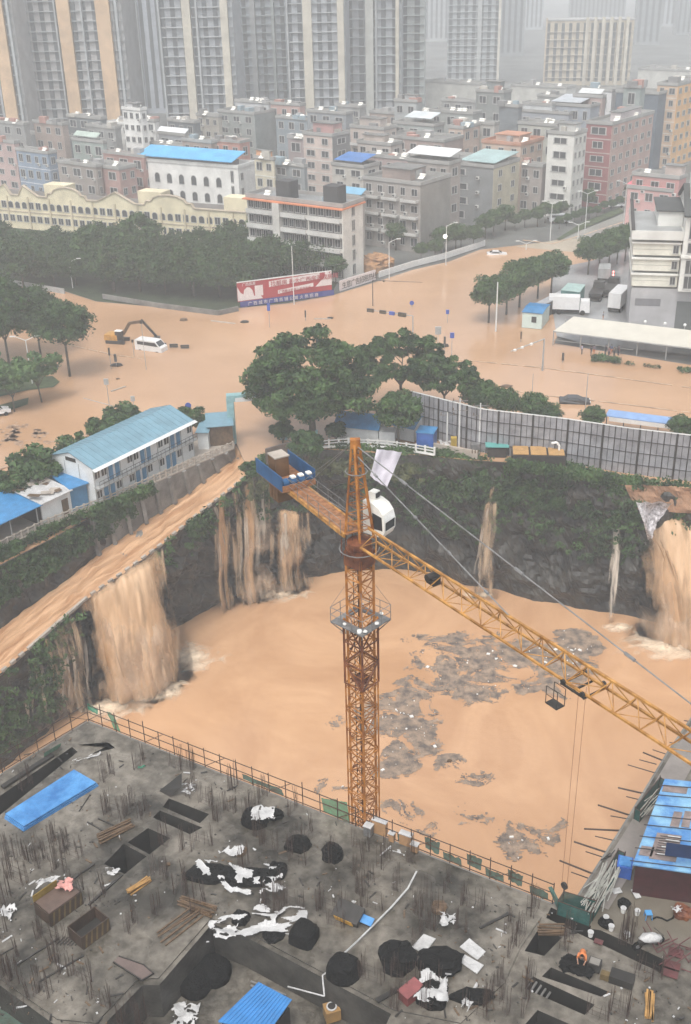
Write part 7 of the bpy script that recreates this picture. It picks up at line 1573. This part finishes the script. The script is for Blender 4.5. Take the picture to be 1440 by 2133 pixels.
lamp(68, 800, 708, 'double armed lamp among the left trees', 2); lamp(273, 925, 858, 'white pole behind the dormitory roof', 0); lamp(1218, 870, 778, 'thin grey pole standing by the black car', 0, thick=.07, m=M_grey); lamp(1108, 830, 778, 'thin grey pole left of the black car', 0, thick=.06, m=M_grey)
for i, (x, y) in enumerate(((1341, 690), (1382, 694), (1423, 697))): 
    r_ = lamp(x, y + 12, y - 20, ['leftmost', 'middle', 'rightmost'][i] + ' small globe lamp between the canopy and the office block', 0, thick=.06); b = MB(); c = P(x, y + 12, 0); h = solve(lambda v: proj(c + Vector((0, 0, v)))[1] - (y - 20), 1, 30); b.ball(c + Vector((0, 0, h)), .28, 8, 6); b.build('globe', M_white, r_)
# ---- traffic signals and signs
M_sig = mat('signal_housing', (.045, .045, .04), .5, .2, 2); M_sgn = mat('blue_sign_face', (.05, .09, .35), .4, .1, 1)
def gantry(px, py, toppy, armpx, armpy, label, heads=(), r=.13, m=None, side=None):
    c = P(px, py, 0); h = solve(lambda v: proj(c + Vector((0, 0, v)))[1] - toppy, 1, 30); root = empty('signal_gantry', c, label, 'traffic signal'); m = m or M_grey
    b = MB(); b.tube(c, c + Vector((0, 0, h)), r, r * .8, 8); b.build('post', m, root)
    e = P(armpx, armpy, h); t = c + Vector((0, 0, h)); b = MB(); b.tube(t, e, r * .6, r * .4, 6); arm = b.build('arm', m, root); d = (e - t).normalized(); M = Matrix((d, Vector((-d.y, d.x, 0)), Vector((0, 0, 1)))).transposed()
    for hx, w, hh, mm in heads:
        f = (hx - px) / (armpx - px); p = t.lerp(e, f) + Vector((0, -.15, 0)); b = MB(); b.box(p, (w, .35, hh), M); hd_o = b.build('signal_head' if mm is M_sig else 'sign', mm, root)
        if mm is M_sig:
            for k in (-1, 0, 1): b = MB(); q = p + d * k * w * .3 + Vector((0, -.19, 0)); b.tube(q, q + Vector((0, -.08, 0)), hh * .28, k=8); b.build('lens', mat('dark_lens', (.10, .08, .05), .3, .1, 1), hd_o)
    return root, c, h
gantry(860, 722, 658, 765, 645, 'signal gantry with a row of four boxes over the crossing', [(772, 1.3, .6, M_sig), (798, 1.2, .6, M_sig), (817, 1.0, .6, M_sgn), (838, 1.5, .7, M_sig)])
gantry(777, 637, 584, 880, 588, 'thin dark signal gantry near the painted wall', [(800, .3, .3, M_sig)], r=.1, m=M_dark)
gantry(1130, 772, 706, 1064, 732, 'grey gantry carrying small lamps before the canopy', [(1072, .4, .3, M_white), (1086, .5, .3, M_white), (1104, .5, .3, M_white)], r=.16)
gantry(275, 872, 856, 174, 829, 'drowned gantry whose long arm lies just over the water at the left', [], r=.12); 
# signal gantry drowned near the van
b = MB(); k_ = empty('drowned_signals', P(345, 722, 0), 'row of drowned signal boxes beside the white van', 'traffic signal')
for i, x in enumerate((338, 362, 385)):
    c = P(x, 716 + i * 2, .6); hd_o = MB(); hd_o.box(c, (1.5, .3, .28)); hd_o.build('signal_head', M_sig, k_); hd_o = MB(); hd_o.box(c - Vector((0, 0, .35)), (1.5, .3, .18)); hd_o.build('signal_head', M_sig, k_)
def sign(px, py, toppy, label, shape='round', m=None, w=.6, extra=None, group=None):
    c = P(px, py, 0); h = solve(lambda v: proj(c + Vector((0, 0, v)))[1] - toppy, .3, 20); root = empty('road_sign', c, label, 'sign', group); b = MB(); b.tube(c, c + Vector((0, 0, h)), .05, k=6); b.build('post', M_grey, root); t = c + Vector((0, -.1, h - w / 2)); m = m or M_sig
    b = MB()
    if shape == 'round': b.tube(t, t + Vector((0, -.06, 0)), w / 2, k=16)
    elif shape == 'box': b.box(t, (w, .3, w * 1.3))
    elif shape == 'tall': b.box(t - Vector((0, 0, .3)), (w * .7, .3, 1.3))
    b.build('sign_face' if shape == 'round' else 'signal_head', m, root); return root
for a_ in ((562, 682, 632, 'pair of small signals on a post before the billboard', 'tall', M_sgn, .8), (305, 770, 668, 'tall thin pole rising behind the white van', 'box', M_sig, .4), (280, 742, 708, 'short grey post left of the white van', 'box', M_sig, .35), (232, 768, 726, 'thin dark post left of the drowned pedestrian signal', 'tall', M_sig, .4), (243, 764, 738, 'pedestrian signal on a black clump in the flood', 'tall', M_sig, .6), (228, 845, 790, 'thin post with a square box in the left flood', 'box', M_grey, .7), (280, 856, 826, 'thin post with a box right of the long drowned arm', 'box', M_grey, .6), (398, 905, 838, 'stack of round signs on a post by the gate', 'round', M_sgn, .9), (912, 750, 682, 'square camera sign standing in the flood right of the gantry', 'box', M_grey, 1.0), (926, 735, 702, 'small black signal right of the square camera sign', 'tall', M_sig, .5), (941, 745, 694, 'blue capped post sign in the flood', 'box', M_sgn, .7), (932, 672, 646, 'small purple blue sign alone in the flood', 'box', M_sgn, .6), (1172, 755, 736, 'small black signal below the canopy', 'tall', M_sig, .5), (858, 640, 626, 'round sign beyond the signal gantry', 'round', M_sgn, .9), (637, 668, 648, 'small dark post right of the tall lamp at the billboard', 'tall', M_sig, .4), (940, 775, 752, 'brown post low in the flood', 'tall', M_wood, .4), (1085, 712, 692, 'brown post beside the blue roofed office container', 'tall', M_wood, .4)):
    x, y, t, lab, sh, m_, w_ = a_; sign(x, y, t, lab, sh, m_, w_)
# flotsam
def flot(px, py, w, d, h, m, name, label): lump(px, py, w, h, label, m=m, z=-.02, name=name, cat='debris', rough=.4, seed=px % 11, sc=(1, d))
flot(383, 668, .7, .6, .5, M_wood, 'floating_branch', 'tangled branches drifting left of the billboard'); flot(510, 672, .7, .5, .4, M_dark, 'floating_branch', 'dark drifting clump below the billboard'); flot(688, 664, .5, .5, .35, M_dark, 'floating_bag', 'dark drifting bag at the end of a foam streak'); flot(925, 722, .7, .5, .5, M_dark, 'floating_bag', 'black round thing drifting under the small signal'); flot(1055, 806, .9, .5, .3, M_wood, 'floating_branch', 'brown branches drifting above the hoarding')
flot(244, 762, .9, .6, .4, M_dark, 'floating_clump', 'black clump around the foot of the pedestrian signal'); flot(246, 790, .3, .5, .2, M_wood, 'floating_bag', 'small brown lump drifting in the left flood'); flot(937, 1586, .2, .6, .2, M_wood, 'floating_bag', 'lone dark lump on the street')
for x0, y0, x1, y1, lab in ((440, 668, 490, 674, 'long pale float left of the dark clump'), (655, 664, 690, 664, 'pale float before the billboard'), (232, 815, 262, 805, 'pale floating beam left of the long arm')): 
    a, c = P(x0, y0, .05), P(x1, y1, .05); b = MB(); b.bar(a, c, .35, .15); b.build('floating_beam', M_pave, loc=a, label=lab, cat='debris')
# ---- billboard and painted wall
def text_mesh(s, size, name, parent, origin, xd, m, spacing=1.0):
    cu = bpy.data.curves.new('t', 'FONT'); cu.body = s; cu.size = size; cu.extrude = .02; cu.space_character = spacing; o = bpy.data.objects.new('t', cu); COL.objects.link(o)
    dg = bpy.context.evaluated_depsgraph_get(); me = bpy.data.meshes.new_from_object(o.evaluated_get(dg)); bpy.data.objects.remove(o); bpy.data.curves.remove(cu)
    me.materials.clear(); me.materials.append(m); t = bpy.data.objects.new(name, me); COL.objects.link(t); t.parent = parent; xd = Vector(xd).normalized(); n = xd.cross(Vector((0, 0, 1))); M = Matrix((xd, Vector((0, 0, 1)), n)).transposed().to_4x4(); M.translation = Vector(origin) - wloc(parent); t.matrix_local = M; return t
ba, bc = P(497, 641, .0), P(692, 615, .0); bd = (bc - ba).normalized(); bn = bd.cross(Vector((0, 0, 1))); BL = (bc - ba).length
hL = solve(lambda v: proj(ba + Vector((0, 0, v)))[1] - 590, 1, 15); hR = solve(lambda v: proj(bc + Vector((0, 0, v)))[1] - 565, 1, 15)
bill = empty('billboard', ba, 'long red billboard with white lettering along the flooded crossing', 'billboard')
def bq(u, z, off=0.0): return ba + bd * BL * u + Vector((0, 0, z)) + bn * off
b = MB(); b.face([bq(0, 1.1), bq(1, 1.1), bq(1, hR), bq(0, hL)]); b.face([bq(0, 1.1, -.25), bq(1, 1.1, -.25), bq(1, hR, -.25), bq(0, hL, -.25)][::-1]); b.face([bq(0, hL), bq(1, hR), bq(1, hR, -.25), bq(0, hL, -.25)]); b.face([bq(0, 1.1), bq(0, hL), bq(0, hL, -.25), bq(0, 1.1, -.25)]); b.face([bq(1, 1.1), bq(1, 1.1, -.25), bq(1, hR, -.25), bq(1, hR)]); b.build('red_panel', M_bill, bill)
b = MB(); b.bar(bq(0, hL + .08, -.1), bq(1, hR + .08, -.1), .3, .15); b.build('top_edge', M_lampw, bill)
M_bw = mat('billboard_white', (.62, .57, .57), .5, .05, 1)
def patch(pts, off=.03, m=M_bw, nm='white_shape'): b = MB(); f = [bq(u, z, off) for u, z in pts]; k = [bq(u, z, off - .02) for u, z in pts]; b.face(f); b.build(nm, m, bill)
patch([(.0, 1.3), (.26, 1.3), (.24, 1.9), (.17, 2.0), (.155, 3.2), (.13, 3.8), (.10, 3.9), (.07, 3.4), (.06, 2.5), (.03, 3.0), (.0, 4.2)]); patch([(.18, 1.9), (.265, 1.9), (.265, 4.0), (.18, 4.0)], .04); patch([(.82, 2.2), (1, 2.2), (1, 5.0), (.975, 4.6), (.965, 5.2), (.93, 5.0), (.92, 3.8), (.88, 3.3)])
patch([(.33, 3.35), (.87, 3.75), (.87, 4.95), (.33, 4.5)], .03); patch([(.42, 1.75), (.80, 2.35), (.80, 3.1), (.42, 2.5)], .03)
sl_ = (hR - hL) / BL * .45; xd = bd + Vector((0, 0, sl_ + .0))
text_mesh('找靓房 最大广西房源找房网', 1.18, 'lettering', bill, bq(.345, 3.5, .06), bd + Vector((0, 0, .018)), M_bill); text_mesh('广西最大的网上房产市场', .62, 'lettering', bill, bq(.43, 1.95, .06), bd + Vector((0, 0, .032)), M_bill); text_mesh('广西房源', .7, 'lettering', bill, bq(.05, 4.25, .06), bd, M_bw)
b = MB(); b.face([bq(.02, .05, .1), bq(1.02, .05, .1), bq(1.02, 1.15, .1), bq(.02, 1.15, .1)]); b.face([bq(.02, .05, .0), bq(1.02, .05, .0), bq(1.02, 1.15, .0), bq(.02, 1.15, .0)][::-1]); b.build('navy_strip', M_navy, bill)
text_mesh('广 西 城 市 广 场 商 铺 公 寓 火 热 招 商', .85, 'lettering', bill, bq(.1, .25, .16), bd, M_bw)
wa, wb = P(708, 607, 0), P(782, 583, 0); wdv = (wb - wa).normalized(); wn = wdv.cross(Vector((0, 0, 1))); WL = (wb - wa).length; pwall = empty('painted_wall', wa, 'white street wall with dark painted slogan characters', 'wall')
b = MB(); b.bar(wa + Vector((0, 0, 1.1)), wb + Vector((0, 0, 1.1)), .2, 2.2); b.build('wall', M_bw, pwall); text_mesh('生意广告招租热线', 1.5, 'lettering', pwall, wa + wdv * .6 + Vector((0, 0, .5)) + wn * .12, wdv, M_sig, WL / 13.5)
def wallp(pts, h, label, m=M_pave, th=.25, name='boundary_wall'):
    q = Z(pts, 0); b = MB(); [b.bar(q[i] + Vector((0, 0, h / 2)), q[i + 1] + Vector((0, 0, h / 2)), th, h) for i in range(len(q) - 1)]; return b.build(name, m, loc=q[0], label=label, cat='wall')
wallp([(790, 578), (860, 556), (930, 538), (1010, 512)], 1.3, 'pale low wall continuing along the far flooded road', M_lampw)
wallp([(215, 622), (330, 641), (455, 657), (497, 648)], 1.0, 'grey wall along the foot of the grove', M_conc); wallp([(-60, 585), (0, 592), (30, 594), (135, 612)], 1.1, 'grey topped wall at the left behind the dark trees', M_grey)
# rubble mound and orange scaffold by the apartment block
lump(785, 560, 3.2, 3.0, 'mound of orange earth beside the apartment block', m=mat('orange_earth', (.36, .20, .10), .9, .3, 1, .5, 3), z=0, name='earth_mound', cat='mound', rough=.5, boxy=0)
# ---- vehicles
def carlike(px, py, L, Wd, H, ang, body, label, kind='car', sink=.6, name=None, cat='car'):
    c = P(px, py, 0) - Vector((0, 0, sink)); root = empty(name or 'parked_car', c, label, cat); M = Matrix.Rotation(ang, 3, 'Z')
    if kind == 'car': prof = [(-.5, .3), (-.5, .62), (-.47, .72), (-.36, .74), (-.22, 1.0), (.08, 1.0), (.26, .72), (.46, .62), (.5, .5), (.5, .3)]
    else: prof = [(-.5, .2), (-.5, .95), (-.47, 1.0), (.27, 1.0), (.42, .62), (.49, .52), (.5, .2)]
    b = MB(); n = len(prof); A = []
    for ys, k in ((-.5, 1), (-.42, 0), (.42, 0), (.5, 1)):
        A.append([c + M @ Vector((x * L, (ys * (1 if z < .73 or kind == 'van' else .82)) * Wd, z * H)) for x, z in prof])
    for r_ in range(3):
        for i in range(n - 1): b.face([A[r_][i], A[r_ + 1][i], A[r_ + 1][i + 1], A[r_][i + 1]])
    b.face(A[0]); b.face(A[3][::-1]); b.build('body', body, root, smooth=False)
    b = MB()
    if kind == 'car':
        for y in (-.505, .505): q = [(-.32, .75), (-.2, .96), (.07, .96), (.2, .75)]; b.face([c + M @ Vector((x * L, y * .84 * Wd * (1 if z > .8 else 1.17), z * H)) for x, z in q][::1 if y < 0 else -1])
        for x0, z0, x1, z1 in ((.09, .985, .245, .745), (-.36, .76, -.225, .985)): b.face([c + M @ Vector((x0 * L + .02, -.36 * Wd, z0 * H + .02)), c + M @ Vector((x1 * L + .02, -.42 * Wd, z1 * H + .02)), c + M @ Vector((x1 * L + .02, .42 * Wd, z1 * H + .02)), c + M @ Vector((x0 * L + .02, .36 * Wd, z0 * H + .02))])
    else:
        for y in (-.508, .508): b.face([c + M @ Vector((x * L, y * Wd, z * H)) for x, z in ((-.4, .65), (-.4, .9), (.27, .9), (.38, .62))][::1 if y < 0 else -1])
        b.face([c + M @ Vector((x * L + .03, y * Wd, z * H)) for x, z, y in ((.285, .95, -.42), (.41, .65, -.45), (.41, .65, .45), (.285, .95, .42))])
    b.build('window', M_glass, root)
    for x in (-.32, .32):
        for y in (-.46, .46): b = MB(); w = c + M @ Vector((x * L, y * Wd, .3)); ax = M @ Vector((0, .12, 0)); b.tube(w - ax, w + ax, .33, k=14); b.build('wheel', M_black, root)
    for y in (-.36, .36): b = MB(); b.box(c + M @ Vector((.495 * L, y * Wd, .55 * H)), (.1, .3, .16), M); b.build('headlight', M_white, root)
    return root
M_cb = mat('black_car_paint', (.03, .035, .04), .2, .1, 1, spec=.6); M_cw = mat('white_car_paint', (.66, .66, .66), .25, .05, 1)
carlike(1197, 838, 4.7, 1.85, 1.45, R(-8), M_cb, 'black sedan half under water on the flooded road', sink=.45); carlike(316, 728, 5.6, 2.0, 2.4, R(-25), M_cw, 'white van stranded in the flood beside the excavator', 'van', .5, 'stranded_van', 'van')
carlike(1035, 529, 4.5, 1.8, 1.45, R(-5), M_cw, 'white car drowned to its roof in the far road', sink=.7); carlike(1281, 432, 4.6, 1.85, 1.5, R(10), M_cw, 'white car on the far dry road', sink=0); carlike(1156, 455, 4.6, 1.85, 1.5, R(30), M_cw, 'white car beside the far grey van', sink=0); carlike(1166, 464, 5.2, 2.0, 2.3, R(-10), mat('grey_van_paint', (.4, .42, .44), .3, .1, 1), 'pale grey van parked beside the far road', 'van', 0, 'parked_van', 'van')
carlike(-9, 866, 4.5, 1.8, 1.45, R(30), M_cw, 'white car on the grass verge at the left edge', sink=0)
# excavator
ec = P(246, 712, 0); ex = empty('excavator', ec - Vector((0, 0, .3)), 'yellow brown excavator working in the flood with its boom reaching right', 'excavator'); M_ey = mat('muddy_excavator_yellow', (.42, .22, .05), .5, .25, 1)
Me = Matrix.Rotation(R(-15), 3, 'Z')
for y in (-1.1, 1.1):
    b = MB(); b.box(ec + Me @ Vector((0, y, .2)), (3.6, .5, .8), Me); b.build('track', M_dark, ex)
b = MB(); b.box(ec + Me @ Vector((-.8, 0, 1.1)), (2.6, 2.5, 1.0), Me, taper=.94); b.build('engine_body', M_ey, ex)
b = MB(); b.box(ec + Me @ Vector((.7, -.65, 1.5)), (1.3, 1.0, 1.6), Me, taper=.9); cb = b.build('cab', M_dark, ex); b = MB(); b.box(ec + Me @ Vector((.7, -.65, 2.35)), (1.3, 1.0, .08), Me); b.build('cab_roof', M_white, cb)
pb0, pb1, pb2, pb3 = ec + Me @ Vector((1.2, .1, 1.5)), ec + Me @ Vector((2.6, .3, 3.6)), ec + Me @ Vector((5.0, .8, 3.9)), ec + Me @ Vector((7.2, 1.3, 1.0))
b = MB(); b.bar(pb0, pb1, .4, .55); b.bar(pb1, pb2, .38, .5); b.build('boom', M_wood, ex); b = MB(); b.bar(pb2 + Vector((-.3, 0, .3)), pb3, .3, .4); b.build('arm', M_dark, ex); b = MB(); b.box(pb3 + Vector((0, 0, -.4)), (.9, .9, .8), taper=1.3); b.build('bucket', M_dark, ex)
# ---- truck yard: office container, trucks, canopy
def P0(px, py, z=.06): return P(px, py, z)
oa, oc_ = P0(1087, 682), P0(1128, 686); 
oroot, a, d, s, L = gable(oa, oc_, (P0(1158, 668) - oc_).length, 2.9, .25, 'white office container with a blue roof at the tip of the truck yard', M_pbd2, mat('pale_green_white_panel', (.50, .60, .57), .5, .06, 1), 'office_container', .15, 'container')
b = MB(); b.box(a + d * L * .6 - s * .04 + Vector((0, 0, 1.7)), (.9, .06, 1.1), Matrix((d, s, Vector((0, 0, 1)))).transposed()); b.build('window', M_glass, oroot)
def roofq(pts, z, depth, name, label, topm, wallm, gap=0):
    q = [P(x, y, z) for x, y in pts]; o = MB(); o.prism([(p.x, p.y) for p in q], .06 + gap, z); r_ = o.build(name, wallm, loc=(q[0].x, q[0].y, .06), label=label, cat='container'); c = sum(q, Vector()) / 4
    o = MB(); pl = [c + (p - c) * 1.03 for p in q]; o.prism([(p.x, p.y) for p in pl], z, z + .1); o.build('roof', topm, r_)
roofq([(1112, 634), (1130, 637), (1186, 610), (1170, 605)], 2.7, 0, 'long_container_shed', 'long grey roofed container shed behind the blue roofed office container', mat('pale_grey_roof', (.36, .37, .39), .4, .15, .6), M_dark)
roofq([(1169, 605), (1208, 609), (1219, 594), (1184, 590)], 3.6, 0, 'green_container', 'green container at the back of the truck yard', mat('pale_green_top', (.30, .42, .40), .5, .1, 1), mat('green_container_paint', (.08, .19, .18), .5, .15, .6))
def truck(px, py, ang, L, label, boxm, cabm, H=3.4, flat=False):
    c = P(px, py, .06); root = empty('box_truck', c, label, 'truck'); M = Matrix.Rotation(ang, 3, 'Z')
    b = MB(); b.box(c + M @ Vector((-.9, 0, (H if not flat else 1.9) / 2 + .5)), (L - 2.2, 2.4, (H if not flat else 1.4) - 1.0), M); b.build('cargo_box', boxm, root)
    b = MB(); b.box(c + M @ Vector((L / 2 - 1.0, 0, 1.6)), (1.9, 2.3, 2.2), M, taper=.88); cb = b.build('cab', cabm, root); b = MB(); b.box(c + M @ Vector((L / 2 - .05, 0, 1.9)), (.1, 1.9, .8), M); b.build('windscreen', M_glass, cb)
    b = MB(); b.box(c + M @ Vector((0, 0, .55)), (L - .6, 1.6, .25), M); b.build('chassis', M_dark, root)
    for x in (-L * .36, -L * .22, L * .33):
        for y in (-1, 1): b = MB(); w = c + M @ Vector((x, y * 1.05, .48)); ax = M @ Vector((0, .16, 0)); b.tube(w - ax, w + ax, .48, k=12); b.build('wheel', M_black, root)
    return root
truck(1184, 652, R(-12), 8.0, 'white box truck parked beside the blue roofed office container', M_cw, M_cw); truck(1290, 640, R(62), 9.0, 'white box truck beside the office block', M_cw, M_cw, 3.8)
truck(1243, 620, R(70), 7.0, 'dark flat truck left of two in the yard', M_dark, M_sig, flat=True); truck(1272, 612, R(65), 7.5, 'dark flat truck right of two in the yard', M_sig, M_dark, flat=True); truck(1258, 582, R(75), 6.5, 'grey van truck deep in the yard with red tail lights', M_grey, M_grey, 3.0)
b = MB(); c = P(1276, 592, .1); b.ball(c + Vector((0, 0, 2.6)), .16, 8, 5); b.ball(c + Vector((0, 0, 1.9)), .16, 8, 5); red = bpy.data.materials.new('red_light'); red.use_nodes = True; red.node_tree.nodes['Principled BSDF'].inputs['Emission Color'].default_value = (1, .05, .03, 1); red.node_tree.nodes['Principled BSDF'].inputs['Emission Strength'].default_value = 5; b.tube(c, c + Vector((0, 0, 2.7)), .05); b.build('signal_light', red, loc=c, label='pair of glowing red lights on a post in the truck yard', cat='signal')
# canopy
ca, cbp = P(1152, 719, .0), P(1470, 760, .0); cdv = (cbp - ca).normalized(); csv = Vector((-cdv.y, cdv.x, 0)); CLn = (cbp - ca).length + 14; can = empty('white_canopy', ca, 'long white canopy roof where people shelter before the office block', 'canopy')
chh = 2.7; b = MB(); wdt = (P(1168, 688, 0) - ca).dot(csv) ; wdt = 8.0
ns = 16; V_ = []
for i in range(ns + 1):
    for j in range(5): sag = -.25 * math.sin(math.pi * ((i / ns * 6) % 1)) * math.sin(math.pi * j / 4); V_.append(ca + cdv * (CLn * i / ns + 1.3 * j / 4) + csv * (wdt * j / 4 - .5) + Vector((0, 0, chh + .55 * j / 4 + sag)))
b.v = [tuple(p) for p in V_]
for i in range(ns):
    for j in range(4): k = i * 5 + j; b.f.append((k, k + 5, k + 6, k + 1)); b.mi.append(0)
b.build('canopy_roof', mat('cream_membrane', (.52, .50, .44), .6, .05, .5), can, smooth=True)
b = MB(); b.bar(ca + csv * -.5 + Vector((0, 0, chh - .05)), ca + cdv * CLn + csv * -.5 + Vector((0, 0, chh - .05)), .12, .18); b.bar(ca + csv * .3 + Vector((0, 0, .9)), ca + cdv * 14 + csv * .3 + Vector((0, 0, .9)), .1, .1); b.build('front_beam', M_grey, can)
for i in range(9):
    for s_ in (0, wdt - 1): b = MB(); p = ca + cdv * (CLn - 1) * i / 8 + csv * s_; b.tube(p, p + Vector((0, 0, chh)), .09, k=6); b.build('canopy_post', M_grey, can)
for i, (x, y, sh, lab) in enumerate(((1212, 727, (.35, .33, .4), 'person in pale grey standing at the left under the canopy'), (1231, 730, (.05, .05, .06), 'person in black, left one of a pair under the canopy'), (1237, 728, (.12, .1, .12), 'person in dark clothes, right one of a pair under the canopy'), (1261, 727, (.04, .04, .05), 'person in black at the left of the group under the canopy'), (1268, 732, (.2, .12, .12), 'person in dull red in the group under the canopy'), (1273, 727, (.06, .08, .14), 'person in dark blue in the middle of the group under the canopy'), (1279, 732, (.05, .05, .05), 'person in black, second from the right of the group'), (1288, 729, (.08, .05, .06), 'person at the right end of the group under the canopy'), (1256, 668, (.25, .25, .28), 'person walking alone across the truck yard'))):
    person(P(x, y + (11 if i < 8 else 0), .02), lab, 'stand', 1.72, shirt=sh, pants=(.03, .03, .04 + .01 * (i % 3)), face=rng.uniform(-3, 3), arms='up' if i % 3 == 0 else 'down')
# blue long bus shelter roof behind the hoarding
ba_, bb_ = P(1262, 893, 0), P(1480, 922, 0); bs = empty('shelter', ba_, 'long pale blue roofed shelter just behind the hoarding at the right', 'shelter'); b = MB(); b.bar(ba_ + Vector((0, 0, 2.5)), bb_ + Vector((0, 0, 2.5)), 2.6, .12); b.build('roof', mat('pale_blue_roof', (.20, .33, .58), .4, .15, .6), bs)
b = MB(); b.bar(ba_ + Vector((0, -1.4, 2.1)), bb_ + Vector((0, -1.4, 2.1)), .1, .6); b.build('fascia', M_lampw, bs)
for i in range(7): b = MB(); p = ba_.lerp(bb_, i / 6); b.tube(p, p + Vector((0, 0, 2.5)), .08); b.build('post', M_dark, bs)
# torn sheeting over the right-hand waterfall
cloth([(1325, 1045), (1405, 1045), (1372, 1085), (1352, 1128)], P(1365, 1070, -3).y - 3.5, 'torn_tarpaulin', 'torn grey white tarpaulin hanging over the right hand waterfall', mat('grey_white_tarp', (.42, .40, .42), .6, .5, 2.5, 1.0, 5, col2=(.75, .73, .76)), nuv=(24, 24), wob=.8, cat='tarpaulin')
loft('bare_earth', [P(x, y, .25) for x, y in ((1302, 1011), (1340, 1010), (1400, 1014), (1450, 1018))], [P(x, y, -3) + Vector((0, -1.6, 0)) for x, y in ((1318, 1050), (1350, 1052), (1400, 1056), (1450, 1058))], 30, 8, mat('orange_clay', (.26, .15, .09), .9, .35, .6, .6, 3), amp=.5, sc=.5, edge=.5, kind='structure')
# ============================================================ HAZE
def haze(density=0.00085):
    b = MB(); b.box((0, 1700, 47), (4400, 4200, 140))
    m = bpy.data.materials.new('rain_haze'); m.use_nodes = True; t = m.node_tree; t.nodes.remove(t.nodes['Principled BSDF'])
    v = t.nodes.new('ShaderNodeVolumePrincipled'); v.inputs['Color'].default_value = (0.945, 0.97, 0.99, 1); v.inputs['Density'].default_value = density; v.inputs['Anisotropy'].default_value = 0.0
    t.links.new(v.outputs[0], t.nodes['Material Output'].inputs['Volume'])
    b.build('haze', m, kind='stuff', label='pale rain haze filling the air over the whole scene', cat='haze')
haze()
